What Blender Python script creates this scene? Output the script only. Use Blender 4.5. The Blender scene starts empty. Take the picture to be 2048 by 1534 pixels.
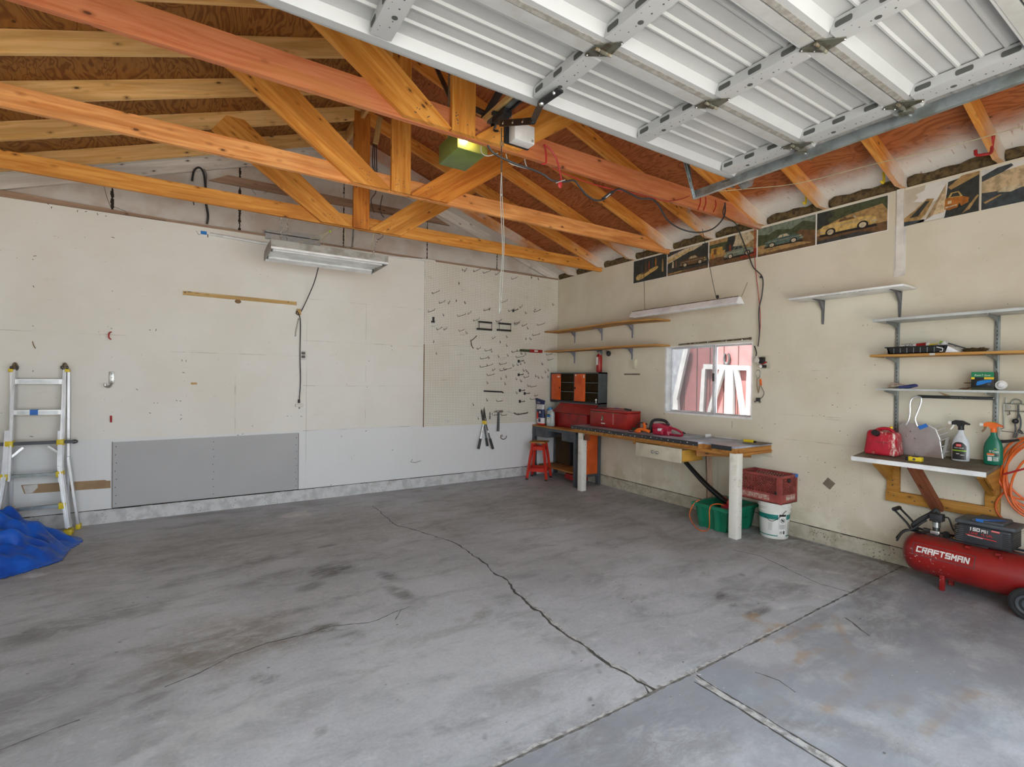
import bpy, bmesh, math, random
import numpy as np
from math import sin, cos, pi, radians
from mathutils import Vector, Matrix, noise as mnoise
random.seed(7)
sc = bpy.context.scene
col = sc.collection

# ------------------------------------------------------------------ camera, sky, sun, exposure
CAM = Vector((-5.2375, -6.7717, 1.5945)); F_PX = 984.22
PITCH, ROLL, YAW = -0.0084, 0.0122, 0.5678
FW = Vector((sin(YAW)*cos(PITCH), cos(YAW)*cos(PITCH), sin(PITCH)))
_r = Vector((cos(YAW), -sin(YAW), 0)); _u = _r.cross(FW)
RT = _r*cos(ROLL) + _u*sin(ROLL); UP = _u*cos(ROLL) - _r*sin(ROLL)
cd = bpy.data.cameras.new('camera'); cam = bpy.data.objects.new('camera', cd); col.objects.link(cam)
cd.sensor_width = 36; cd.lens = F_PX*36/2048; cd.clip_start = .02; cd.clip_end = 200
cam.matrix_world = Matrix(((RT.x, UP.x, -FW.x, CAM.x), (RT.y, UP.y, -FW.y, CAM.y), (RT.z, UP.z, -FW.z, CAM.z), (0, 0, 0, 1)))
sc.camera = cam

w = bpy.data.worlds.new('sky'); sc.world = w; w.use_nodes = True
bg = w.node_tree.nodes['Background']; bg.inputs[0].default_value = (.82, .91, 1, 1); bg.inputs[1].default_value = 1.15
sl = bpy.data.lights.new('sun', 'SUN'); sl.energy = 7.5; sl.angle = radians(.6); sl.color = (1, .95, .87)
so = bpy.data.objects.new('sun', sl); col.objects.link(so)
so.rotation_euler = Vector((-.35, .04, .93)).to_track_quat('Z', 'Y').to_euler()
sc.view_settings.view_transform = 'Standard'; sc.view_settings.look = 'None'
sc.view_settings.gamma = 1; sc.view_settings.use_curve_mapping = False
sc.view_settings.exposure = 2.17
sc.cycles.use_denoising = True; sc.cycles.max_bounces = 10; sc.cycles.diffuse_bounces = 7
sc.cycles.sample_clamp_indirect = 8; sc.cycles.caustics_reflective = False; sc.cycles.caustics_refractive = False

def P(u, v, ax, c):
    """the world point where the sight line of photo pixel (u, v) meets the world plane ax = c"""
    d = FW + RT*((u-1024)/F_PX) + UP*((767-v)/F_PX); i = 'xyz'.index(ax)
    return CAM + d*((c-CAM[i])/d[i])
def A(u, v, y=0): return P(u, v, 'y', y)
def B(u, v, x=0): return P(u, v, 'x', x)
def Fl(u, v, z=0): return P(u, v, 'z', z)

# ------------------------------------------------------------------ materials
class NT:
    def __init__(s, name):
        s.m = bpy.data.materials.new(name); s.m.use_nodes = True; s.t = s.m.node_tree; s.t.nodes.clear()
        s.out = s.n('ShaderNodeOutputMaterial'); s.b = s.n('ShaderNodeBsdfPrincipled')
        s.t.links.new(s.b.outputs[0], s.out.inputs[0])
    def n(s, t, **k):
        nd = s.t.nodes.new(t)
        for a, b in k.items(): setattr(nd, a, b)
        return nd
    def put(s, inp, v):
        if isinstance(v, bpy.types.NodeSocket): s.t.links.new(v, inp)
        elif isinstance(v, (tuple, list)) and len(v) == 3 and inp.type == 'RGBA': inp.default_value = (*v, 1)
        else: inp.default_value = v
    def math(s, op, a, b=0., c=None, clamp=False):
        n = s.n('ShaderNodeMath', operation=op, use_clamp=clamp); s.put(n.inputs[0], a); s.put(n.inputs[1], b)
        if c is not None: s.put(n.inputs[2], c)
        return n.outputs[0]
    def obj(s): return s.n('ShaderNodeTexCoord').outputs['Object']
    def uv(s): return s.n('ShaderNodeTexCoord').outputs['UV']
    def pos(s): return s.n('ShaderNodeNewGeometry').outputs['Position']
    def xyz(s, v):
        n = s.n('ShaderNodeSeparateXYZ'); s.put(n.inputs[0], v); return n.outputs
    def sc(s, v, k, off=(0, 0, 0)):
        n = s.n('ShaderNodeMapping'); s.put(n.inputs[0], v); n.inputs['Scale'].default_value = k if isinstance(k, tuple) else (k,)*3
        n.inputs['Location'].default_value = off; return n.outputs[0]
    def noise(s, v, scale=5, detail=4, rough=.55, dist=0):
        n = s.n('ShaderNodeTexNoise'); s.put(n.inputs['Vector'], v); n.inputs['Scale'].default_value = scale
        n.inputs['Detail'].default_value = detail; n.inputs['Roughness'].default_value = rough; n.inputs['Distortion'].default_value = dist
        return n.outputs[0]
    def vor(s, v, scale=5, feat='F1', rnd=1):
        n = s.n('ShaderNodeTexVoronoi', feature=feat); s.put(n.inputs['Vector'], v); n.inputs['Scale'].default_value = scale
        n.inputs['Randomness'].default_value = rnd
        return n.outputs
    def ss(s, v, a, b, lo=0., hi=1.):
        n = s.n('ShaderNodeMapRange', interpolation_type='SMOOTHSTEP'); s.put(n.inputs[0], v)
        for i, q in enumerate((a, b, lo, hi)): n.inputs[i+1].default_value = q
        return n.outputs[0]
    def mix(s, f, a, b, bl='MIX'):
        n = s.n('ShaderNodeMix', data_type='RGBA', blend_type=bl); s.put(n.inputs[0], f); s.put(n.inputs[6], a); s.put(n.inputs[7], b)
        return n.outputs[2]
    def attr(s, nm):
        n = s.n('ShaderNodeAttribute'); n.attribute_name = nm; return n.outputs
    def bump(s, h, st=.3, d=.01):
        n = s.n('ShaderNodeBump'); s.put(n.inputs['Height'], h); n.inputs['Strength'].default_value = st; n.inputs['Distance'].default_value = d
        s.put(s.b.inputs['Normal'], n.outputs[0])
    def fin(s, c, rough=.6, metal=0, spec=None):
        s.put(s.b.inputs['Base Color'], c); s.put(s.b.inputs['Roughness'], rough); s.put(s.b.inputs['Metallic'], metal)
        if spec is not None: s.put(s.b.inputs['Specular IOR Level'], spec)
        return s.m

def mk(name, c, rough=.5, metal=0, c2=None, scale=6, lo=.4, hi=.65, spec=None, bump=0, speck=None, speck_n=.08, speck_s=40):
    t = NT(name); o = t.obj()
    c2 = c2 or tuple(k*.8 for k in c)
    cc = t.mix(t.ss(t.noise(o, scale, 6), lo, hi), c, c2)
    if speck:
        d = t.vor(o, speck_s)[0]; big = t.noise(o, 3, 3)
        cc = t.mix(t.math('MULTIPLY', t.ss(d, speck_n*2.2, speck_n, 0, 1), t.ss(big, .45, .6)), cc, speck)
    if bump: t.bump(t.noise(o, scale*8, 4), bump, .004)
    return t.fin(cc, rough, metal, spec)

def wood(name, light, dark, knots=True, paint=None, rough=.62, wash=0, grain=1.0, mott=None):
    t = NT(name); u = t.uv()
    g = t.noise(t.sc(u, (2.2, 34*grain, 1)), 1, 6, .6, .6)
    g2 = t.noise(t.sc(u, (.9, 7, 1)), 1, 3, .5, 1.2)
    c = t.mix(t.ss(g, .36, .68), light, dark)
    c = t.mix(t.ss(g2, .4, .70, 0, .7), c, mott or tuple(k*.72 for k in dark))
    if knots:
        d = t.vor(t.sc(u, (5.6, 12, 1)), 1)[0]
        wob = t.math('ADD', d, t.math('MULTIPLY', t.noise(t.sc(u, (60, 60, 1)), 1, 2), .05))
        c = t.mix(t.ss(wob, .27, .13, 0, .6), c, tuple(k*.6 for k in dark))
        c = t.mix(t.ss(wob, .135, .09, 0, .9), c, (.07, .022, .008))
    if paint:   # white overspray that was blown onto the timber beside the walls
        x, y, z = t.xyz(t.pos())
        nz = t.math('MULTIPLY', t.math('SUBTRACT', t.noise(t.pos(), 3, 5), .5), .9)
        m = t.ss(t.math('ADD', x, nz), -.62, -.0, 0, paint)
        m2 = t.ss(t.math('ADD', y, t.math('MULTIPLY', nz, .3)), -.55, -.42, 0, .85)
        nzv = t.xyz(t.n('ShaderNodeNewGeometry').outputs['Normal'])[2]
        m = t.math('MULTIPLY', m, t.ss(nzv, -.8, -.5, .3, 1))
        m = t.math('MAXIMUM', m, m2)
        m = t.math('MULTIPLY', m, t.ss(t.noise(t.pos(), 22, 4), .28, .42, .55, 1))
        c = t.mix(m, c, (.74, .69, .62))
    if wash: c = t.mix(wash, c, (.75, .72, .66))
    t.bump(g, .12, .003)
    return t.fin(c, rough, 0, .35)

M = {}
M['truss'] = wood('orange_timber', (.76, .36, .075), (.60, .21, .026))
M['truss2'] = wood('deep_orange_timber', (.68, .26, .040), (.50, .14, .015))
M['chord1'] = wood('red_brown_timber', (.56, .20, .085), (.44, .125, .045), mott=(.50, .19, .055), paint=.4)
M['chord2'] = wood('salmon_timber', (.80, .38, .13), (.62, .22, .055))
M['raft_l'] = wood('honey_rafter_timber', (.86, .56, .24), (.72, .40, .12))
M['raft_r'] = wood('painted_end_rafter_timber', (.80, .38, .085), (.66, .22, .03), paint=.95)
M['white_timber'] = wood('whitewashed_timber', (.80, .76, .71), (.70, .63, .57), knots=True, rough=.7)
M['brown_timber'] = wood('weathered_brown_timber', (.42, .28, .19), (.32, .20, .13))
M['shelf_wood'] = wood('varnished_shelf_wood', (.58, .32, .09), (.44, .2, .045), knots=False)
M['bench_wood'] = wood('raw_bench_wood', (.52, .24, .055), (.36, .14, .03))
M['lath'] = wood('pale_lath_wood', (.62, .42, .17), (.5, .3, .1))
M['brace_red'] = wood('reddish_brace_wood', (.30, .10, .045), (.22, .06, .028))
M['brace_orange'] = wood('orange_support_wood', (.55, .27, .05), (.42, .18, .025))
M['post_white'] = mk('chipped_white_post_paint', (.80, .77, .69), .6, c2=(.62, .56, .45), scale=9, lo=.5, hi=.72, speck=(.25, .17, .08), speck_n=.10, speck_s=30)

def ply(name, a, b, paint=0, dark=.5):
    t = NT(name); u = t.uv()
    wv = t.noise(t.sc(u, (.8, 2.6, 1)), 1.5, 2, .5, 1.6)
    rings = t.math('SINE', t.math('MULTIPLY', wv, 60))
    c = t.mix(t.ss(rings, -.1, 1, 0, .8), a, b)
    c = t.mix(t.ss(t.noise(t.sc(u, (8, 60, 1)), 1, 4), .45, .7, 0, .35), c, tuple(k*dark for k in b))
    d = t.vor(t.sc(u, (4.5, 7, 1)), 1)[0]
    c = t.mix(t.ss(d, .09, .05, 0, .8), c, (.03, .012, .006))
    if paint:
        x, y, z = t.xyz(t.pos())
        nz = t.math('MULTIPLY', t.math('SUBTRACT', t.noise(t.pos(), 2.4, 5), .5), .35)
        m = t.ss(t.math('ADD', x, nz), -.40, -.06, 0, 1)
        m = t.math('MULTIPLY', m, t.ss(t.noise(t.sc(t.pos(), (9, 40, 9)), 1, 4), .26, .38, .3, 1))
        m = t.math('MAXIMUM', m, t.ss(y, -.47, -.43, 0, .92))
        c = t.mix(m, c, (.80, .76, .70))
    t.bump(rings, .08, .002)
    return t.fin(c, .7, 0, .3)
M['deck_l'] = ply('swirl_grain_plywood', (.34, .145, .035), (.17, .055, .012), paint=.001)
M['deck_r'] = ply('red_brown_plywood', (.42, .135, .045), (.27, .075, .020), paint=1)

# walls: paint with scuffs, sheet joints and specks
def wallmat(name, base, warm, seams=(), speckz=None):
    t = NT(name); p = t.pos(); x, y, z = t.xyz(p)
    c = t.mix(t.ss(t.noise(p, 1.1, 5, .6), .38, .66), base, warm)
    c = t.mix(t.ss(t.noise(t.sc(p, (3, 3, 14)), 1, 5, .7), .60, .76, 0, .28), c, tuple(k*.72 for k in warm))
    dr = t.noise(t.sc(p, (22, 22, .9)), 1, 4, .6)
    low = t.ss(z, 1.1, .2, 0, 1)
    c = t.mix(t.math('MULTIPLY', t.ss(dr, .58, .74, 0, .4), low), c, (.42, .36, .25))
    if 'back' in name:
        lo_ = t.ss(t.math('ADD', z, t.math('MULTIPLY', t.noise(p, 6, 3), .02)), .93, .90, 0, .75)
        c = t.mix(lo_, c, (.76, .775, .785))
    d = t.vor(p, 15)[0]
    c = t.mix(t.math('MULTIPLY', t.ss(d, .065, .04, 0, .8), t.ss(t.noise(p, 2.1, 3), .53, .6)), c, (.10, .08, .06))
    d = t.vor(t.sc(p, (1, 1, 3.2)), 7)[0]
    c = t.mix(t.math('MULTIPLY', t.ss(d, .055, .03, 0, .75), t.ss(t.noise(p, 1.7, 3), .5, .56)), c, (.16, .12, .08))
    if speckz:
        d = t.vor(p, 34)[0]
        m = t.math('MULTIPLY', t.ss(d, .16, .10, 0, .7), t.math('MULTIPLY', t.ss(z, speckz, speckz*.45), t.ss(t.noise(p, 2.6, 4), .44, .56)))
        c = t.mix(m, c, (.20, .14, .08))
        c = t.mix(t.math('MULTIPLY', t.ss(z, .55, .15, 0, .45), t.ss(t.noise(p, 3.2, 4), .42, .62)), c, (.40, .33, .20))
    for ax, val, lo, hi, wd in seams:   # joints between sheets
        a = (x, y, z)['xyz'.index(ax)]; o = z if ax != 'z' else (x if 'back' in name else y)
        nn = t.math('MULTIPLY', t.math('SUBTRACT', t.noise(p, 5, 3), .5), .012)
        dd = t.math('ABSOLUTE', t.math('SUBTRACT', t.math('ADD', a, nn), val))
        m = t.math('MULTIPLY', t.ss(dd, wd, wd*.3, 0, 1), t.math('MULTIPLY', t.math('GREATER_THAN', o, lo), t.math('LESS_THAN', o, hi)))
        m = t.math('MULTIPLY', m, t.ss(t.noise(p, 3.1, 5), .45, .62, .06, .5))
        c = t.mix(m, c, (.33, .28, .22))
    t.bump(t.noise(p, 60, 4), .10, .003)
    return t.fin(c, .68, 0, .3)
M['wall_a'] = wallmat('cream_back_wall_paint', (.82, .795, .73), (.78, .745, .66), seams=(
    ('z', 1.86, -5.5, -4.15, .006), ('z', 2.06, -4.1, -2.46, .006), ('z', 1.48, -4.1, -2.46, .006), ('z', .90, -4.1, -2.4, .007), ('z', 2.60, -4.1, -2.46, .004),
    ('x', -4.06, .2, 2.65, .005), ('x', -3.30, .9, 2.6, .004), ('x', -4.86, .9, 1.6, .012), ('z', 2.02, -7.3, -5.9, .004)))
M['wall_b'] = wallmat('beige_side_wall_paint', (.73, .675, .545), (.66, .60, .46), speckz=1.05, seams=(
    ('z', 1.00, -4.75, -3.9, .006), ('z', 1.26, -4.5, -3.9, .005), ('z', 1.72, -5.0, -4.2, .005), ('z', 1.24, -5.0, -4.3, .004), ('x', -9, 0, 1, .01)))
M['siding'] = mk('grey_gable_siding_paint', (.66, .625, .585), .75, c2=(.56, .49, .43), scale=3)
M['stem'] = mk('rough_painted_concrete_curb', (.66, .66, .65), .85, c2=(.50, .50, .49), scale=9, bump=.6, speck=(.22, .19, .15), speck_n=.12, speck_s=45)
M['stem_b'] = mk('dirty_painted_concrete_curb', (.50, .46, .36), .85, c2=(.38, .34, .25), scale=9, bump=.6, speck=(.15, .12, .08), speck_n=.15, speck_s=40)

# simple paints and plastics
def S(k, *a, **kw): M[k] = mk(k, *a, **kw)
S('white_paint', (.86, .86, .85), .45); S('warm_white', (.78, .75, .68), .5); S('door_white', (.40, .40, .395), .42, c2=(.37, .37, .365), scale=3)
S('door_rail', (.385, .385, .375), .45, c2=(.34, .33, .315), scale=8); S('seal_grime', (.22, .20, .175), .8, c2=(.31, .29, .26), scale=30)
S('black', (.015, .015, .016), .5); S('black_gloss', (.012, .012, .013), .22); S('dark_slot', (.07, .07, .065), .8)
S('zinc', (.50, .50, .47), .38, .85, c2=(.32, .31, .27), scale=14); S('galv', (.36, .40, .41), .42, .8, c2=(.24, .26, .25), scale=10)
S('rust_metal', (.16, .11, .06), .6, .6, c2=(.30, .28, .22), scale=25); S('hinge', (.17, .17, .14), .5, .7, c2=(.10, .085, .055), scale=25)
S('alu', (.72, .72, .72), .36, .75, c2=(.58, .58, .58), scale=5); S('alu_paint', (.74, .75, .77), .35, .35)
S('yellow', (.80, .60, .02), .45); S('blue_tape', (.02, .16, .55), .5)
S('tarp', (.005, .10, .52), .38, c2=(.004, .06, .36), scale=5, bump=.4)
S('red', (.36, .014, .010), .4, c2=(.25, .008, .007), scale=5); S('stool_red', (.62, .035, .015), .38, c2=(.5, .02, .01))
S('orange', (.74, .12, .015), .42, c2=(.6, .085, .012)); S('orange_plastic', (.85, .16, .02), .4)
S('toolbox', (.33, .012, .01), .38, c2=(.20, .01, .01), scale=7); S('slate', (.075, .085, .095), .5, c2=(.05, .057, .065))
S('slate_edge', (.16, .19, .195), .45); S('hutch_inside', (.07, .04, .012), .8)
S('tank_red', (.30, .012, .010), .33, c2=(.22, .010, .009), scale=4, speck=(.75, .68, .62), speck_n=.12, speck_s=55)
S('gas_red', (.48, .012, .03), .42, c2=(.34, .01, .018), scale=6, speck=(.72, .58, .48), speck_n=.16, speck_s=26)
S('rubber', (.022, .022, .022), .75); S('hose_orange', (.75, .14, .02), .45); S('cord_red', (.42, .02, .02), .5)
S('tote', (.012, .20, .105), .42, c2=(.008, .15, .08)); S('bucket', (.80, .79, .74), .4, c2=(.70, .69, .63)); S('bucket_teal', (.01, .22, .19), .4)
S('crate', (.36, .07, .055), .55, c2=(.24, .045, .038), scale=10); S('crate_worn', (.50, .36, .30), .7, c2=(.34, .09, .07), scale=26)
S('bench_black', (.03, .032, .036), .45); S('bench_top', (.45, .50, .60), .38, c2=(.26, .28, .33), scale=4)
S('drawer', (.62, .56, .43), .5); S('ochre_ply', (.62, .33, .05), .55); S('worktop_dirty', (.20, .17, .12), .7, c2=(.14, .115, .08), scale=9)
S('grey_top', (.58, .60, .58), .4, c2=(.48, .50, .48)); S('bracket', (.22, .22, .23), .45, .5); S('bracket_blue', (.26, .27, .34), .4, .4)
S('olive', (.15, .20, .045), .42); S('olive_dark', (.06, .075, .03), .5); S('beige_plastic', (.66, .62, .48), .45)
S('steel', (.62, .62, .60), .25, .9); S('dark_steel', (.10, .10, .10), .4, .8); S('wire_grey', (.32, .33, .30), .4, .7)
S('insul', (.15, .10, .04), .95, c2=(.05, .032, .014), scale=22, bump=1.0); S('rope', (.38, .37, .33), .8); S('hook_grey', (.12, .115, .10), .45, .5); S('twine', (.50, .48, .30), .8)
S('grey_board', (.43, .43, .425), .8, c2=(.52, .50, .47), scale=30); S('patch', (.46, .46, .46), .7, c2=(.44, .44, .435), scale=2)
S('cardboard', (.40, .27, .15), .85, c2=(.33, .21, .11)); S('paper_tear', (.70, .68, .63), .85); S('glue', (.50, .44, .33), .85, c2=(.58, .52, .42))
S('saw_red', (.45, .015, .05), .3); S('silver_label', (.75, .74, .78), .3); S('clear_lens', (.85, .85, .88), .2)
S('jug', (.42, .47, .45), .3); S('cap_blue', (.02, .22, .50), .35); S('bag_navy', (.02, .03, .10), .5); S('bag_white', (.75, .72, .72), .5)
S('spray_grey', (.60, .62, .64), .35); S('spray_green', (.005, .15, .085), .3); S('label_black', (.018, .018, .018), .35)
S('label_lime', (.30, .50, .03), .4); S('txt_white', (.85, .83, .78), .5); S('txt_red', (.72, .03, .03), .5); S('txt_dark', (.05, .05, .05), .6)
S('box_green', (.01, .22, .09), .45); S('box_yellow', (.85, .60, .02), .45); S('box_blue', (.01, .20, .60), .4)
S('glove', (.50, .45, .36), .9, c2=(.3, .2, .14), scale=30); S('glove_blue', (.04, .05, .16), .9); S('leafmulch', (.16, .10, .03), .9, c2=(.08, .05, .02), scale=40)
S('tube_white', (.80, .80, .78), .3); S('reflector', (.95, .95, .95), .35); S('fixture_top', (.40, .38, .34), .6, c2=(.25, .23, .19), scale=9)
S('dustpan', (.45, .41, .39), .42, .55, c2=(.34, .27, .25), scale=4); S('bristle', (.42, .40, .37), .9)
S('crack', (.075, .07, .062), .95); S('joint_dark', (.10, .095, .085), .95, c2=(.2, .19, .18), scale=20); S('spall', (.52, .515, .50), .95, c2=(.25, .24, .23), scale=22, bump=1)
S('barn_red', (.23, .085, .085), .75, c2=(.20, .07, .07)); S('barn_white', (.46, .46, .46), .6); S('shingle', (.20, .21, .24), .85, c2=(.30, .31, .33), scale=9)
S('conc_out', (.50, .49, .46), .9, c2=(.44, .43, .40), scale=2)
S('groove', (.035, .026, .018), .95); S('nail_dark', (.13, .10, .08), .6); S('outlet_brown', (.05, .025, .018), .4)
S('chip_white', (.74, .74, .72), .85); S('brown_stain', (.25, .15, .07), .9)
M['grey_standard'] = mk('slotted_shelf_standard', (.33, .36, .35), .45, .6, c2=(.26, .28, .27), scale=12)

def gasmat():
    t = NT('scuffed_red_fuel_plastic'); o = t.obj(); x, y, z = t.xyz(o)
    c = t.mix(t.ss(t.noise(o, 14, 5), .4, .65), (.50, .014, .035), (.34, .01, .02))
    m = t.math('MULTIPLY', t.ss(t.noise(t.sc(o, (30, 34, 12)), 1, 6, .7), .50, .60), t.ss(t.math('ADD', t.noise(o, 9, 3), t.math('MULTIPLY', y, -1.6)), .50, .68))
    c = t.mix(m, c, (.72, .60, .50)); return t.fin(c, .45)
M['gas_body'] = gasmat()
def tankmat():
    t = NT('chipped_red_tank_enamel'); o = t.obj(); x, y, z = t.xyz(o)
    c = t.mix(t.ss(t.noise(o, 4, 5), .4, .65), (.30, .012, .010), (.22, .010, .009))
    c = t.mix(t.math('MULTIPLY', t.ss(z, .33, .385), t.ss(t.noise(o, 7, 4), .3, .55, 0, .6)), c, (.10, .05, .035))
    m = t.math('MULTIPLY', t.ss(t.noise(t.sc(o, (1, 1, 1.4)), 42, 5, .7), .60, .645), t.math('MULTIPLY', t.ss(y, .0, .16), t.math('MULTIPLY', t.ss(z, .34, .24), t.ss(t.noise(o, 10, 3), .42, .55))))
    c = t.mix(m, c, (.75, .68, .62)); return t.fin(c, .33)
M['tank_red'] = tankmat()

def pegmat():
    t = NT('cream_pegboard'); o = t.pos(); x, y, z = t.xyz(o)
    c = t.mix(t.ss(t.noise(o, 1.6, 4), .4, .65), (.78, .745, .655), (.73, .685, .575))
    c = t.mix(t.ss(t.noise(t.sc(o, (4, 4, 9)), 1, 5), .62, .76, 0, .5), c, (.50, .45, .35))
    fx = t.math('SUBTRACT', t.math('FRACT', t.math('MULTIPLY', x, 39.37)), .5); fz = t.math('SUBTRACT', t.math('FRACT', t.math('MULTIPLY', z, 39.37)), .5)
    d = t.math('SQRT', t.math('ADD', t.math('MULTIPLY', fx, fx), t.math('MULTIPLY', fz, fz)))
    c = t.mix(t.ss(d, .20, .14), c, (.10, .08, .055))
    return t.fin(c, .55, 0, .4)
M['peg'] = pegmat()

def glass(name, haze):
    t = NT(name); t.t.nodes.remove(t.b)
    tr = t.n('ShaderNodeBsdfTransparent'); gl = t.n('ShaderNodeBsdfGlossy'); gl.inputs['Roughness'].default_value = .03
    df = t.n('ShaderNodeBsdfDiffuse'); df.inputs[0].default_value = (.30, .32, .35, 1)
    m1 = t.n('ShaderNodeMixShader'); m1.inputs[0].default_value = haze; t.t.links.new(tr.outputs[0], m1.inputs[1]); t.t.links.new(df.outputs[0], m1.inputs[2])
    fr = t.n('ShaderNodeFresnel'); fr.inputs[0].default_value = 1.3
    m2 = t.n('ShaderNodeMixShader'); t.t.links.new(fr.outputs[0], m2.inputs[0]); t.t.links.new(m1.outputs[0], m2.inputs[1]); t.t.links.new(gl.outputs[0], m2.inputs[2])
    t.t.links.new(m2.outputs[0], t.out.inputs[0]); return t.m
M['glass'] = glass('window_glass', .04); M['glass_hazy'] = glass('dusty_window_glass', .5)
def emit(name, c, s):
    t = NT(name); t.put(t.b.inputs['Base Color'], c); t.put(t.b.inputs['Emission Color'], c); t.b.inputs['Emission Strength'].default_value = s; return t.m
M['bulb'] = emit('lit_bulb', (1, .82, .5), 14)

def floormat():
    t = NT('stained_concrete'); p = t.pos(); x, y, z = t.xyz(p)
    a = t.attr('stain_shade')[0]; r, g, b = t.xyz(a); a2 = t.attr('tint')[0]; r2, g2, b2 = t.xyz(a2)
    n1 = t.noise(p, .9, 6, .6); n2 = t.noise(t.sc(p, (2.2, 5, 1)), 1, 7, .68, .5); n3 = t.noise(p, 55, 5, .7); n4 = t.noise(p, 9, 6, .65, .4)
    c = t.mix(t.ss(n1, .36, .64), (.50, .515, .545), (.39, .40, .42))
    c = t.mix(t.ss(n2, .46, .70, 0, .58), c, (.235, .232, .228))
    c = t.mix(t.ss(n4, .54, .74, 0, .5), c, (.58, .59, .61))
    c = t.mix(t.ss(n3, .35, .7, 0, .22), c, (.20, .20, .20))
    c = t.mix(t.ss(t.noise(t.sc(p, (1.5, 16, 1)), 1, 6, .7, .3), .60, .74, 0, .35), c, (.52, .52, .54))
    n5 = t.noise(t.sc(p, (16, 34, 1)), 1, 6, .72, .6)
    c = t.mix(t.ss(n5, .54, .70, 0, .38), c, (.27, .27, .27)); c = t.mix(t.ss(n5, .44, .30, 0, .30), c, (.62, .63, .65))
    br = t.ss(t.noise(t.sc(p, (5, 11, 1)), 1, 7, .78, .8), .34, .60)
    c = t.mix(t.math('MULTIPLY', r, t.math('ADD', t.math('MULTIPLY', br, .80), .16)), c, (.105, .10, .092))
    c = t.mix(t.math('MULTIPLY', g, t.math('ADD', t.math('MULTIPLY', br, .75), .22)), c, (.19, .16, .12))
    c = t.mix(t.math('MULTIPLY', b, t.ss(n4, .35, .6)), c, (.60, .60, .58))
    c = t.mix(t.math('MULTIPLY', r2, t.ss(n4, .38, .56, .15, .75)), c, (.36, .24, .12))
    c = t.mix(t.math('MULTIPLY', g2, t.ss(n2, .34, .6, .1, .65)), c, (.34, .44, .49))
    fs_ = t.ss(t.math('ADD', y, t.math('MULTIPLY', n4, .02)), -5.05, -5.04, 1, 0)
    c = t.mix(t.math('MULTIPLY', fs_, t.ss(t.noise(p, 2.2, 5, .6), .38, .58, .10, .72)), c, (.25, .26, .29))
    d = t.vor(t.sc(p, (1, 1.5, 1)), 6.5)[0]
    c = t.mix(t.math('MULTIPLY', t.ss(d, .07, .045, 0, .85), t.ss(t.noise(p, 1.3, 2), .5, .58)), c, (.11, .105, .10))
    d = t.vor(t.sc(p, (1, 2.2, 1)), 11)[0]
    c = t.mix(t.math('MULTIPLY', t.ss(t.math('ADD', d, t.math('MULTIPLY', n3, .1)), .13, .09, 0, .8), t.ss(t.noise(p, 1.1, 2), .55, .62)), c, (.62, .62, .60))
    t.bump(t.math('ADD', n3, t.math('MULTIPLY', n4, .6)), .18, .004)
    return t.fin(c, t.ss(n2, .3, .7, .52, .75), 0, .4)
M['floor'] = floormat()

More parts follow.
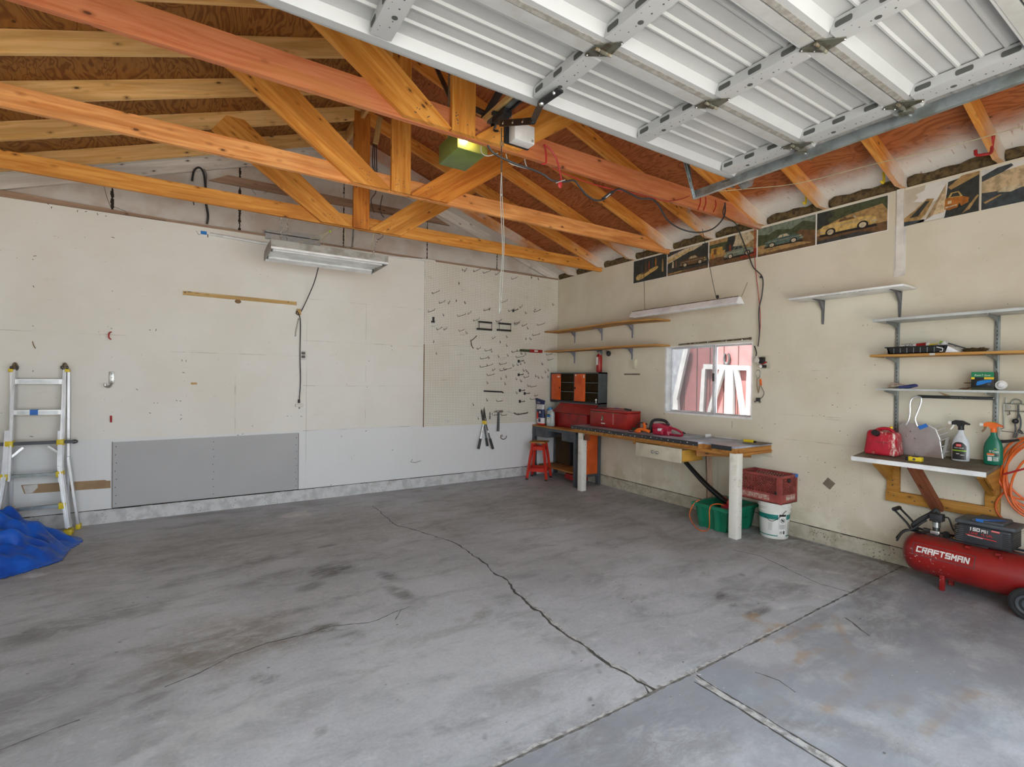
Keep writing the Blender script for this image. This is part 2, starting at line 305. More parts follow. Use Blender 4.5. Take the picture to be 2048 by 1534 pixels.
# ------------------------------------------------------------------ mesh builder
ORG = {}
class MB:
    def __init__(s): s.V = []; s.F = []; s.MI = []; s.UV = []; s.mats = []
    def mi(s, m):
        m = M[m] if isinstance(m, str) else m
        if m not in s.mats: s.mats.append(m)
        return s.mats.index(m)
    def add(s, vs, fs, m, uvs=None):
        o = len(s.V); s.V += [Vector(v) for v in vs]; k = s.mi(m)
        for j, f in enumerate(fs):
            s.F.append([o+i for i in f]); s.MI.append(k)
            if uvs: s.UV.append([uvs[j][q] for q in range(len(f))])
            else:
                q = [Vector(vs[i]) for i in f]; n = (q[1]-q[0]).cross(q[2]-q[0]); a = [abs(c) for c in n]; d = a.index(max(a)) if max(a) > 0 else 2
                i, j2 = ((1, 2), (0, 2), (0, 1))[d]; s.UV.append([(p[i], p[j2]) for p in q])
        return s
    def box(s, a, b, m='white_paint'):
        x0, x1 = sorted((a[0], b[0])); y0, y1 = sorted((a[1], b[1])); z0, z1 = sorted((a[2], b[2]))
        v = [(x0, y0, z0), (x1, y0, z0), (x1, y1, z0), (x0, y1, z0), (x0, y0, z1), (x1, y0, z1), (x1, y1, z1), (x0, y1, z1)]
        return s.add(v, [(0, 3, 2, 1), (4, 5, 6, 7), (0, 1, 5, 4), (1, 2, 6, 5), (2, 3, 7, 6), (3, 0, 4, 7)], m)
    def bar(s, p0, p1, w, h, m='white_paint', up=(0, 0, 1), taper=1):
        """an oblong from p0 to p1, w across and h along up"""
        p0 = Vector(p0); p1 = Vector(p1); d = (p1-p0); L = d.length; d = d/L; sd = d.cross(Vector(up))
        if sd.length < 1e-4: sd = d.cross(Vector((1, 0, 0)))
        sd.normalize(); u = sd.cross(d)
        v = []
        for p, k in ((p0, 1), (p1, taper)):
            for a, b in ((-1, -1), (1, -1), (1, 1), (-1, 1)): v.append(p+sd*a*w/2*k+u*b*h/2*k)
        o = random.random()*9; q = random.random()*5; fs = [(0, 1, 2, 3), (7, 6, 5, 4)]; uv = [[(o, q), (o+.03, q), (o+.03, q+.03), (o, q+.03)]]*2
        off = 0
        for i in range(4):
            j = (i+1) % 4; e = w if i % 2 == 0 else h
            fs.append((i, i+4, j+4, j)); uv.append([(o, q+off), (o+L, q+off), (o+L, q+off+e), (o, q+off+e)]); off += e
        return s.add(v, fs, m, uv)
    def prism(s, poly, ax, c0, c1, m='white_paint', grain=None):
        """polygon in the plane across axis ax, drawn out from c0 to c1"""
        i = 'xyz'.index(ax); n = len(poly); o = random.random()*9; q = random.random()*5
        def mkp(a, b, c): r = [a, b]; r.insert(i, c); return tuple(r)
        v = [mkp(a, b, c0) for a, b in poly]+[mkp(a, b, c1) for a, b in poly]
        if grain is None: grain = (1, 0)
        gl = math.hypot(*grain); gx, gy = grain[0]/gl, grain[1]/gl
        U = [(o+a*gx+b*gy, q-a*gy+b*gx) for a, b in poly]; t = abs(c1-c0)
        fs = [tuple(range(n)), tuple(range(2*n-1, n-1, -1))]; uv = [U, [(a+3, b+1) for a, b in U[::-1]]]
        for k in range(n):
            l = (k+1) % n; fs.append((k, k+n, l+n, l)); uv.append([U[k], (U[k][0], U[k][1]+t), (U[l][0], U[l][1]+t), U[l]])
        return s.add(v, fs, m, uv)
    def tube(s, pts, r, m='black', seg=8, sm=0, closed=False):
        pts = [Vector(p) for p in pts]
        if sm:
            out = []; n = len(pts); rng = range(n if closed else n-1)
            for i in rng:
                a, b, c, d = (pts[(i+k) % n] if closed else pts[min(max(i+k, 0), n-1)] for k in (-1, 0, 1, 2))
                for k in range(sm):
                    t = k/sm; out.append(.5*((2*b)+(c-a)*t+(2*a-5*b+4*c-d)*t*t+(3*b-a-3*c+d)*t**3))
            if not closed: out.append(pts[-1])
            pts = out
        rr = r if isinstance(r, (list, tuple)) else None; n = len(pts)
        rad = [rr[0]+(rr[1]-rr[0])*i/max(n-1, 1) if rr else r for i in range(n)]
        tn = []
        for i in range(n):
            a = pts[(i-1) % n] if closed or i else pts[0]; b = pts[(i+1) % n] if closed or i < n-1 else pts[-1]
            d = b-a; tn.append(d.normalized() if d.length > 1e-9 else Vector((0, 0, 1)))
        nrm = tn[0].orthogonal().normalized(); vs = []
        for i in range(n):
            nrm = (nrm-tn[i]*nrm.dot(tn[i]));
            nrm = nrm.normalized() if nrm.length > 1e-6 else tn[i].orthogonal().normalized()
            bn = tn[i].cross(nrm)
            for k in range(seg): vs.append(pts[i]+(nrm*cos(2*pi*k/seg)+bn*sin(2*pi*k/seg))*rad[i])
        fs = []
        for i in range(n if closed else n-1):
            j = (i+1) % n
            for k in range(seg): l = (k+1) % seg; fs.append((i*seg+k, i*seg+l, j*seg+l, j*seg+k))
        if not closed: fs += [tuple(range(seg))[::-1], tuple((n-1)*seg+k for k in range(seg))]
        return s.add(vs, fs, m)
    def lathe(s, prof, c, m='white_paint', axis=(0, 0, 1), seg=24, sx=1, sy=1, ref=None):
        """profile of (radius, height) pairs turned about axis through c; sx, sy squash it to an oval"""
        c = Vector(c); ax = Vector(axis).normalized(); a = Vector(ref) if ref else (Vector((1, 0, 0)) if abs(ax.x) < .9 else Vector((0, 1, 0)))
        a = (a-ax*a.dot(ax)).normalized(); b = ax.cross(a); vs = []
        for r, h in prof:
            for k in range(seg): vs.append(c+ax*h+a*(r*sx*cos(2*pi*k/seg))+b*(r*sy*sin(2*pi*k/seg)))
        fs = []
        for i in range(len(prof)-1):
            for k in range(seg): l = (k+1) % seg; fs.append((i*seg+k, i*seg+l, (i+1)*seg+l, (i+1)*seg+k))
        if prof[0][0] > 1e-6: fs.append(tuple(range(seg))[::-1])
        if prof[-1][0] > 1e-6: n = len(prof)-1; fs.append(tuple(n*seg+k for k in range(seg)))
        return s.add(vs, fs, m)
    def cyl(s, p0, p1, r, m='white_paint', seg=16, r2=None):
        p0 = Vector(p0); d = Vector(p1)-p0; return s.lathe([(r, 0), (r if r2 is None else r2, d.length)], p0, m, d, seg)
    def ball(s, c, r, m='white_paint', seg=14, sq=(1, 1, 1)):
        c = Vector(c); n = seg//2; vs = []; fs = []
        for i in range(n+1):
            for k in range(seg): th = pi*i/n; ph = 2*pi*k/seg; vs.append(c+Vector((sin(th)*cos(ph)*r*sq[0], sin(th)*sin(ph)*r*sq[1], cos(th)*r*sq[2])))
        for i in range(n):
            for k in range(seg): l = (k+1) % seg; fs.append((i*seg+k, (i+1)*seg+k, (i+1)*seg+l, i*seg+l))
        return s.add(vs, fs, m)
    def text(s, txt, o, right, up, h, m='txt_white', width=None, depth=.0006, shear=0, fn=None, bold=0):
        cu = bpy.data.curves.new('t', 'FONT'); cu.body = txt; cu.size = 1; cu.extrude = 0; cu.resolution_u = 2; cu.shear = shear; cu.offset = bold
        ob = bpy.data.objects.new('t', cu); col.objects.link(ob); bpy.context.view_layer.update()
        me = bpy.data.meshes.new_from_object(ob.evaluated_get(bpy.context.evaluated_depsgraph_get()))
        vs = [v.co.copy() for v in me.vertices]; fs = [tuple(p.vertices) for p in me.polygons]
        col.objects.unlink(ob); bpy.data.objects.remove(ob); bpy.data.curves.remove(cu); bpy.data.meshes.remove(me)
        if not vs: return s
        x0 = min(v.x for v in vs); x1 = max(v.x for v in vs); y0 = min(v.y for v in vs); y1 = max(v.y for v in vs)
        kh = h/(y1-y0); kw = (width/(x1-x0)) if width else kh
        o = Vector(o or (0, 0, 0)); R = Vector(right).normalized(); U = Vector(up).normalized(); N = R.cross(U)
        out = []
        for v in vs:
            a = (v.x-x0)*kw; b = (v.y-y0)*kh
            out.append(fn(a, b) if fn else o+R*a+U*b+N*depth)
        return s.add(out, fs, m)
    def block(s, txt, h, wd, m, fn, th=.23, gap=.2, lean=.12):
        """square cut lettering laid out with fn(across, up)"""
        n = len(txt); cw = wd/(n+(n-1)*gap*.6); T = th; q = .5-T/2
        R = {'l': (0, 0, T*1.1, 1), 'r': (1-T*1.1, 0, 1, 1), 't': (0, 1-T, 1, 1), 'b': (0, 0, 1, T), 'm': (0, q, 1, q+T), 'lt': (0, .5, T*1.1, 1), 'lb': (0, 0, T*1.1, .5), 'rt': (1-T*1.1, .5, 1, 1), 'rb': (1-T*1.1, 0, 1, .5), 'c': (.5-T*.55, 0, .5+T*.55, 1)}
        G = {'C': 'l t b', 'R': 'l t m rt', 'A': 'l r t m', 'F': 'l t m', 'T': 't c', 'S': 't m b lt rb', 'M': 'l r', 'N': 'l r', '1': 'c', '5': 't m b lt rb', '0': 'l r t b', 'P': 'l t m rt', 'I': 'c', 'O': 'l r t b'}
        D = {'R': [(.45, .42, .78, .42, 1.02, 0, .72, 0)], 'M': [(0, 1, .26, 1, .62, .35, .42, .3), (1, 1, .74, 1, .38, .35, .58, .3)], 'N': [(0, 1, .3, 1, 1, 0, .7, 0)], '1': [(.2, .78, .5, 1, .5, .8, .3, .66)]}
        for i, ch in enumerate(txt):
            if ch == ' ': continue
            x0 = i*cw*(1+gap*.6)
            P_ = [[(a, b_), (c, b_), (c, d), (a, d)] for a, b_, c, d in (R[k] for k in G[ch].split())]+[[tuple(z[j:j+2]) for j in range(0, 8, 2)] for z in D.get(ch, [])]
            for k, pl in enumerate(P_):
                v_ = []
                for q_ in range(7):
                    f = q_/6
                    for e0, e1 in ((pl[0], pl[3]), (pl[1], pl[2])): a = e0[0]+(e1[0]-e0[0])*f; b_ = e0[1]+(e1[1]-e0[1])*f; v_.append(fn(x0+(a+lean*b_)*cw, b_*h)+Vector((-.00008*k, 0, 0)))
                s.add(v_, [(2*i_, 2*i_+1, 2*i_+3, 2*i_+2) for i_ in range(6)], m)
        return s
    def bev(s, a, b, m='white_paint', r=.01, seg=2, axes=None):
        """rounded box"""
        bm = bmesh.new(); bmesh.ops.create_cube(bm, size=1)
        a = Vector(a); b = Vector(b); c = (a+b)/2; d = b-a
        for v in bm.verts: v.co = Vector((c.x+v.co.x*abs(d.x), c.y+v.co.y*abs(d.y), c.z+v.co.z*abs(d.z)))
        es = [e for e in bm.edges if axes is None or 'xyz'[max(range(3), key=lambda i: abs((e.verts[0].co-e.verts[1].co)[i]))] in axes]
        bmesh.ops.bevel(bm, geom=es, offset=r, segments=seg, affect='EDGES', profile=.5)
        bm.verts.ensure_lookup_table(); bm.verts.index_update()
        s.add([v.co.copy() for v in bm.verts], [tuple(v.index for v in f.verts) for f in bm.faces], m); bm.free(); return s
    def xf(s, fn, i0=0):
        for i in range(i0, len(s.V)): s.V[i] = Vector(fn(s.V[i]))
        return s
    def mesh(s, name, org, smooth=35, recalc=True):
        me = bpy.data.meshes.new(name); me.from_pydata([v-org for v in s.V], [], s.F)
        for m in s.mats: me.materials.append(m)
        me.polygons.foreach_set('material_index', s.MI)
        ul = me.uv_layers.new(name='UVMap'); ul.data.foreach_set('uv', [c for f in s.UV for p in f for c in p[:2]])
        if recalc:
            bm = bmesh.new(); bm.from_mesh(me); bmesh.ops.recalc_face_normals(bm, faces=bm.faces); bm.to_mesh(me); bm.free()
        if smooth:
            me.polygons.foreach_set('use_smooth', [True]*len(me.polygons)); me.set_sharp_from_angle(angle=radians(smooth))
        me.update(); return me
    def build(s, name, parent=None, smooth=35, recalc=True, label=None):
        if parent is not None: org = ORG[parent.name]
        else:
            lo = [min(v[i] for v in s.V) for i in range(3)]; hi = [max(v[i] for v in s.V) for i in range(3)]
            org = Vector(((lo[0]+hi[0])/2, (lo[1]+hi[1])/2, lo[2]))
        o = bpy.data.objects.new(name, s.mesh(name, org, smooth, recalc)); col.objects.link(o)
        if parent is not None: o.parent = parent
        else: o.location = org
        ORG[o.name] = org
        if label: o['label'] = label
        return o
def tag(o, label, cat, group=None):
    o['label'] = label; o['category'] = cat
    if group: o['group'] = group
    return o
def thing(name, label, cat, loc, group=None):
    o = bpy.data.objects.new(name, None); col.objects.link(o); o.location = loc; o.empty_display_size = .1; ORG[o.name] = Vector(loc)
    return tag(o, label, cat, group)
def struct(o): o['kind'] = 'structure'; return o
def offset(pts, d): return [Vector(p)+Vector(d) for p in pts]

# ------------------------------------------------------------------ the shell of the garage
LX, FY, WT, STEM = -7.36, -7.32, 3.32, .145      # left wall, front wall, wall top, concrete curb
RX, RZ = -3.69, 4.51                             # ridge line and underside of the rafters there
SR, SL = .335, .35
def zr(x): return RZ-SR*(x-RX) if x > RX else RZ+SL*(x-RX)

# floor, with its stains and some light falloff laid down where the photo shows them
nx, ny = 297, 296
gx = np.linspace(-7.4, .0, nx); gy = np.linspace(-7.46, .0, ny); X, Y = np.meshgrid(gx, gy)
verts = np.stack([X, Y, np.zeros_like(X)], -1).reshape(-1, 3)
idx = np.arange(nx*ny).reshape(ny, nx)
faces = np.stack([idx[:-1, :-1], idx[:-1, 1:], idx[1:, 1:], idx[1:, :-1]], -1).reshape(-1, 4)
rng = np.random.default_rng(3)
def vnoise(s, seed):
    r = np.random.default_rng(seed).random((64, 64)); x = (X+20)*s; y = (Y+20)*s; xi = x.astype(int); yi = y.astype(int); fx = x-xi; fy = y-yi
    fx = fx*fx*(3-2*fx); fy = fy*fy*(3-2*fy); g = lambda a, b: r[(yi+b) % 64, (xi+a) % 64]
    return (g(0, 0)*(1-fx)+g(1, 0)*fx)*(1-fy)+(g(0, 1)*(1-fx)+g(1, 1)*fx)*fy
WOB = (vnoise(3, 1)-.5)*.8+(vnoise(9, 2)-.5)*.5+(vnoise(22, 3)-.5)*.3
dark = np.zeros_like(X); brown = dark.copy(); light = dark.copy(); rust = dark.copy(); blue = dark.copy()
def blob(arr, u, v, ru, rv, k=1., ang=0, soft=.5, wob=.8):
    c = Fl(u, v); a = radians(ang); dx = X-c.x; dy = Y-c.y; px = (dx*cos(a)+dy*sin(a))/ru; py = (-dx*sin(a)+dy*cos(a))/rv
    d = np.sqrt(px*px+py*py)+WOB*wob; m = np.clip((1+soft-d)/(2*soft), 0, 1); m = m*m*(3-2*m)*k; np.maximum(arr, m, out=arr)
def stroke(arr, pts, wd, k=1., wob=.5):
    q = [Fl(u, v) for u, v in pts]
    for a, b in zip(q, q[1:]):
        d = b-a; L = d.length or 1; t = np.clip(((X-a.x)*d.x+(Y-a.y)*d.y)/L**2, 0, 1)
        e = np.hypot(X-a.x-t*d.x, Y-a.y-t*d.y)/wd+WOB*wob; m = np.clip(1.5-e, 0, 1)*k; np.maximum(arr, m, out=arr)
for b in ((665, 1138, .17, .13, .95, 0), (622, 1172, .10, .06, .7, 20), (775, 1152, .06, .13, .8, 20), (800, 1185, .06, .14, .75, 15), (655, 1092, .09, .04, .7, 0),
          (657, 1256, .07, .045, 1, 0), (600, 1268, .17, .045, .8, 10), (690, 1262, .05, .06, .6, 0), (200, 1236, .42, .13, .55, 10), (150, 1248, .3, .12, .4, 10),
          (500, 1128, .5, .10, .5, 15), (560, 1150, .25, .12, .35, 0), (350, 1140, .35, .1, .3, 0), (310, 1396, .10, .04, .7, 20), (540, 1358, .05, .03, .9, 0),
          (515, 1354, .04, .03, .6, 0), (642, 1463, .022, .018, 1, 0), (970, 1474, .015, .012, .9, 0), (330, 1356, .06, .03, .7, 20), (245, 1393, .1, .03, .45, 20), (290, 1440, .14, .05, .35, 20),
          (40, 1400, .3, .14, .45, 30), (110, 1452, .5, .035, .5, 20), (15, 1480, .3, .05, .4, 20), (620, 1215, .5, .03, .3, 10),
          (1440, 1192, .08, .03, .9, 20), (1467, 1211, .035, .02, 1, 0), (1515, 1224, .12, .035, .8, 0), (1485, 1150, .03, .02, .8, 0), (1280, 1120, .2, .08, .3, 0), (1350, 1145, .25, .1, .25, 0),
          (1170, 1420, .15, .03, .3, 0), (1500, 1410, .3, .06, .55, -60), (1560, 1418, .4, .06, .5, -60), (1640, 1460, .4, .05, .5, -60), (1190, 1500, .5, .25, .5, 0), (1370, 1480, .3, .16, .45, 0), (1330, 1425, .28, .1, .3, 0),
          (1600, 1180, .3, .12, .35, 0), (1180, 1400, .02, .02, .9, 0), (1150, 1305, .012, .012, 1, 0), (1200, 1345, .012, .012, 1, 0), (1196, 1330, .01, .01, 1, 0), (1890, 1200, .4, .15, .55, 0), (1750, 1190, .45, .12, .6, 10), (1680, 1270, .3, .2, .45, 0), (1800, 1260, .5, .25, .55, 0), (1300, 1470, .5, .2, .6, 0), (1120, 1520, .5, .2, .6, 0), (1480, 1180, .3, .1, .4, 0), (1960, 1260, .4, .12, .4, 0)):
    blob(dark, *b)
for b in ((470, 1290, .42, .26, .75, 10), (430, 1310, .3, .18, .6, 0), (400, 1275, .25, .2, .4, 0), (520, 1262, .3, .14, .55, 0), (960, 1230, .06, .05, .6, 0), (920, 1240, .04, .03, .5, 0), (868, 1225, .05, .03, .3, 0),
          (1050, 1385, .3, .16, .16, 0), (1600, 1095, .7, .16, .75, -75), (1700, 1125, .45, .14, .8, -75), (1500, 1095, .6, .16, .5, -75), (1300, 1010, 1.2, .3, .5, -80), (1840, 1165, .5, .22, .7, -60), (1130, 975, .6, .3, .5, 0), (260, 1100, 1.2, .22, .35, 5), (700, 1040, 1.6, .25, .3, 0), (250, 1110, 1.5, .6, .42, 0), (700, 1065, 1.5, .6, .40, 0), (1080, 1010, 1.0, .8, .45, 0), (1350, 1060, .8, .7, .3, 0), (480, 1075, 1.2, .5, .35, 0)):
    blob(brown, *b, soft=.7)  # grime, plus light falloff toward the back wall painted into the broad blobs
for b in ((68, 1150, .09, .07, .95, 0), (597, 1028, .18, .1, .9, 0), (1125, 1040, .04, .02, .9, 0), (640, 1205, .5, .2, .25, 0), (880, 1330, .7, .4, .2, 0), (430, 1450, .35, .2, .3, 0), (1665, 1145, .12, .03, .8, -60), (1600, 1165, .14, .025, .6, -60), (1650, 1195, .06, .02, .8, -60), (1565, 1215, .04, .02, .9, 0), (1555, 1285, .08, .02, .9, -50), (1950, 1335, .05, .02, .8, -50), (1750, 1300, .4, .12, .3, -60), (1680, 1255, .12, .05, .6, -20)):
    blob(light, *b)
for pts in (((1555, 1285), (1600, 1262), (1640, 1250)), ((1520, 1280), (1555, 1250), (1600, 1255)), ((1670, 1235), (1685, 1270), (1705, 1300), (1710, 1330)), ((1600, 1310), (1640, 1300), (1700, 1305)),
            ((1575, 1340), (1600, 1320), (1610, 1310)), ((1520, 1370), (1560, 1340)), ((1700, 1365), (1735, 1335), (1760, 1308)), ((1690, 1360), (1720, 1330), (1710, 1320)), ((1660, 1410), (1720, 1370)), ((1650, 1420), (1690, 1385)),
            ((1740, 1415), (1800, 1395)), ((1795, 1430), (1815, 1395)), ((1865, 1450), (1900, 1420), (1945, 1385)), ((1850, 1465), (1880, 1440)), ((1900, 1372), (1975, 1388)), ((1510, 1420), (1560, 1400)), ((1490, 1232), (1540, 1252))):
    stroke(rust, pts, .022, .9)
stroke(dark, [(1350, 1000), (1460, 1035), (1575, 1073), (1690, 1103), (1800, 1133)], .05, .8, .6); stroke(brown, [(1250, 972), (1460, 1040), (1575, 1080), (1690, 1112), (1800, 1140)], .16, .75, .9); stroke(dark, [(860, 972), (960, 962), (1050, 952)], .03, .6, .6)
blob(rust, 1505, 1232, .05, .03, .8); blob(rust, 1530, 1245, .06, .015, .7, -40)
for b in ((1480, 1390, .22, .09, .8, -50), (1440, 1350, .2, .07, .6, -50), (1560, 1420, .25, .05, .5, -50), (1680, 1210, .14, .07, .6, 0), (1650, 1270, .18, .06, .5, 0), (1760, 1400, .4, .12, .5, -50), (1900, 1440, .4, .15, .45, -50), (1850, 1350, .4, .1, .35, -50), (1690, 1500, .3, .06, .4, -50)):
    blob(blue, *b)
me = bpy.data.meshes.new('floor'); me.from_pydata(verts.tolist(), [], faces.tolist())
for nm, ch in (('stain_shade', (dark, brown, light)), ('tint', (rust, blue, dark*0))):
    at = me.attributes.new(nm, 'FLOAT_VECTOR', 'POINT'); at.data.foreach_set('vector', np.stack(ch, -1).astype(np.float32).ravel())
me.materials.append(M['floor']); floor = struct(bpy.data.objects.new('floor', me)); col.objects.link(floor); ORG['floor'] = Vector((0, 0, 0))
MB().box((-7.4, -7.46, -.25), (0, 0, -.012), 'conc_out').build('slab', floor)

def ribbon(pts, wd, m, z0, z1, jit=.0, name='crack', taper=False):
    """a crack or joint: a ragged strip following pts on the floor"""
    out = []
    for a, b in zip(pts, pts[1:]):
        a = Vector(a); b = Vector(b); n = max(1, int((b-a).length/.03))
        for i in range(n): out.append(a.lerp(b, i/n))
    out.append(Vector(pts[-1])); vs = []; fs = []; n = len(out); rnd = random.Random(len(pts)*7+int(abs(pts[0][0])*100))
    off = 0
    for i, p in enumerate(out):
        d = (out[min(i+1, n-1)]-out[max(i-1, 0)]).normalized(); s = Vector((-d.y, d.x, 0)); off = off*.8+rnd.uniform(-jit, jit)
        k = wd*rnd.uniform(.35, 1.5)/2; k *= (.3+.7*i/n) if taper else 1
        vs += [p+s*(off-k), p+s*(off+k)]
    vs = [Vector((v.x, v.y, z1)) for v in vs]+[Vector((v.x, v.y, z0)) for v in vs]; q = 2*n
    for i in range(n-1): a = 2*i; fs += [(a, a+1, a+3, a+2), (a, a+2, a+2+q, a+q), (a+1, a+1+q, a+3+q, a+3)]
    return MB().add(vs, fs, m)
ck = [(745, 1012), (790, 1050), (850, 1065), (905, 1083), (922, 1090), (940, 1106), (970, 1130), (985, 1148), (1005, 1155), (1020, 1170), (1032, 1187), (1065, 1215), (1080, 1222), (1100, 1240), (1117, 1258), (1128, 1270), (1165, 1290), (1182, 1303), (1200, 1318), (1222, 1334), (1250, 1345), (1275, 1362), (1295, 1372), (1310, 1382)]
ribbon([Fl(*q) for q in ck], .018, 'crack', -.004, .0012, .009, taper=True).build('crack', floor, smooth=0)
ribbon([Fl(u+2, v-2) for u, v in ck[10:]], .034, 'spall', -.004, .0008, .006).build('crack', floor, smooth=0)
ribbon([Fl(*q) for q in ((1280, 1362), (1290, 1375), (1297, 1388))], .008, 'crack', -.004, .0012, .003).build('crack', floor, smooth=0)
ribbon([Fl(*q) for q in ((1465, 1100), (1520, 1112), (1580, 1140), (1640, 1168), (1700, 1184))], .005, 'crack', -.004, .001, .004).build('crack', floor, smooth=0)
ribbon([Fl(*q) for q in ((700, 1178), (790, 1240), (800, 1220), (820, 1212))][1:], .004, 'crack', -.004, .001, .004).build('crack', floor, smooth=0)
ribbon([Fl(*q) for q in ((540, 1284), (600, 1272), (660, 1252), (740, 1246), (798, 1222))], .005, 'crack', -.004, .001, .006).build('crack', floor, smooth=0)
ribbon([Fl(*q) for q in ((330, 1375), (400, 1345), (470, 1310), (540, 1284))], .004, 'crack', -.004, .001, .006).build('crack', floor, smooth=0)
ribbon([Fl(*q) for q in ((0, 1500), (60, 1475), (160, 1440))], .009, 'joint_dark', -.004, .001, .006).build('crack', floor, smooth=0)
ribbon([Fl(*q) for q in ((1690, 1235), (1715, 1255), (1740, 1272))], .01, 'joint_dark', -.004, .001, .006).build('crack', floor, smooth=0)
ribbon([Fl(*q) for q in ((1510, 1345), (1560, 1360), (1590, 1385))], .005, 'crack', -.004, .001, .006).build('crack', floor, smooth=0)
jy = -5.06
ribbon([(-7.36, jy, 0), (-2.95, jy, 0), (-.02, -5.0, 0)], .013, 'joint_dark', -.004, .0016, .0015).build('slab_joint', floor, smooth=0)
ribbon([(-7.36, jy+.012, 0), (-2.95, jy+.012, 0), (-2.0, jy+.03, 0)], .022, 'spall', -.004, .0009, .002).build('slab_joint', floor, smooth=0)
ribbon([(-2.97, jy-.03, 0), (-2.98, -5.6, 0), (-2.985, -7.3, 0)], .045, 'spall', -.004, .0011, .004).build('slab_joint', floor, smooth=0)
ribbon([(-2.945, jy-.02, 0), (-2.952, -5.6, 0), (-2.955, -7.3, 0)], .008, 'crack', -.004, .0016, .003).build('slab_joint', floor, smooth=0)
ribbon([(-3.005, jy-.05, 0), (-3.01, -5.6, 0), (-3.01, -7.3, 0)], .007, 'crack', -.004, .0016, .003).build('slab_joint', floor, smooth=0)
blobm = MB()
for _ in range(60):
    t = random.random(); c = Fl(1388, 1345) if t < .2 else Vector((-2.98+random.uniform(-.03, .03), random.uniform(-7.2, -5.1), 0)); r = random.uniform(.004, .012)
    blobm.ball((c.x+random.uniform(-.03, .03)*(t < .2), c.y+random.uniform(-.03, .03)*(t < .2), 0), r, 'spall', 6, (1, 1, .35))
blobm.build('slab_joint', floor)
g = MB().box((-5.2, -20, -.2), (6, -7.46, -.02), 'conc_out').box((-16, -20, -.2), (-5.2, -7.46, -.02), 'conc_out').build('driveway'); struct(g)
g = MB().box((.16, -7.4, -.25), (12, 10, -.05), 'conc_out').build('ground'); struct(g)

# back wall, curb, top plate, gable siding
struct(MB().box((LX-.14, 0, STEM), (.14, .09, WT), 'wall_a').build('wall_back'))
ws = MB(); px = [(-7.5, 3.32), (.14, 3.32), (.14, zr(0)+.1), (RX, RZ+.14), (LX, zr(LX)+.1), (-7.5, zr(LX)+.06)]
ws.prism(px, 'y', .052, .09, 'siding')
for k, x in enumerate((-6.03, -4.825, -3.6, -2.40, -1.20)):
    r = random.Random(k); z = 3.33
    while z < zr(x)-.02:
        h = r.uniform(.01, .03); wdt = (.010 if k < 2 else .006)*r.uniform(.6, 1.6)
        ws.box((x-wdt+r.uniform(-.004, .004), .050, z), (x+wdt, .0525, z+h), 'groove'); z += h*.93
struct(ws.build('wall_gable', smooth=0))
cb = MB(); r = random.Random(4)
for i in range(74):
    x0 = LX+i*.1; x1 = x0+.1; q = .012+r.uniform(-.0005, .0005); cb.box((x0, -q, 0), (x1, .0, STEM+r.uniform(-.003, .002)), 'stem')
cb.box((LX, -.004, STEM-.002), (0, 0, STEM+.006), 'groove'); struct(cb.build('baseboard_back', smooth=0))
tp = MB().prism([(LX, 3.318), (-5.55, 3.325), (-5.55, 3.345), (LX, 3.40)], 'y', -.012, .05, 'brown_timber'); tp.box((-5.55, -.008, 3.32), (0, .05, 3.345), 'brown_timber'); struct(tp.build('trim_1'))
# side wall with the window opening
W0, W1, WB, WTP = -3.57, -2.345, 1.175, 2.05
wb = MB()
for a, b in (((0, W1, STEM), (.14, 0, WT)), ((0, FY, STEM), (.14, W0, WT)), ((0, W0, STEM), (.14, W1, WB)), ((0, W0, WTP), (.14, W1, WT))): wb.box(a, b, 'wall_b')
struct(wb.build('wall_right'))
cb = MB()
for i in range(74):
    y0 = -i*.1; q = .012+r.uniform(-.0005, .0005); cb.box((-q, y0-.1, 0), (0, y0, STEM+r.uniform(-.003, .002)), 'stem_b')
cb.box((-.004, FY, STEM-.002), (0, 0, STEM+.006), 'groove'); struct(cb.build('baseboard_right', smooth=0))
struct(MB().box((-.012, -4.952, 2.6), (0, -4.90, WT), 'warm_white').box((-.004, -4.97, 2.55), (0, -4.885, 3.0), 'paper_tear').build('trim_2'))
struct(MB().box((LX-.14, FY-.14, 0), (LX, 0, WT), 'wall_a').build('wall_left'))
DX0, DX1, DZ = -6.86, -1.80, 3.04  # opening widened to the left, out of view, to let in more light
fw = MB(); fw.box((LX-.14, FY-.14, 0), (DX0, FY, WT), 'wall_a'); fw.box((DX1, FY-.14, 0), (.14, FY, WT), 'wall_a'); fw.box((DX0, FY-.14, DZ), (DX1, FY, WT), 'wall_a')
fw.prism(px, 'y', FY-.14, FY-.1, 'siding'); struct(fw.build('wall_front'))
# roof decks, written as slabs that lie on the rafters
def deck(x0, x1, m, name):
    d = MB(); th = .155
    for k in range(12):
        y0 = .15-k*1.22; y1 = max(y0-1.22, -7.8)
        if y0 < -7.7: break
        v = []
        for y in (y0, y1):
            for x in (x0, x1):
                for dz in (0, .02): v.append((x, y, zr(x)+th+dz))
        L = abs(x1-x0); o = k*2.7
        d.add(v, [(0, 2, 6, 4), (1, 5, 7, 3), (0, 4, 5, 1), (2, 3, 7, 6), (0, 1, 3, 2), (4, 6, 7, 5)], m, [[(o, 0), (o, L), (o+1.2, L), (o+1.2, 0)]]*6)
    return struct(d.build(name, smooth=0))
deck(LX-.4, RX, 'deck_l', 'ceiling'); deck(RX, .5, 'deck_r', 'ceiling')
struct(MB().bar((RX, -7.4, RZ+.09), (RX, .05, RZ+.09), .038, .16, 'raft_l').build('trim_3'))
struct(MB().box((.15, FY, WT), (.17, .14, zr(.14)+.18), 'brown_timber').build('trim_4'))

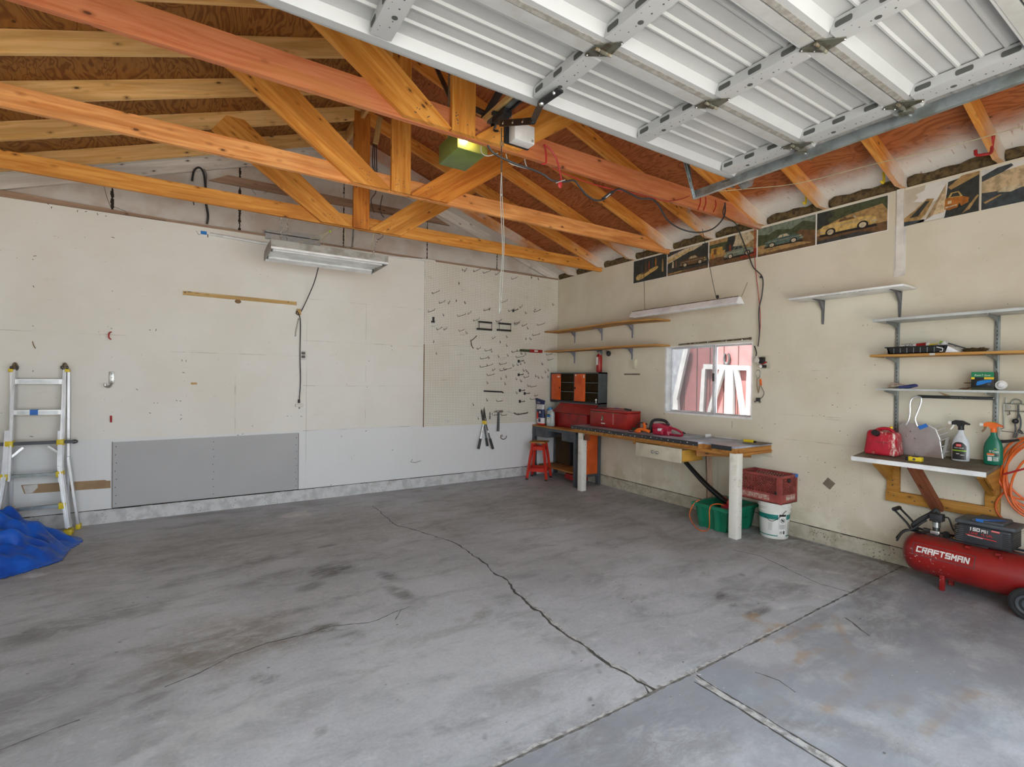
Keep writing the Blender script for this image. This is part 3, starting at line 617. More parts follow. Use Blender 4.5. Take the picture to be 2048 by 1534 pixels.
# ------------------------------------------------------------------ roof timbers
YR = [-.455, -1.12, -1.765, -2.41, -3.03, -3.665, -4.30, -4.945, -5.57, -6.2, -6.84]
TH = .15
def rpoly(side):
    if side > 0: return [(RX+.02, zr(RX+.02)), (-.13, zr(-.13)), (-.06, WT+.002), (.13, WT+.002), (.13, zr(.13)+TH), (RX+.02, zr(RX+.02)+TH)]
    return [(RX-.02, zr(RX-.02)), (RX-.02, zr(RX-.02)+TH), (LX-.13, zr(LX-.13)+TH), (LX-.13, WT-.09), (LX+.1, zr(LX+.1))]
def rafter(side, y, m, parent=None):
    b = MB().prism(rpoly(side), 'y', y-.019, y+.019, m, grain=(1, -SR if side > 0 else SL)); return b.build('rafter' if parent else 'roof_rafter', parent, smooth=0)
nth = ['first', 'second', 'third', 'fourth', 'fifth', 'sixth', 'seventh', 'eighth', 'ninth']
landR = {-.455: 'nearest the back wall, its white end beside the corner', -1.765: 'landing just left of the posters', -3.03: 'with its foot over the second and third posters',
         -4.30: 'landing above the yellow-car poster, crossed by the door track', -4.945: 'whose foot meets the white vertical tape seam in the wall', -5.57: 'carrying the bent red hook near its foot', -6.2: 'at the far right behind the raised door', -6.84: 'closest to the garage entrance, above the raised door'}
for i, y in enumerate(YR):
    if i in (1, 3, 5): continue
    tag(rafter(1, y, 'raft_r'), 'right-slope roof rafter '+landR[y], 'rafter', 'right-slope rafters')
landL = {-.455: 'lowest of the pale rafters, just before the white gable', -1.765: 'between the middle and back trusses, crossing behind both tie beams', -3.03: 'highest pale rafter, cut off by the top edge of the photo'}
for i in (0, 2, 4):
    tag(rafter(-1, YR[i], 'raft_l'), 'left-slope roof rafter, '+landL[YR[i]], 'rafter', 'left-slope rafters')
def truss(y, lab, zc, hc, mt, mw, mk_, mr):
    t = thing('roof_truss', lab, 'truss', (RX, y, zc))
    c = MB().prism([(LX, zc), (0.0, zc-.01), (.12, WT), (.12, WT+.05), (-.35, zc+hc), (LX, zc+hc)], 'y', y+.020, y+.058, mt); c.build('tie_beam', t, smooth=0)
    MB().prism([(-3.78, zc), (-3.60, zc), (-3.60, RZ+.08), (-3.78, RZ+.08)], 'y', y-.020, y+.018, mk_, grain=(0, 1)).build('king_post', t, smooth=0)
    L = [(-3.785, zc+.01), (-3.80, zc-.0), (-4.12, zc), (-5.14, 3.99), (-5.02, 4.16), (-4.86, 4.16)]
    MB().prism(L, 'y', y-.021, y+.018, mw, grain=(-1, .72)).build('brace', t, smooth=0)
    R = [(-3.595, zc+.01), (-3.58, zc), (-3.22, zc), (-2.24, 3.99), (-2.34, 4.14), (-2.52, 4.14)]
    MB().prism(R, 'y', y-.021, y+.018, mr, grain=(1, .72)).build('brace', t, smooth=0)
    for sgn, m in ((1, 'raft_r'), (-1, 'raft_l')): rafter(sgn, y, m, t)
    nails = MB(); r = random.Random(int(-y*100))
    for cx in (-3.69, -4.0, -3.38):
        for _ in range(7): x = cx+r.uniform(-.07, .07); z = zc+r.uniform(.03, .13); nails.cyl((x, y-.0245, z), (x, y-.018, z), .004, 'nail_dark', 6)
    nails.build('nail', t)['kind'] = 'stuff'
    return t
truss(YR[5], 'roof truss nearest the garage door, with a red-brown tie beam behind the green opener', 3.30, .170, 'chord1', 'truss', 'truss', 'truss')
truss(YR[3], 'middle roof truss of the three, its knotty tie beam just beyond the opener', 3.285, .145, 'chord2', 'truss', 'truss', 'truss2')
truss(YR[1], 'rearmost roof truss, with the chained workshop light hung below its tie beam', 3.28, .145, 'truss', 'truss', 'truss2', 'truss')
gt = thing('gable_truss', 'whitewashed roof truss fixed against the back gable siding', 'truss', (RX, .03, 3.3))
for sgn in (1, -1): MB().prism(rpoly(sgn), 'y', .012, .05, 'white_timber', grain=(1, -SR*sgn)).build('rafter', gt, smooth=0)
MB().prism([(-5.15, 3.88), (-2.05, 3.90), (-2.3, 4.0), (-4.95, 3.985)], 'y', .02, .05, 'brown_timber').build('collar_board', gt, smooth=0)
# insulation pushed into the gaps over the side wall
for i in range(9):
    y0 = YR[i]; y1 = YR[i+1]
    b = MB(); n = 10; m = 8; vs = []; fs = []; r = random.Random(i+5)
    for a in range(n+1):
        y = y0-.021+(y1-y0+.042)*a/n; k = .052+.012*sin(a*1.7+i)+r.uniform(-.004, .004)
        if a in (0, n): k *= .78
        for c in range(m): th = 2*pi*c/m; vs.append((.045+k*.8*cos(th)-.01*sin(a+i), y, WT+.055+k*sin(th)))
    for a in range(n):
        for c in range(m): d = (c+1) % m; fs.append((a*m+c, a*m+d, (a+1)*m+d, (a+1)*m+c))
    fs += [tuple(range(m)), tuple(n*m+c for c in range(m))]
    b.add(vs, fs, 'insul')
    tag(b.build('insulation_roll', smooth=80), 'brown insulation roll stuffed above the side wall, %s one from the back corner' % nth[i], 'insulation', 'insulation over the side wall')
b = MB(); b.tube([(.045, -.02, WT+.05), (.045, -.2, WT+.055), (.045, -.43, WT+.05)], .05, 'insul', 8, 3)
tag(b.build('insulation_roll', smooth=80), 'brown insulation roll tucked right in the back corner over the walls', 'insulation', 'insulation over the side wall')

# ------------------------------------------------------------------ window and the barn beyond it
wn = thing('window_1', 'white sliding window with a dusty left pane', 'window', (.05, -2.95, WB)); wn['kind'] = 'structure'
f = MB(); t = .022
f.box((-.004, W1-t, WB+t), (.14, W1, WTP-.012)).box((-.004, W0, WB+t), (.14, W0+.012, WTP-.012)).box((-.006, W0, WB), (.14, W1, WB+t)).box((-.004, W0, WTP-.012), (.14, W1, WTP)); f.build('window_frame', wn)
f = MB(); y0, y1, z0, z1 = W0+.012, W1-t, WB+t, WTP-.012; ym = -3.03
for a, b in (((.085, ym, z0+.022), (.10, ym+.03, z1-.02)), ((.085, y1-.02, z0+.022), (.10, y1, z1-.02)), ((.085, ym, z0), (.10, y1, z0+.022)), ((.085, ym, z1-.02), (.10, y1, z1))): f.box(a, b, 'alu_paint')
s1 = f.build('sash', wn); MB().box((.091, ym+.03, z0+.022), (.094, y1-.02, z1-.02), 'glass_hazy').build('glass_pane', s1)
f = MB()
for a, b in (((.102, y0, z0+.018), (.117, y0+.012, z1-.016)), ((.102, ym-.015, z0+.018), (.117, ym, z1-.016)), ((.102, y0, z0), (.117, ym, z0+.018)), ((.102, y0, z1-.016), (.117, ym, z1))): f.box(a, b, 'alu_paint')
s2 = f.build('sash', wn); MB().box((.108, y0+.012, z0+.018), (.111, ym-.015, z1-.016), 'glass').build('glass_pane', s2)
MB().bev((.072, ym-.002, 1.60), (.086, ym+.024, 1.70), 'dark_steel', .003).build('latch', wn)
MB().box((-.002, W1+.0, WB-.03), (.0, W1+.005, WB-.0), 'nail_dark').build('nail', wn)
bn = thing('barn', 'red board barn with white trimmed door seen through the window', 'building', (3.5, -.8, -.05))
s = MB(); s.box((3.0, -3.6, -.05), (5.5, 1.2, 4.2), 'barn_red')
for k in range(16): y = -3.5+k*.29; s.box((2.992, y, 0), (3.0, y+.012, 4.2), 'groove')
s.build('wall_boards', bn)
def Q(u, v): q = P(u, v, 'x', 2.97); return (q.y, q.z)
def brd(pts, name, m='barn_white', x0=2.93, x1=2.992): MB().prism([Q(*p) for p in pts], 'x', x0, x1, m).build(name, bn, smooth=0)
brd([(1409, 728), (1502, 732), (1502, 741), (1409, 738)], 'door_top_rail'); brd([(1406, 738), (1413, 738), (1408, 836), (1400, 836)], 'door_stile'); brd([(1496, 741), (1502.5, 741), (1501, 842), (1493, 842)], 'door_stile')
brd([(1455, 738), (1470, 739), (1469, 842), (1453, 842)], 'door_centre_board', x0=2.90); brd([(1443, 739), (1452, 739), (1424, 826), (1418, 842), (1412, 842)], 'door_brace', x0=2.91); brd([(1471, 740), (1478, 740), (1494, 842), (1486, 842)], 'door_brace', x0=2.91)
brd([(1374, 692), (1383.5, 692), (1359, 800), (1350, 800)], 'barge_board', x0=2.88, x1=2.95); brd([(1350, 800), (1361, 800), (1362, 830), (1346, 830)], 'barge_board', x0=2.88, x1=2.95)
MB().prism([Q(1325, 680), Q(1378, 680), Q(1350, 840), Q(1325, 840)], 'x', 2.95, 2.992, 'shingle').build('shingle_panel', bn)
b = MB(); hs = [P(1453.5+10*cos(a)*.55-.0, 717+11*sin(a), 'x', 2.975) for a in [radians(q) for q in range(-60, 241, 20)]]
b.tube([(p.x, p.y, p.z) for p in hs], .022, 'dark_steel', 6); b.build('horseshoe', bn)

# ------------------------------------------------------------------ raised sectional door
DL, DR, DY, SEC = -6.78, -1.86, -4.575, .545
gd = thing('garage_door', 'white ribbed steel sectional door raised flat overhead', 'garage door', (-3.73, DY, 3.0))
ST = [-6.60, -5.50, -4.58, -3.725, -2.955, -2.115]
for k in range(4):
    ya = DY-k*SEC; yb = ya-SEC+.004; z = 3.125
    prof = [(ya, z-.035), (ya-.012, z-.052), (ya-.055, z-.052), (ya-.075, z-.006), (ya-.10, z)]
    for q in range(1, 5):
        c = ya-.075-q*.085; prof += [(c+.012, z), (c+.004, z-.009), (c-.004, z-.009), (c-.012, z)]
    prof += [(yb+.085, z), (yb+.066, z-.022), (yb+.062, z-.052), (yb, z-.052), (yb, z+.012), (ya, z+.012)]
    p = MB().prism(prof, 'x', DL, DR, 'door_white').build('door_section', gd, smooth=25)
    if k: MB().box((DL, ya-.030, 3.0705), (DR, ya-.003, 3.0725), 'seal_grime').box((DL, ya+.004, 3.0715), (DR, ya+.055, 3.0725), 'door_rail').build('weather_strip', p)
    else: MB().box((DL, ya-.004, 3.082), (DR, ya+.012, 3.108), 'door_rail').build('weather_strip', p)
    for i, x in enumerate(ST):
        wd = .047 if i != 5 else .06; a = ya-.075 if k == 0 else ya-.06; b_ = yb+.06
        s = MB(); s.bar((x, a, 3.093), (x, b_, 3.093), wd*2, .052, 'door_white')
        m = s.build('stile', p)
        h = MB(); L = a-b_
        for fr in (.12, .5, .88):
            y = a-L*fr
            h.bev((x-wd-.0015, y-.033, 3.078), (x-wd+.004, y+.033, 3.104), 'dark_slot', .008, 2, axes='x')
        for fr, rr in ((.36, .013), (.5, .004), (.3, .003), (.64, .004), (.7, .003), (.2, .003), (.84, .003)): y = a-L*fr; h.cyl((x+.012, y, 3.0662), (x+.012, y, 3.070), rr, 'dark_slot', 12)
        for fr in (.1, .17, .45, .55, .8, .9): y = a-L*fr; h.cyl((x-.025, y, 3.0665), (x-.025, y, 3.070), .0022, 'dark_slot', 8)
        h.build('slot', m)['kind'] = 'stuff'
for k in (1, 2, 3):
    y = DY-k*SEC
    for i, x in enumerate(ST):
        h = MB(); h.prism([(x-.052, y+.062), (x-.040, y+.07), (x+.055, y+.01), (x+.05, y-.01), (x+.04, y-.085), (x+.028, y-.09), (x-.05, y-.012)], 'z', 3.0625, 3.066, 'hinge')
        h.cyl((x-.045, y, 3.058), (x+.05, y, 3.058), .0075, 'rust_metal', 10); h.cyl((x-.02, y, 3.056), (x+.02, y, 3.056), .011, 'hinge', 10)
        for q in ((-.04, .06), (.036, -.08), (.01, .03)): h.ball((x+q[0], y+q[1], 3.062), .005, 'steel', 8)
        o = h.build('hinge', gd)
        if i == 5:
            MB().cyl((x+.03, y, 3.05), (DR-.06, y, 3.05), .006, 'steel', 8).cyl((DR-.085, y, 3.05), (DR-.06, y, 3.05), .022, 'rust_metal', 14).bev((x+.04, y-.03, 3.04), (x+.09, y+.03, 3.062), 'hinge', .006).build('roller', o)
        elif i == 0: MB().cyl((x-.03, y, 3.05), (DL+.01, y, 3.05), .006, 'steel', 8).build('roller', o)
h = MB(); h.bev((DR-.14, DY-.02, 3.058), (DR-.02, DY+.05, 3.07), 'hinge', .004); h.cyl((DR-.12, DY+.02, 3.045), (DR-.035, DY+.02, 3.045), .012, 'hinge', 10); h.prism([(DR-.02, 3.10), (DR+.035, 3.075), (DR+.01, 3.02), (DR-.035, 3.04)], 'y', DY-.10, DY-.02, 'zinc'); h.build('top_bracket', gd)

def track(x, y0, y1, z, lab, s):
    t = thing('door_track', lab, 'track', (x, y1, z-.03))
    pr = [(x+s*.0, z-.03), (x+s*.028, z-.03), (x+s*.030, z+.028), (x+s*.0, z+.03), (x+s*.0, z+.026), (x+s*.026, z+.024), (x+s*.024, z-.026), (x, z-.026)]
    MB().prism(pr, 'y', y0, y1, 'galv').build('rail', t)
    h = MB()
    ha = Vector((x+s*.03, -4.29, z-.03)); hb = ha+Vector((s*.44, 0, .95)); hc = ha+Vector((s*.05, 0, .12)); hd = ha+Vector((s*.27, 0, .93))
    for a, b in ((ha, hb), (hc, hd)): h.bar(a, b, .030, .003, 'galv', up=(0, 1, 0)); h.bar(a, b, .003, .028, 'galv', up=(0, 1, 0))
    o = h.build('hanger_angle', t); q = MB()
    for i in range(20):
        for a, b in ((ha, hb), (hc, hd)): w_ = a.lerp(b, (i+.5)/20); q.cyl(w_+Vector((0, -.0035, 0)), w_+Vector((0, .0035, 0)), .006, 'dark_slot', 8)
    q.build('hole', o)['kind'] = 'stuff'; return t
track(-1.965, -4.27, -7.30, 3.05, 'galvanized door track running along the side wall end of the raised door', -1)
track(-6.84, -4.27, -7.30, 3.05, 'galvanized door track on the far left edge of the raised door', -1)

# ------------------------------------------------------------------ opener, rail, arm, receiver
op = thing('door_opener', 'olive green garage door opener with a lit bulb and long rail', 'door opener', (-3.5, -3.4, 3.285))
b = MB(); b.bev((-3.645, -3.50, 3.285), (-3.405, -3.15, 3.44), 'olive', .014); b.build('motor_housing', op)
MB().bev((-3.655, -3.512, 3.28), (-3.40, -3.50, 3.375), 'olive', .006).build('lamp_cover', op)
MB().ball((-3.605, -3.545, 3.355), .032, 'bulb', 16).build('bulb', op); MB().cyl((-3.605, -3.515, 3.375), (-3.605, -3.54, 3.36), .014, 'white_paint').build('bulb_socket', op)
for x in (-3.63, -3.42): MB().bar((x, -3.30, 3.42), (x, -3.30, 4.0), .025, .003, 'galv').build('hanger_strap', op)
rl = MB(); rl.bar((-3.47, -3.3, 3.465), (-3.47, -7.2, 3.465), .030, .040, 'galv'); rl.bar((-3.447, -3.3, 3.455), (-3.447, -7.2, 3.455), .012, .05, 'black'); rl.bar((-3.50, -3.62, 3.475), (-3.50, -7.2, 3.475), .022, .035, 'lath'); rl.build('rail', op)
tr = MB(); tr.bev((-3.50, -3.90, 3.40), (-3.43, -3.74, 3.45), 'black', .008); tr.bar((-3.53, -3.80, 3.44), (-3.40, -3.80, 3.44), .03, .02, 'black'); tr.tube([(-3.465, -3.75, 3.41), (-3.47, -3.72, 3.37), (-3.46, -3.76, 3.35)], .008, 'black', 8, 3); tr.build('trolley', op)
a0 = P(1001, 247, 'y', -3.86); a1 = P(1066, 242, 'y', -4.26); a2 = P(1083, 196, 'y', -4.66); a3 = P(1097, 186, 'y', -4.74); a3.z = 3.052; a2.z = 3.045
ar = MB(); ar.bar(a0, a1, .010, .040, 'black', up=(0, 0, 1)); ar.bar(a1, a2, .010, .036, 'black', up=(-.6, .4, .7)); ar.ball(a1, .022, 'black', 10)
for f_ in (.1, .42, .72): q = Vector(a0).lerp(a1, f_); ar.cyl(q+Vector((-.004, -.012, 0)), q+Vector((0, .006, 0)), .009, 'steel', 10)
ar.ball(a2, .016, 'steel', 10); ar.bar(a2, a3+Vector((.03, -.06, -.002)), .04, .012, 'black'); ar.ball(a3+Vector((.012, -.03, -.008)), .010, 'steel', 10); ar.build('lift_arm', op)
cord = MB(); c0 = P(1003, 256, 'y', -3.79); cord.tube([c0, P(1003, 290, 'y', -3.79), P(1003, 345, 'y', -3.79)], .004, 'txt_dark', 6)
cord.ball(P(1004, 288, 'y', -3.79), .018, 'brown_stain', 10, (1, .3, 1.2)); cord.build('release_cord', op)
ll = bpy.data.lights.new('opener_bulb_light', 'POINT'); ll.energy = .8; ll.color = (1, .78, .45); ll.shadow_soft_size = .04
lo = bpy.data.objects.new('opener_bulb_light', ll); col.objects.link(lo); lo.location = (-3.605, -3.60, 3.355)
rp = MB(); rp.tube([P(1003, 345, 'y', -3.79), P(1001, 400, 'y', -3.79), P(1005, 500, 'y', -3.79), P(1001, 560, 'y', -3.79), P(998, 627, 'y', -3.79)], .0032, 'rope', 6, 4)
rp.tube([P(1003, 345, 'y', -3.785), P(1005, 410, 'y', -3.785), P(1008, 480, 'y', -3.785), P(1005, 560, 'y', -3.785), P(1001, 618, 'y', -3.785)], .003, 'rope', 6, 4)
rp.ball(P(1000, 620, 'y', -3.79), .012, 'rope', 10, (.6, .6, 1.2)); rp.ball(P(1003, 390, 'y', -3.79), .008, 'rope', 8)
tag(rp.build('pull_rope'), 'long doubled off-white rope hanging from the opener release over the pegboard', 'rope')
rc = thing('receiver_box', 'white plastic receiver box screwed to the front truss brace', 'receiver', (-3.23, -3.75, 3.35))
q0 = P(1026, 281, 'y', -3.76); q1 = P(1066, 252, 'y', -3.76)
MB().bev((q0.x, -3.785, q0.z+.004), (q1.x, -3.70, q1.z-.018), 'white_paint', .006).build('case', rc); MB().bev((q0.x-.035, -3.70, q0.z), (q1.x+.01, -3.688, q1.z-.005), 'black', .012, 3, axes='y').build('mount_plate', rc)
m = MB()
for k in range(2): m.box((q1.x-.03, -3.787, q0.z+.02+k*.010), (q1.x-.012, -3.784, q0.z+.024+k*.010), 'dark_slot')
m.build('vent_slot', rc)
MB().tube([(q0.x+.0, -3.74, q1.z-.02), (q0.x-.02, -3.76, q1.z+.02), P(1001, 248, 'y', -3.82)], .003, 'rope', 6, 4).build('antenna_wire', rc)

# wires and cords strung along the front truss
def cordline(name, pts, r, m, lab, cat, y=None, sm=5, extra=None, group=None):
    c = MB(); c.tube([P(u, v, 'y', y) if y is not None else Vector(q) for q in pts for (u, v) in [q[:2]]], r, m, 6, sm)
    if extra: extra(c)
    return tag(c.build(name), lab, cat, group)
def ex(c):
    a = P(1206, 398, 'y', -3.73); b_ = P(1225, 384, 'y', -3.73); c.bar(a, b_, .026, .024, 'bench_black'); c.bar(P(1212, 395, 'y', -3.745), P(1220, 388, 'y', -3.745), .014, .006, 'silver_label')
cordline('extension_cord', [(975, 290), (990, 308), (1030, 327), (1062, 338), (1088, 350), (1105, 361), (1130, 363), (1148, 361), (1160, 375), (1175, 392), (1190, 400), (1206, 399), (1225, 385), (1238, 378), (1258, 386), (1280, 397), (1303, 398), (1318, 412), (1335, 440), (1362, 458), (1395, 465), (1425, 458), (1444, 440), (1450, 425), (1450, 405)], .0075, 'bench_black', 'black extension cord sagging along the front truss to the side wall', 'cord', -3.73, 4, ex)
def ex(c): c.ball(P(1120, 369, 'y', -3.74), .03, 'cord_red', 12, (.7, .3, 1)); c.tube([P(1112, 366, 'y', -3.745), P(1120, 363, 'y', -3.745), P(1130, 360, 'y', -3.745)], .004, 'rope', 6)
cordline('tow_strap', [(1084, 328), (1092, 325), (1091, 300), (1088, 290), (1100, 298), (1113, 318), (1120, 345), (1123, 362)], .007, 'cord_red', 'red cord looped over the front truss with a red knob hanging off it', 'cord', -3.73, 4, ex)
cordline('red_wire', [(1105, 336), (1150, 356), (1210, 375), (1260, 385), (1300, 394), (1330, 402), (1355, 400), (1378, 392)], .004, 'cord_red', 'thin red wire running beneath the front truss tie beam', 'wire', -3.72, 4)
for k, (u, v0, v1) in enumerate(((1400, 390, 420), (1411, 394, 420), (1431, 400, 424))):
    cordline('wrap_wire', [(u, v0), (u+1, (v0+v1)//2), (u-4, v1)], .005, 'cord_red', 'red wire wrapped around the front tie beam near the side wall, %s of three' % ('leftmost', 'middle', 'rightmost')[k], 'wire', -3.652, 3, None, 'red wire wraps')
c = MB(); p0 = P(1450, 408, 'y', -3.73); c.tube([p0, P(1447, 430, 'y', -3.73), P(1470, 446, 'y', -3.60), B(1478, 462, -.06), B(1497, 510, -.03), B(1507, 535, -.03), B(1525, 555, -.03), B(1524, 590, -.03), B(1518, 620, -.03), B(1519, 665, -.03), B(1516, 693, -.03)], .006, 'bench_black', 6, 5)
c.ball(B(1522, 554, -.035), .014, 'bench_black', 8); tag(c.build('power_cable'), 'black cable dropping over the posters down to the outlet by the window', 'cable')
c = MB(); c.tube([B(1510, 452, -.02), B(1510, 520, -.02), B(1513, 555, -.02), B(1517, 590, -.02), B(1521, 640, -.02), B(1517, 690, -.02)], .0035, 'cord_red', 6, 5); c.tube([B(1495, 565, -.03), B(1480, 598, -.2), B(1470, 600, -.26)], .003, 'brown_stain', 6, 4)
tag(c.build('red_wire'), 'thin red wire hanging down the side wall right of the window', 'wire')
c = MB(); pts = [Fl(1430, 383, 3.36), Fl(1500, 377, 3.36), Fl(1600, 366, 3.35), Fl(1740, 330, 3.36), Fl(1900, 293, 3.36), Fl(2046, 252, 3.36)]; c.tube(pts, .003, 'twine', 5, 3); tag(c.build('string_line'), 'pale string stretched beneath the right-hand rafters', 'string')
for nm, (u, v), lab in (('cable_tangle', (0, 0), ''),):
    c = MB()
    for q in ([(962, 292), (963, 305), (975, 312), (996, 306)], [(1012, 308), (1018, 325), (1038, 333), (1058, 338)], [(1049, 318), (1053, 332), (1062, 338), (1068, 342)]): c.tube([P(a, b_, 'y', -3.715) for a, b_ in q], .004, 'rope', 6, 5)
    tag(c.build('white_wire'), 'white wires tied below the front tie beam by the opener', 'wire')
# hooks at the roof edge
def hook(name, pts, r, m, lab): c = MB(); c.tube(pts, r, m, 8, 4); return tag(c.build(name), lab, 'hook', 'hooks on the right rafters')
hook('ladder_hook', [B(1987, 272, -.32), B(1984, 290, -.28), B(1982, 305, -.22), B(1968, 309, -.22), B(1953, 310, -.22), B(1951, 300, -.22)], .011, 'cord_red', 'red vinyl ladder hook on a right-slope rafter')
hook('utility_hook', [B(1767, 345, -.12), B(1768, 360, -.12), B(1766, 366, -.13), B(1762, 362, -.14)], .010, 'yellow', 'yellow hook hanging nearer the white wall seam')
hook('utility_hook', [B(1612, 388, -.12), B(1612, 402, -.12), B(1610, 408, -.13), B(1606, 404, -.14)], .010, 'yellow', 'yellow hook hanging above the gap of insulation between posters three and four')
hook('eye_hook', [P(1376, 414, 'y', -3.68), P(1380, 420, 'y', -3.68), P(1378, 425, 'y', -3.68), P(1374, 421, 'y', -3.68)], .004, 'steel', 'small steel eye hook under the front tie beam')
# black pipes in the roof behind the opener
c = MB(); c.tube([P(1010, 165, 'y', -3.35), P(963, 247, 'y', -3.25)], .030, 'bench_black', 8); c.tube([P(868, 125, 'y', -2.7), P(903, 200, 'y', -3.3)], .02, 'bench_black', 8); c.tube([P(945, 216, 'y', -3.3), P(975, 230, 'y', -3.25)], .022, 'bench_black', 8)
tag(c.build('angle_brace'), 'black perforated steel braces up in the roof beside the opener', 'brace')
b = MB(); b.bar(P(760, 235, 'y', -1.6), P(751, 287, 'y', -1.6), .03, .05, 'lath'); tag(b.build('scrap_lath'), 'short thin lath hanging vertically by the rearmost king post', 'lath')
c = MB()
for k in range(3): c.tube([A(747+k*3, 285, -.9), A(745+k*4, 320, -.9), A(748+k*3, 350, -.9)], .006, 'bench_black', 6, 4)
c2 = MB()
for q in ([(745, 345), (752, 382), (742, 400), (748, 425)], [(765, 390), (760, 420), (768, 435)]): c2.tube([A(a, b_, -.1) for a, b_ in q], .006, 'nail_dark', 6, 4)
tag(c2.build('cable_tangle'), 'tangle of dark cables against the gable behind the rearmost king post', 'cable'); tag(c.build('cable_bundle'), 'dark cables hanging beside the rearmost king post', 'cable')

# ------------------------------------------------------------------ hanging workshop light and its chains
wl = thing('workshop_light', 'two-tube fluorescent shop light with white reflector on chains', 'light fixture', (-4.01, -.87, 2.90))
x0, x1, y0, y1, z0, z1 = -4.62, -3.40, -1.21, -.56, 2.90, 2.99; yr = [(y0, z0), (y0+.03, z0+.002), (y0+.2, z0+.045), (y0+.27, z0+.03), (y0+.38, z0+.03), (y0+.45, z0+.045), (y1-.03, z0+.002), (y1, z0), (y1, z0+.01), (y1-.05, z1-.02), (y1-.2, z1), (y0+.2, z1), (y0+.05, z1-.02), (y0, z0+.01)]
MB().prism(yr, 'x', x0+.012, x1-.012, 'reflector').build('reflector', wl)
f = MB()
for x in (x0, x1-.012): f.prism([(y0, z0), (y1, z0), (y1-.04, z1+.005), (y0+.04, z1+.005)], 'x', x, x+.012, 'fixture_top')
f.box((x0, y0+.19, z1), (x1, y1-.19, z1+.012), 'fixture_top'); f.box((x0, y0-.003, z0+.0), (x1, y0+.002, z0+.022), 'white_paint'); f.box((x0, y0-.002, z0+.022), (x1, y0+.003, z0+.095), 'fixture_top'); f.box((x0, y1-.003, z0+.004), (x1, y1, z0+.07), 'fixture_top'); f.build('housing', wl)
for y in (y0+.13, y1-.13):
    o = MB().cyl((x0+.03, y, z0+.018), (x1-.03, y, z0+.018), .013, 'tube_white', 14).build('fluorescent_tube', wl)
    for x in (x0+.02, x1-.03): MB().bev((x-.004, y-.018, z0+.0), (x+.012, y+.018, z0+.045), 'dark_steel', .003).build('lamp_holder', wl)
def chain(name, p0, p1, r, m, parent, n=None):
    p0 = Vector(p0); p1 = Vector(p1); L = (p1-p0).length; n = n or int(L/(r*4.2)); d = (p1-p0)/n; c = MB()
    for i in range(n):
        a = p0+d*(i+.5); s = Vector((1, 0, 0)) if i % 2 else Vector((0, 1, 0)); h = d*.62; q = [a+h*sin(t)+s*r*1.35*cos(t) for t in [2*pi*k/8 for k in range(8)]]
        c.tube(q, r*.32, m, 4, closed=True)
    return c.build(name, parent)
for u, v, x in ((551, 430, -4.50), (562, 430, -4.44)): chain('chain', (x, -1.02, 3.30), (x+.01, -.90, 2.99), .008, 'steel', wl)
chain('chain', P(755, 478, 'y', -.95), (-3.50, -.88, 2.99), .008, 'steel', wl)
c = MB(); c.tube([P(757, 468, 'y', -1.1), P(765, 468, 'y', -1.05), P(765, 474, 'y', -1), P(755, 480, 'y', -.96)], .004, 'bench_black', 6, 4); c.tube([P(707, 458, 'y', -1.09), P(706, 475, 'y', -.95), P(704, 496, 'y', -.88)], .012, 'steel', 6, 3); c.build('hanger_wire', wl)
def ex(c):
    for q in ([(680, 440), (665, 458), (655, 465), (640, 480), (628, 488)], [(655, 465), (630, 475), (610, 482), (590, 486), (570, 482), (552, 479)], [(655, 463), (690, 452)], [(648, 490), (646, 480), (655, 475)], [(690, 450), (692, 490), (700, 496)], [(705, 496), (715, 485)], [(748, 458), (744, 485), (732, 493)], [(743, 430), (749, 452), (745, 485), (742, 502)]): c.tube([P(a, b_, 'y', -.98) for a, b_ in q], .0035, 'twine', 5, 4)
c = MB(); ex(c); c.ball(P(660, 463, 'y', -.98), .014, 'label_lime', 8); tag(c.build('wire_bundle'), 'loose greenish and white wires strung above the chained shop light', 'wire')
c = MB(); c.tube([P(638, 530, 'y', -.45), P(630, 560, 'y', -.3), A(621, 583, -.15), A(605, 618, -.03), A(597, 630, -.03)], .006, 'black', 6, 5)
c.tube([A(597, 630, -.03), A(593, 627, -.03), A(594, 622, -.03), A(599, 632, -.03), A(601, 650, -.03), A(600, 710, -.03), A(601, 760, -.03), A(599, 795, -.03), A(598, 803, -.03)], .006, 'black', 6, 5); c.cyl(A(598, 799, -.03), A(598, 806, -.03), .014, 'black'); tag(c.build('light_cable'), 'black power cord hanging from the shop light down the back wall', 'cord')
b = MB(); q = A(593, 618); b.bev((q.x-.0, -.03, 2.385), (q.x+.05, 0, 2.455), 'lath', .002); tag(b.build('wood_block'), 'small wooden block nailed to the back wall, cord looped over it', 'wood block')
c = MB(); c.tube([A(597, 636, -.012), A(592, 655, -.012), A(590, 668, -.012), A(591, 673, -.012), A(593, 660, -.012), A(598, 637, -.012)], .0022, 'nail_dark', 5, 4); tag(c.build('wire_loop'), 'thin wire loop hanging below the small wooden block', 'wire')
b = thing('wall_outlet', 'dark double outlet with pale plate on the back wall beside the cord', 'outlet', (-4.10, -.005, 1.82))
MB().bev((-4.135, -.006, 1.81), (-4.07, 0, 1.93), 'paper_tear', .003).build('cover_plate', b); o = MB()
for z in (1.835, 1.88): o.bev((-4.125, -.012, z), (-4.08, -.005, z+.034), 'outlet_brown', .008, 3, axes='y')
o.build('receptacle', b)
b = thing('wall_outlet', 'small white outlet box low on the back wall where the black cord plugs in', 'outlet', (-4.15, -.02, 1.22)); MB().bev((-4.19, -.04, 1.21), (-4.10, 0, 1.245), 'warm_white', .004).build('case', b); MB().box((-4.16, -.042, 1.19), (-4.14, -.04, 1.205), 'nail_dark').build('screw', b)
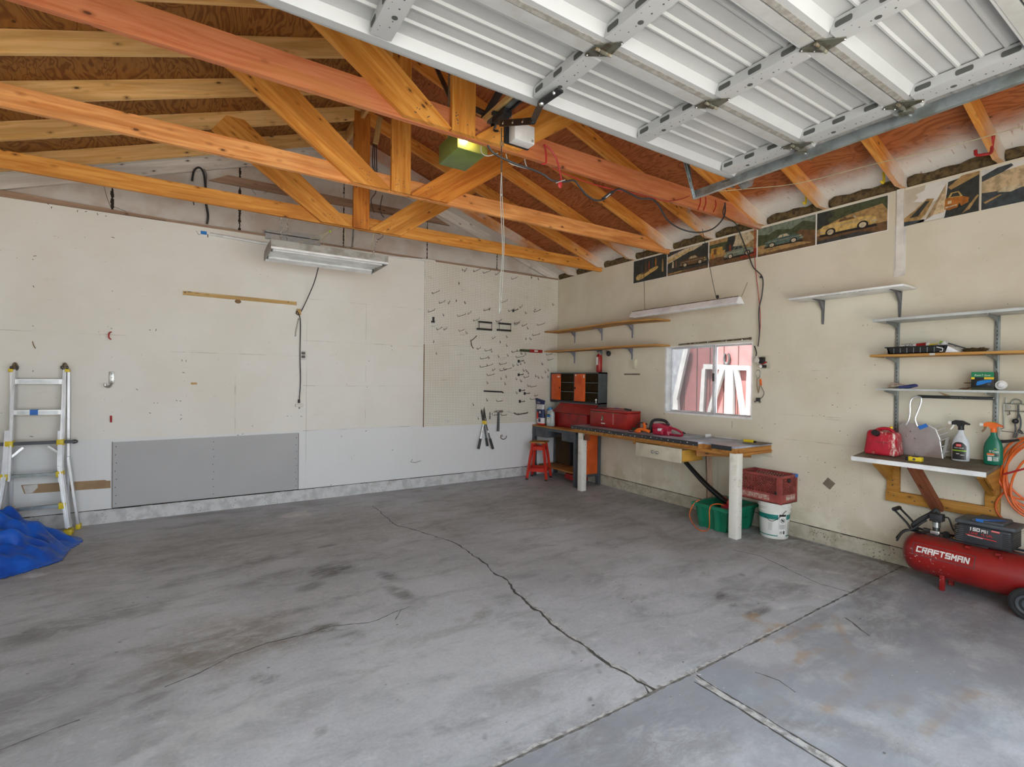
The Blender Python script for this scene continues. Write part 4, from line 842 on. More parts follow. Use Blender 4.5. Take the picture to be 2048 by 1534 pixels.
# card, white tube, grey board on the gable
b = thing('tube_in_sleeve', 'long white fluorescent tube lying along the top of the back wall', 'tube', (-3.8, -.03, 3.25))
MB().tube([(-5.13, -.025, 3.245), (-4.6, -.03, 3.225), (-4.2, -.03, 3.235)], .017, 'tube_white', 12).build('glass_tube', b); MB().tube([(-4.3, -.03, 3.235), (-2.98, -.03, 3.29), (-2.47, -.03, 3.315)], .014, 'tube_white', 10).build('end_tube', b)
cdp = MB(); a0 = A(389, 459, -.01); a1 = A(419, 476, -.01); cdp.box((a0.x, -.014, a1.z), (a1.x, -.010, a0.z), 'txt_white'); cdp.box((a0.x+.06, -.0155, a1.z+.03), (a0.x+.12, -.014, a0.z-.004), 'box_blue'); cdp.bar((a0.x+.015, -.015, a0.z-.01), (a0.x+.04, -.015, a1.z+.02), .004, .001, 'txt_dark', up=(0, 1, 0)); cdp.bar((a0.x+.04, -.015, a1.z+.02), (a0.x+.06, -.015, a1.z+.025), .004, .001, 'txt_dark', up=(0, 1, 0))
cdp.box((a1.x-.022, -.015, a1.z+.004), (a1.x-.012, -.014, a1.z+.04), 'txt_dark'); tag(cdp.build('label_card'), 'white and blue card fixed to the left end of the white tube', 'card')
b = MB(); b.prism([(-4.553, 3.36), (-4.553, 3.40), (-3.912, 3.43), (-3.912, 3.36)], 'y', -.03, .0, 'grey_board'); b.prism([(-4.553, 3.29), (-4.553, 3.37), (-3.912, 3.37), (-3.912, 3.30)], 'y', -.03, .0, 'grey_board'); tag(b.build('grey_plank'), 'rough grey plank standing on the wall top behind the shop light', 'plank')
c = MB(); c.tube([A(384, 362, 0), A(388, 342, 0), A(398, 335, 0), A(407, 345, 0), A(411, 372, 0), A(411, 400, 0), A(416, 430, 0), A(414, 448, 0)], .012, 'bench_black', 6, 5); c.tube([A(386, 400, 0), A(388, 410, 0)], .006, 'bench_black', 6); c.tube([A(408, 338, 0), A(413, 350, 0), A(412, 372, 0)], .006, 'wire_grey', 6, 4)
tag(c.build('cable_loop'), 'grey and black cable looped over a nail on the gable siding', 'cable')
c = MB()
for q in ([(208, 372), (214, 395), (222, 415)], [(222, 412), (240, 418), (262, 428)], [(504, 365), (504, 378), (512, 390)], [(550, 360), (545, 378), (528, 386)]): c.tube([A(a, b_, .045) for a, b_ in q], .0022, 'nail_dark', 5, 4)
tag(c.build('loose_wire'), 'thin loose wires trailing over the gable siding', 'wire')

# ------------------------------------------------------------------ things on the back wall
b = MB(); q0 = A(366, 585); q1 = A(593, 607); b.bar((q0.x, -.012, q0.z-.006), (q1.x, -.012, q1.z-.002), .022, .042, 'lath'); b.ball((q0.x+.02, -.024, q0.z), .009, 'nail_dark', 8); b.ball((q1.x-.10, -.024, q1.z+.005), .007, 'nail_dark', 8)
tag(b.build('lath_strip'), 'long thin wooden lath nailed across the upper back wall', 'lath')
b = MB(); b.ball(A(476, 603, -.005), .035, 'brown_stain', 10, (1, .25, .7)); tag(b.build('mud_nest'), 'small brown mud nest stuck below the wooden lath', 'mud nest')
b = MB(); a0 = A(225, 885); a1 = A(596.5, 977); b.prism([(a0.x, .158), (a1.x, .165), (a1.x, .878), (a0.x, .865)], 'y', -.011, -.001, 'patch')
for x in (a0.x-.003, -4.153): b.box((x, -.0115, .16), (x+.006, -.0105, .872), 'nail_dark')
b.box((a0.x, -.0115, .152), (a1.x, -.0095, .158), 'groove')
for k in range(8):
    for x in (a0.x+.03, -5.08, a1.x-.03): b.ball((x+.006*sin(k*9), -.011, .2+k*.088), .0055, 'nail_dark', 6)
tag(b.build('wall_patch'), 'grey unpainted board patched low onto the back wall', 'board')
b = MB(); b.prism([(-6.724, .478), (-6.70, .388), (-6.025, .373), (-6.026, .452), (-6.06, .455), (-6.07, .465), (-6.5, .475)], 'y', -.003, 0, 'cardboard'); b.prism([(-6.71, .47), (-6.69, .39), (-6.64, .392), (-6.6, .44), (-6.6, .474)], 'y', -.0042, -.003, 'paper_tear')
tag(b.build('torn_strip'), 'strip of torn brown wall paper showing behind the ladder', 'paper strip')
def whook(name, pts, r, m, lab, g='red hooks on the back wall'): c = MB(); c.tube(pts, r, m, 8, 4); return tag(c.build(name), lab, 'hook', g)
whook('screw_hook', [A(222, 664, -.01), A(218, 667, -.05), A(218, 675, -.06), A(222, 679, -.05)], .007, 'cord_red', 'red screw hook on the back wall, above the metal bracket')
whook('screw_hook', [A(222, 832, -.01), A(222, 838, -.03), A(222, 844, -.02)], .009, 'cord_red', 'red screw hook on the back wall, below the metal bracket')
whook('screw_hook', [A(65, 683, -.01), A(67, 690, -.02), A(71, 697, -.01)], .004, 'brown_stain', 'rusty bent hook on the back wall high above the ladder')
b = MB(); b.bev((-6.045, -.006, 1.50), (-6.00, 0, 1.625), 'zinc', .002); b.tube([(-6.02, -.0, 1.50), (-6.03, -.05, 1.465), (-6.06, -.09, 1.47), (-6.065, -.09, 1.50)], .012, 'zinc', 8, 4)
for z in (1.52, 1.56, 1.60): b.cyl((-6.02, -.008, z), (-6.02, -.005, z), .005, 'dark_slot', 8)
tag(b.build('metal_bracket'), 'zinc hook bracket screwed to the back wall right of the ladder', 'bracket')
spots = MB(); r = random.Random(11)
for u, v in ((103, 415), (96, 408), (155, 422), (172, 423), (195, 428), (212, 432), (70, 512), (66, 519), (226, 475), (67, 573), (225, 582), (66, 652), (223, 657), (300, 660), (312, 660), (364, 721), (372, 722), (66, 742), (63, 873), (274, 779), (308, 806), (315, 806), (353, 801), (361, 802), (367, 745), (362, 830), (300, 826), (485, 868), (476, 870), (505, 852), (738, 722), (783, 692), (784, 700), (693, 769), (734, 774), (683, 873), (732, 862), (785, 900), (662, 970), (575, 832), (603, 833), (362, 838)):
    q = A(u, v); a = r.uniform(0, 3); L = r.uniform(.004, .014); spots.bar((q.x-L*cos(a), -.0012, q.z-L*sin(a)), (q.x+L*cos(a), -.0012, q.z+L*sin(a)), .006, .002, 'nail_dark', up=(0, 1, 0))
o = spots.build('nail_marks', smooth=0); tag(o, 'dark nail holes and chips scattered over the back wall', 'nail holes'); o['kind'] = 'stuff'
b = MB(); q = A(388, 767); b.box((q.x-.03, -.002, q.z-.012), (q.x+.03, 0, q.z+.012), 'lath'); tag(b.build('tape_scrap'), 'small tan tape scrap in the middle of the back wall', 'tape')
b = MB(); q = A(834, 922); b.tube([(q.x-.07, -.003, q.z+.03), (q.x-.1, -.004, q.z-.005), (q.x-.03, -.004, q.z-.02), (q.x+.06, -.003, q.z)], .0035, 'nail_dark', 5); tag(b.build('wall_gouge'), 'hook shaped gouge in the back wall below the pegboard', 'gouge')

# pegboards, hooks, racks and tools
for z0, z1, lab in ((2.098, 3.318, 'upper cream pegboard sheet, holding the two black racks'), (.880, 2.094, 'lower cream pegboard sheet, holding the loppers and hammer')):
    b = MB().bev((-2.45, -.016, z0), (-.004, -.004, z1), 'peg', .001); o = b.build('pegboard', smooth=0); tag(o, lab, 'pegboard', 'pegboard sheets')
    MB().box((-2.458, -.018, z0), (-2.45, 0, z1), 'brown_stain' if z0 < 1 else 'warm_white').build('edge_strip', o)
q = MB().box((-2.5, -.03, 3.30), (-2.3, -.018, 3.335), 'warm_white'); tag(q.build('cap_strip'), 'short white cap strip at the top left corner of the pegboard', 'strip')
ZU = [(840+x/7.062, 510+y/7.062) for x, y in ((165, 545), (265, 680), (400, 690), (110, 805), (675, 835), (525, 865), (895, 785), (1135, 670), (1245, 795), (1410, 745), (750, 930), (235, 1055), (335, 1060), (545, 1075), (1020, 1180), (1650, 990), (1585, 1135), (625, 235), (750, 235), (885, 255), (1065, 280), (1290, 340), (1605, 805), (1440, 1005), (1070, 940), (1325, 965), (1330, 985))]
ZS = [(840+x/7.062, 510+y/7.062) for x, y in ((545, 400), (505, 650), (625, 675), (325, 850), (645, 1100), (1480, 820), (1510, 1035), (1565, 320), (1665, 340), (1490, 1185), (1545, 1185), (1125, 1230), (1215, 1155), (1215, 1280), (975, 770), (1615, 770), (190, 1225), (600, 215), (1865, 700))]
LU = [(840+x/6.669, 680+y/6.669) for x, y in ((800, 250), (795, 360), (890, 340), (1055, 325), (965, 405), (1060, 408), (890, 470), (760, 122), (860, 145), (1220, 163), (1290, 148), (1385, 500), (1700, 268), (1680, 200), (1275, 230), (1020, 815), (1465, 622), (1530, 745), (1465, 790), (1110, 390), (1080, 1000), (960, 997))]
LS = [(840+x/6.669, 680+y/6.669) for x, y in ((945, 150), (912, 235), (1040, 220), (1160, 205), (1340, 180), (1400, 185), (1335, 315), (1385, 300), (1290, 330), (1230, 340), (1620, 320), (1370, 405), (1410, 410), (1435, 440), (1075, 515), (1140, 490), (1275, 518), (1335, 545), (1535, 480), (1570, 500), (1620, 500), (890, 570), (1125, 585), (1430, 610), (1665, 425), (1700, 400), (1700, 490), (885, 800), (775, 1045), (1280, 705), (705, 860), (215, 180), (1565, 860))]
BK = [(840+1310/7.062, 510+790/7.062)]+[(840+x/6.669, 680+y/6.669) for x, y in ((1310, 285), (1310, 465), (1325, 675), (1390, 715), (1325, 820))]
def proto(kind):
    b = MB()
    if kind == 'long': b.tube([(0, 0, .02), (0, -.012, .02), (0, -.014, 0), (0, -.03, -.006), (0, -.17, .012), (0, -.182, .03)], .0036, 'hook_grey', 6); b.ball((0, -.014, 0), .006, 'nail_dark', 6)
    elif kind == 'small': b.tube([(0, 0, .022), (0, -.012, .02), (0, -.012, -.005), (0, -.026, -.018), (0, -.04, -.008), (0, -.042, .004)], .0036, 'hook_grey', 6)
    else: b.bev((-.012, -.03, -.02), (.012, 0, .025), 'black', .004); b.tube([(0, -.02, .0), (0, -.15, .006), (0, -.16, .02)], .006, 'black', 6)
    me = b.mesh('peg_hook', Vector((0, 0, 0))); return me
PR = {k: proto(k) for k in ('long', 'small', 'black')}
r = random.Random(5)
for kind, pts, lab, g in (('long', ZU, 'long wire peg hook sticking out of the upper pegboard', 'long hooks on the upper pegboard'), ('small', ZS, 'small bent wire peg hook in the upper pegboard', 'small hooks on the upper pegboard'),
                          ('long', LU, 'long wire peg hook sticking out of the lower pegboard', 'long hooks on the lower pegboard'), ('small', LS, 'small bent wire peg hook in the lower pegboard', 'small hooks on the lower pegboard')):
    for k_, (u, v) in enumerate(sorted(pts)):
        q = A(u, v, -.016); o = bpy.data.objects.new('peg_hook', PR[kind]); col.objects.link(o); o.location = (q.x, -.016, q.z); o.rotation_euler = (0, r.uniform(-.25, .25), r.uniform(-.3, .3)); s = r.uniform(.75, 1.15); o.scale = (1, s, 1); tag(o, lab+(', the leftmost' if k_ == 0 else ', the rightmost' if k_ == len(pts)-1 else ', %d%s from its left edge' % (k_+1, {2: 'nd', 3: 'rd', 22: 'nd', 23: 'rd', 21: 'st', 31: 'st', 32: 'nd', 33: 'rd'}.get(k_+1, 'th'))), 'peg hook', g)
for k, (u, v) in enumerate(BK):
    q = A(u, v, -.016); o = bpy.data.objects.new('tool_peg', PR['black']); col.objects.link(o); o.location = (q.x, -.016, q.z)
    tag(o, 'thick black tool peg, '+('the only one on the upper pegboard' if k == 0 else 'lower pegboard, %s from the top' % nth[k-1]), 'tool peg', 'thick black tool pegs')
for k, (u0, v0, u1, v1) in enumerate(((957, 642, 983, 660), (997, 645, 1021, 662))):
    a0 = A(u0, v0, -.06); a1 = A(u1, v1, -.06); xl, xr, zt, zb = a0.x, a1.x, a0.z, a1.z
    t = thing('wire_rack', 'black two-bar pegboard rack, %s of the pair' % ('left', 'right')[k], 'rack', (a0.x, -.02, zb), 'black racks on the upper pegboard')
    for z in (zt-.015, zb): MB().bev((xl-.03*(z == zb), -.085, z-.012), (xr, -.06, z+.014), 'black', .003).build('bar', t)
    w_ = MB()
    for x in (xl+.005, xr-.005): w_.tube([(x, -.075, zt-.01), (x, -.075, zb)], .004, 'bench_black', 6); w_.tube([(x, -.07, zt-.01), (x, -.016, zt)], .004, 'wire_grey', 6); w_.tube([(x, -.07, zb), (x, -.016, zb+.01)], .004, 'wire_grey', 6)
    w_.tube([(xr, -.07, zt-.02), (xr+.08, -.10, zt-.03), (xr+.10, -.14, zt+.01)], .005, 'zinc', 6); w_.build('wire', t)
q0 = A(968, 782, -.03); q1 = A(1005, 784, -.03); b = MB().bar(q0, q1, .014, .024, 'black'); b.ball(q1+Vector((.01, 0, -.01)), .012, 'nail_dark', 8); tag(b.build('magnetic_bar'), 'short black magnetic tool bar on the lower pegboard', 'tool bar')
b = MB(); b.bev((-2.335, -.03, 2.43), (-2.305, -.016, 2.50), 'black', .003).bev((-2.355, -.05, 2.415), (-2.305, -.016, 2.44), 'black', .003); b.box((-2.35, -.018, 2.36), (-2.29, -.016, 2.364), 'nail_dark'); tag(b.build('tool_clip'), 'small black clip at the left side of the upper pegboard', 'clip')
q = A(942, 680, -.03); b = MB(); b.tube([(q.x-.0, -.016, q.z), (q.x+.01, -.06, q.z-.0), (q.x+.04, -.14, q.z+.06)], .007, 'nail_dark', 6, 3); b.tube([(q.x, -.03, q.z), (q.x-.0, -.05, q.z-.08), (q.x+.03, -.06, q.z-.13)], .008, 'nail_dark', 6, 3); tag(b.build('bent_hook'), 'large bent iron hook low on the upper pegboard', 'hook')
t = thing('tool_level', 'red and brown tool lying across hooks near the pegboard corner', 'tool', (-.5, -.05, 2.06)); MB().bev((-.62, -.07, 2.045), (-.36, -.04, 2.095), 'red', .006).build('sleeve', t); MB().cyl((-.80, -.055, 2.07), (-.62, -.055, 2.07), .020, 'olive_dark').build('shaft', t); MB().box((-.53, -.0715, 2.058), (-.46, -.070, 2.084), 'txt_white').build('label', t)
# loppers: two long handles meeting at a pivot
t = thing('loppers', 'long black handled loppers hanging open on the lower pegboard', 'loppers', (-1.42, -.05, .46))
pv = A(969, 838, -.04); tip = A(968, 818, -.05)
for u, v, nm in ((957, 898, 0), (986, 898, 1)):
    e = A(u, v, -.09); h = Vector(pv).lerp(e, .15); g_ = Vector(pv).lerp(e, .66)
    o = MB().tube([h, g_], .011, 'alu' if nm == 0 else 'slate', 8).build('handle', t); MB().tube([Vector(g_), Vector(pv).lerp(e, 1.0)], .019, 'black', 10).build('grip', o)
    MB().bar(Vector(pv).lerp(e, .06), Vector(pv).lerp(e, .17), .03, .03, 'yellow').build('bumper', o)
    MB().bar(Vector(pv).lerp(e, .38), Vector(pv).lerp(e, .46), .026, .026, 'txt_white').build('label', o)
e = A(975, 892, -.03); pq = A(966, 838, -.02); MB().tube([pq, e], .012, 'slate', 8).tube([Vector(pq).lerp(e, .7), e], .02, 'black', 8).build('inner_handle', t)
b = MB(); b.prism([(tip.x-.01, tip.z-.02), (tip.x+.004, tip.z+.03), (tip.x+.02, tip.z-.06), (pv.x+.03, pv.z-.03), (pv.x-.03, pv.z-.02)], 'y', -.058, -.05, 'dark_steel'); b.prism([(tip.x-.05, tip.z-.03), (tip.x-.035, tip.z-.0), (tip.x-.02, tip.z-.08), (pv.x-.0, pv.z-.02), (pv.x-.04, pv.z-.02)], 'y', -.05, -.044, 'dark_steel'); b.cyl((pv.x, -.07, pv.z), (pv.x, -.04, pv.z), .02, 'steel'); b.build('blade', t)
t = thing('hammer', 'claw hammer with dark handle hanging on the lower pegboard', 'hammer', (-1.165, -.05, .78)); q = A(997, 823, -.05)
MB().tube([(q.x, -.05, q.z-.01), (q.x-.0, -.05, .88), (q.x-.005, -.05, .765)], [.015, .021], 'bench_black', 8).build('handle', t)
b = MB(); b.cyl((q.x+.02, -.05, q.z), (q.x+.075, -.05, q.z+.002), .018, 'steel'); b.bev((q.x-.03, -.068, q.z-.015), (q.x+.03, -.032, q.z+.018), 'steel', .004); b.tube([(q.x-.02, -.05, q.z+.004), (q.x-.07, -.05, q.z-.003), (q.x-.10, -.05, q.z-.05)], [.014, .005], 'steel', 8, 3); b.build('head', t)
q = A(980, 832, -.03); b = MB(); b.cyl((q.x, -.03, q.z-.05), (q.x, -.03, q.z), .010, 'nail_dark'); b.bar((q.x, -.03, q.z), (q.x, -.03, q.z+.06), .022, .006, 'wire_grey', up=(0, 1, 0)); tag(b.build('tin_snips'), 'tiny hanging tool between the loppers and hammer', 'tool')
b = MB(); a0 = A(1015, 822, -.03); b.bar(a0, A(1026, 827, -.06), .012, .01, 'wire_grey'); b.tube([A(1028, 826, -.04), A(1035, 829, -.05), A(1042, 828, -.06), A(1054, 826, -.08), A(1055, 824, -.08)], .011, 'nail_dark', 6, 3); b.ball(A(1037, 828, -.05), .016, 'wire_grey', 8); tag(b.build('caulk_tool'), 'small metal tool lying across hooks right of the hammer', 'tool')
b = MB(); c_ = A(1007, 873, -.02); b.tube([(c_.x+.055*cos(a), -.025, c_.z+.045*sin(a)) for a in [radians(k) for k in range(150, 400, 25)]], .006, 'nail_dark', 6); b.tube([(c_.x-.02, 0, c_.z+.03), (c_.x-.03, -.03, c_.z)], .005, 'nail_dark', 6); tag(b.build('screw_hook'), 'dark curled hook in the wall below the hammer', 'hook')

# ------------------------------------------------------------------ ladder and tarp
t = thing('folding_ladder', 'aluminium folding ladder with yellow clips against the back wall', 'ladder', (-6.6, -.2, 0))
def ly(z): return -.05-.26*max(0, 1.72-z)/1.72
def LP(u, v, z): return A(u, v, ly(z))
tops = []
for (u0, v0), (u1, v1), s in (((30, 740), (19, 962), -1), ((130, 740), (121, 962), 1)):
    a = LP(u0, v0, 1.63); e = LP(u1, v1, .55); o = MB().bar(a, e, .024, .070, 'alu_paint', up=(0, 1, 0)).build('inner_rail', t)
    MB().bar(a+Vector((s*-.004, -.04, 0)), e+Vector((s*-.004, -.04, 0)), .012, .006, 'alu', up=(0, 1, 0)).build('rail_lip', o)
    MB().bar(a+Vector((s*.028, .03, 0)), Vector((e.x+s*.03, -.04, .03)), .020, .05, 'alu', up=(0, 1, 0)).build('back_leg', t)
    h = MB(); h.lathe([(.012, 0), (.034, .012), (.038, .04), (.026, .07), (.01, .085)], (a.x, a.y, a.z-.01), 'rust_metal', seg=12, sx=.7); h.cyl((a.x-.03, a.y-.02, a.z+.025), (a.x+.03, a.y-.02, a.z+.025), .014, 'dark_steel'); h.build('top_cap', t)
    MB().bev((a.x+s*.005, a.y-.045, a.z-.02), (a.x+s*.04, a.y+.02, a.z+.01), 'yellow', .005).build('clip', t)
for (p0, p1, p2), s in ((((17, 862), (12, 942), (-6, 1040)), -1), (((122, 862), (121, 932), (137, 1055)), 1)):
    q = [LP(*p0, 1.05), LP(*p1, .64), LP(*p2, .04)]; q[2] = A(*p2, -.30); q[2].z = max(q[2].z, .035)
    for a, e in zip(q, q[1:]): MB().bar(a, e, .036, .085, 'alu_paint', up=(0, 1, 0)).build('outer_rail', t)
    MB().bar(q[1]+Vector((0, -.05, 0)), q[2]+Vector((0, -.05, 0)), .010, .005, 'alu', up=(0, 1, 0)).build('rail_lip', t)
    MB().bev((q[2].x-.035, q[2].y-.06, 0), (q[2].x+.035, q[2].y+.06, .055), 'yellow', .008).build('foot', t)
    b = A(p2[0]+8*s, p2[1]+4, -.2); MB().bar((q[1].x+s*.04, -.1, .75), (q[2].x+s*.045, -.10, .03), .02, .05, 'alu', up=(0, 1, 0)).build('back_leg', t); MB().bev((q[2].x+s*.045-.02, -.14, 0), (q[2].x+s*.045+.02, -.06, .05), 'yellow', .006).build('foot', t)
for k, (u0, u1, v0, v1, z, m, ext) in enumerate(((31, 127, 763, 763, 1.51, 'alu', 0), (27, 125, 825, 824, 1.21, 'alu', 0), (20, 122, 888, 884, .92, 'slate', .1), (10, 121, 954, 947, .60, 'galv', 0), (18, 126, 1021, 1010, .27, 'galv', 0))):
    a = LP(u0, v0, z); e = LP(u1, v1, z); d = (e-a).normalized(); a = a-d*ext; e = e+d*ext
    o = MB().bar(a, e, .045, .048 if k < 2 else .03, m, up=(0, 0, 1)).build('rung', t)
    if k < 2: g_ = MB(); [g_.bar(a+Vector((.03, -.024, dz)), e+Vector((-.03, -.024, dz)), .002, .004, 'galv') for dz in (-.015, -.004, .008)]; g_.build('tread_ridge', o)
    if k == 1: q = a.lerp(e, .42); MB().box((q.x-.03, q.y-.026, q.z-.026), (q.x+.03, q.y+.026, q.z+.026), 'blue_tape').build('tape', o)
    if ext:
        for q in (a, e): MB().ball(q, .022, 'dark_steel', 10, (1.5, 1, 1)).build('bolt', o)
    if k > 1:
        for q in (LP(u0, v0, z), LP(u1, v1, z)): MB().bev((q.x-.028, q.y-.047, q.z-.030), (q.x+.028, q.y+.042, q.z+.030), 'yellow', .006).build('clip', o)
for s, (u0, v0, u1, v1) in ((-1, (22, 915, 47, 895)), (1, (118, 905, 97, 892))): MB().bar(LP(u0, v0, .8), LP(u1, v1, .88), .02, .03, 'alu', up=(0, 1, 0)).build('strut', t)
# tarp
n = 90; vs = []; fs = []; cx, cy = -6.97, -.83
def th(x, y):
    ex_ = (x-cx)/.78; ey = (y-cy)/.72; d = math.sqrt(ex_*ex_+ey*ey)+.12*mnoise.noise(Vector((x*3, y*3, 1)))
    base = max(0, 1-d)**.75*.40
    f = mnoise.noise(Vector((x*2.4+y*2.0, y*5.5-x*1.5, 3)))*.12+mnoise.noise(Vector((x*6+y*4, y*13-x*5, 5)))*.07+abs(mnoise.noise(Vector((x*3-y*2, y*9+x*3, 8))))*.10
    return d, max(.006, base+f*min(1, max(0, 1.08-d)*3)+.006)
for i in range(n+1):
    for j in range(n+1): x = -7.34+(i/n)*1.2; y = -1.62+(j/n)*1.32; vs.append([x, y, th(x, y)[1]])
for i in range(n):
    for j in range(n):
        x = -7.34+(i+.5)/n*1.2; y = -1.62+(j+.5)/n*1.32
        if th(x, y)[0] < 1.06: a = i*(n+1)+j; fs.append((a, a+n+1, a+n+2, a+1))
used = sorted({i for f in fs for i in f}); mp = {k: i for i, k in enumerate(used)}
b = MB().add([vs[i] for i in used], [tuple(mp[i] for i in f) for f in fs], 'tarp'); o = b.build('tarp', smooth=45, recalc=False)
md = o.modifiers.new('s', 'SOLIDIFY'); md.thickness = .004; md.offset = -1
tag(o, 'crumpled blue plastic tarp heaped on the floor by the ladder', 'tarp')

# ------------------------------------------------------------------ posters: small printed car pictures pinned along the top of the side wall
def S1(k, c, r=.55): S('ink_'+k, c, r, c2=tuple(q*.6 for q in c), scale=22)
for k, c in dict(night=(.035, .04, .035), brown=(.16, .085, .035), green=(.07, .085, .04), tan=(.42, .26, .10), ochre=(.55, .30, .06), gold=(.66, .44, .14), cream=(.62, .52, .34), teal=(.09, .15, .13), sage=(.20, .24, .18), road=(.05, .05, .045), rust=(.45, .15, .02), sky=(.55, .50, .42), slate=(.05, .065, .07), sand=(.60, .45, .26), chrome=(.45, .40, .30), black=(.012, .012, .012), red=(.3, .05, .02)).items(): S1(k, c)
def car(b, W, T, L, body, flip=False, tail=.0, top='ink_night', open_=False):
    T = (T[0], T[1], T[2]*1.5)
    """a side view car: W(s,t) gives the point, L is the length in picture widths"""
    def pg(pts, m, k): b.add([W(s, t, k) for s, t in pts], [tuple(range(len(pts)))], m)
    f = lambda pts: [((1-s) if flip else s, t) for s, t in pts]
    def X(pts): return [(T[0]+s*L, T[1]+t*L*T[2]) for s, t in f(pts)]
    pg(X([(-.02, -.03), (1.03, -.05), (1.0, .02), (0, .03)]), 'ink_black', 2)
    pg(X([(0, .06), (.0, .2), (.06, .27), (.30, .30), (.36, .31), (.68, .31), (.92, .27), (1.0, .2), (1.01, .06), (.9, .03), (.1, .03)]), body, 3)
    if not open_:
        pg(X([(.30, .29), (.40, .43), (.60, .45), (.72, .30)]), body, 4); pg(X([(.35, .31), (.42, .41), (.49, .42), (.49, .31)]), top, 5); pg(X([(.51, .31), (.51, .42), (.59, .42), (.67, .31)]), top, 5)
    else: pg(X([(.34, .29), (.38, .36), (.60, .35), (.66, .29)]), top, 4); pg(X([(.64, .30), (.60, .40), (.62, .40), (.68, .30)]), 'ink_chrome', 5); pg(X([(.42, .33), (.45, .40), (.49, .38), (.50, .33)]), 'ink_brown', 5)
    pg(X([(.02, .20), (.98, .19), (.98, .205), (.02, .215)]), 'ink_chrome', 5); pg(X([(.93, .09), (1.02, .09), (1.02, .13), (.93, .13)]), 'ink_chrome', 5); pg(X([(.0, .09), (.06, .09), (.06, .12), (.0, .12)]), 'ink_chrome', 5)
    for cx in (.2, .78):
        for r, m, k in ((.115, 'ink_black', 5), (.075, 'ink_cream', 6), (.035, 'ink_chrome', 7)): pg(X([(cx+r*.85*cos(a), .06+r*sin(a)) for a in [2*pi*q/16 for q in range(16)]]), m, k)
    for q in ((.955, .2),): pg(X([(q[0]+.028*cos(a), q[1]+.035*sin(a)) for a in [2*pi*z/10 for z in range(10)]]), 'ink_gold', 6)
def poster(ya, yb, zt, zb, bgs, cars, lab):
    """ya is the left edge; pieces of colour given as (s, t) shapes in unit picture coordinates"""
    b = MB(); yc = (ya+yb)/2; b.box((-.0030, yb, zb), (-.0002, ya, zt), 'txt_white')
    def W(s, t, k=1): return (-.0030-.00035*k, ya+.006+(yb-ya-.012)*s if True else 0, zb+.005+(zt-zb-.01)*t)
    def W(s, t, k=1): return (-.0030-.00035*k, (ya-.007)+(yb-ya+.014)*min(max(s, 0), 1), zb+.006+(zt-zb-.012)*min(max(t, 0), 1))
    for m, pts in bgs: b.add([W(s, t, 1+.1*bgs.index((m, pts))) for s, t in pts], [tuple(range(len(pts)))], m)
    for c in cars: car(b, W, *c)
    return tag(b.build('poster', smooth=0, recalc=False), lab, 'poster', 'car posters along the side wall'), W
R_ = lambda a, b, c, d: [(a, b), (c, b), (c, d), (a, d)]
ys = [-1.752, -2.355, -2.985, -3.602, -4.222, -4.836]; zt, zb = 3.302, 2.979
fig = lambda x, t0, h, m: (m, [(x, t0), (x+.05, t0), (x+.045, t0+h*.7), (x+.03, t0+h), (x+.015, t0+h), (x+.005, t0+h*.7)])
poster(ys[0], ys[1], zt, zb, [('ink_night', R_(0, 0, 1, 1)), fig(.24, .4, .42, 'ink_slate'), fig(.36, .45, .4, 'ink_brown'), fig(.46, .48, .4, 'ink_red'), fig(.56, .5, .42, 'ink_slate'), fig(.66, .55, .38, 'ink_rust'), fig(.86, .25, .55, 'ink_tan'), ('ink_gold', [(.10, .12), (.08, .24), (.14, .34), (.35, .40), (.62, .52), (.74, .55), (.76, .48), (.70, .40), (.5, .28), (.3, .14), (.16, .09)]), ('ink_brown', [(.22, .30), (.35, .33), (.5, .42), (.44, .46), (.28, .40)]), ('ink_cream', [(.13, .16), (.2, .15), (.2, .2), (.13, .22)])], [], 'leftmost poster, pale yellow car on a dark background with figures')
poster(ys[1], ys[2], zt, zb, [('ink_road', R_(0, 0, 1, 1)), ('ink_cream', [(0, .42), (0, .80), (.45, .98), (.86, 1), (.86, .96)]), ('ink_night', [(0, .32), (0, .5), (.55, .82), (.98, .86), (.98, .5)]), ('ink_brown', R_(0, 0, 1, .12)), ('ink_gold', [(0, .66), (.6, .92), (.6, .88), (0, .56)]), fig(.12, .3, .3, 'ink_cream'), fig(.2, .3, .28, 'ink_brown'), ('ink_tan', [(0, .08), (.35, .12), (.5, .10), (0, .02)])], [((.33, .26, .9), .62, 'ink_brown', False, 0, 'ink_cream')], 'second poster from the left, dark vintage sedan before a pale building')
poster(ys[2], ys[3], zt, zb, [('ink_tan', R_(0, 0, 1, 1)), ('ink_brown', R_(0, .0, 1, .32)), ('ink_green', R_(.0, .55, .5, .85)), ('ink_night', [(.35, .45), (.42, 1), (.56, 1), (.58, .45)]), ('ink_cream', [(.52, .6), (.6, 1), (.86, 1), (.96, .72), (.8, .55)]), ('ink_ochre', R_(.04, .42, .30, .7)), ('ink_brown', R_(.1, .45, .16, .66)), ('ink_red', [(.66, .05), (1, .1), (1, .36), (.7, .28)]), fig(.44, .4, .3, 'ink_red'), fig(.06, .3, .2, 'ink_rust')], [((.34, .20, .95), .60, 'ink_sage', True, 0, 'ink_night')], 'third poster from the left, pale green coupe in a street scene')
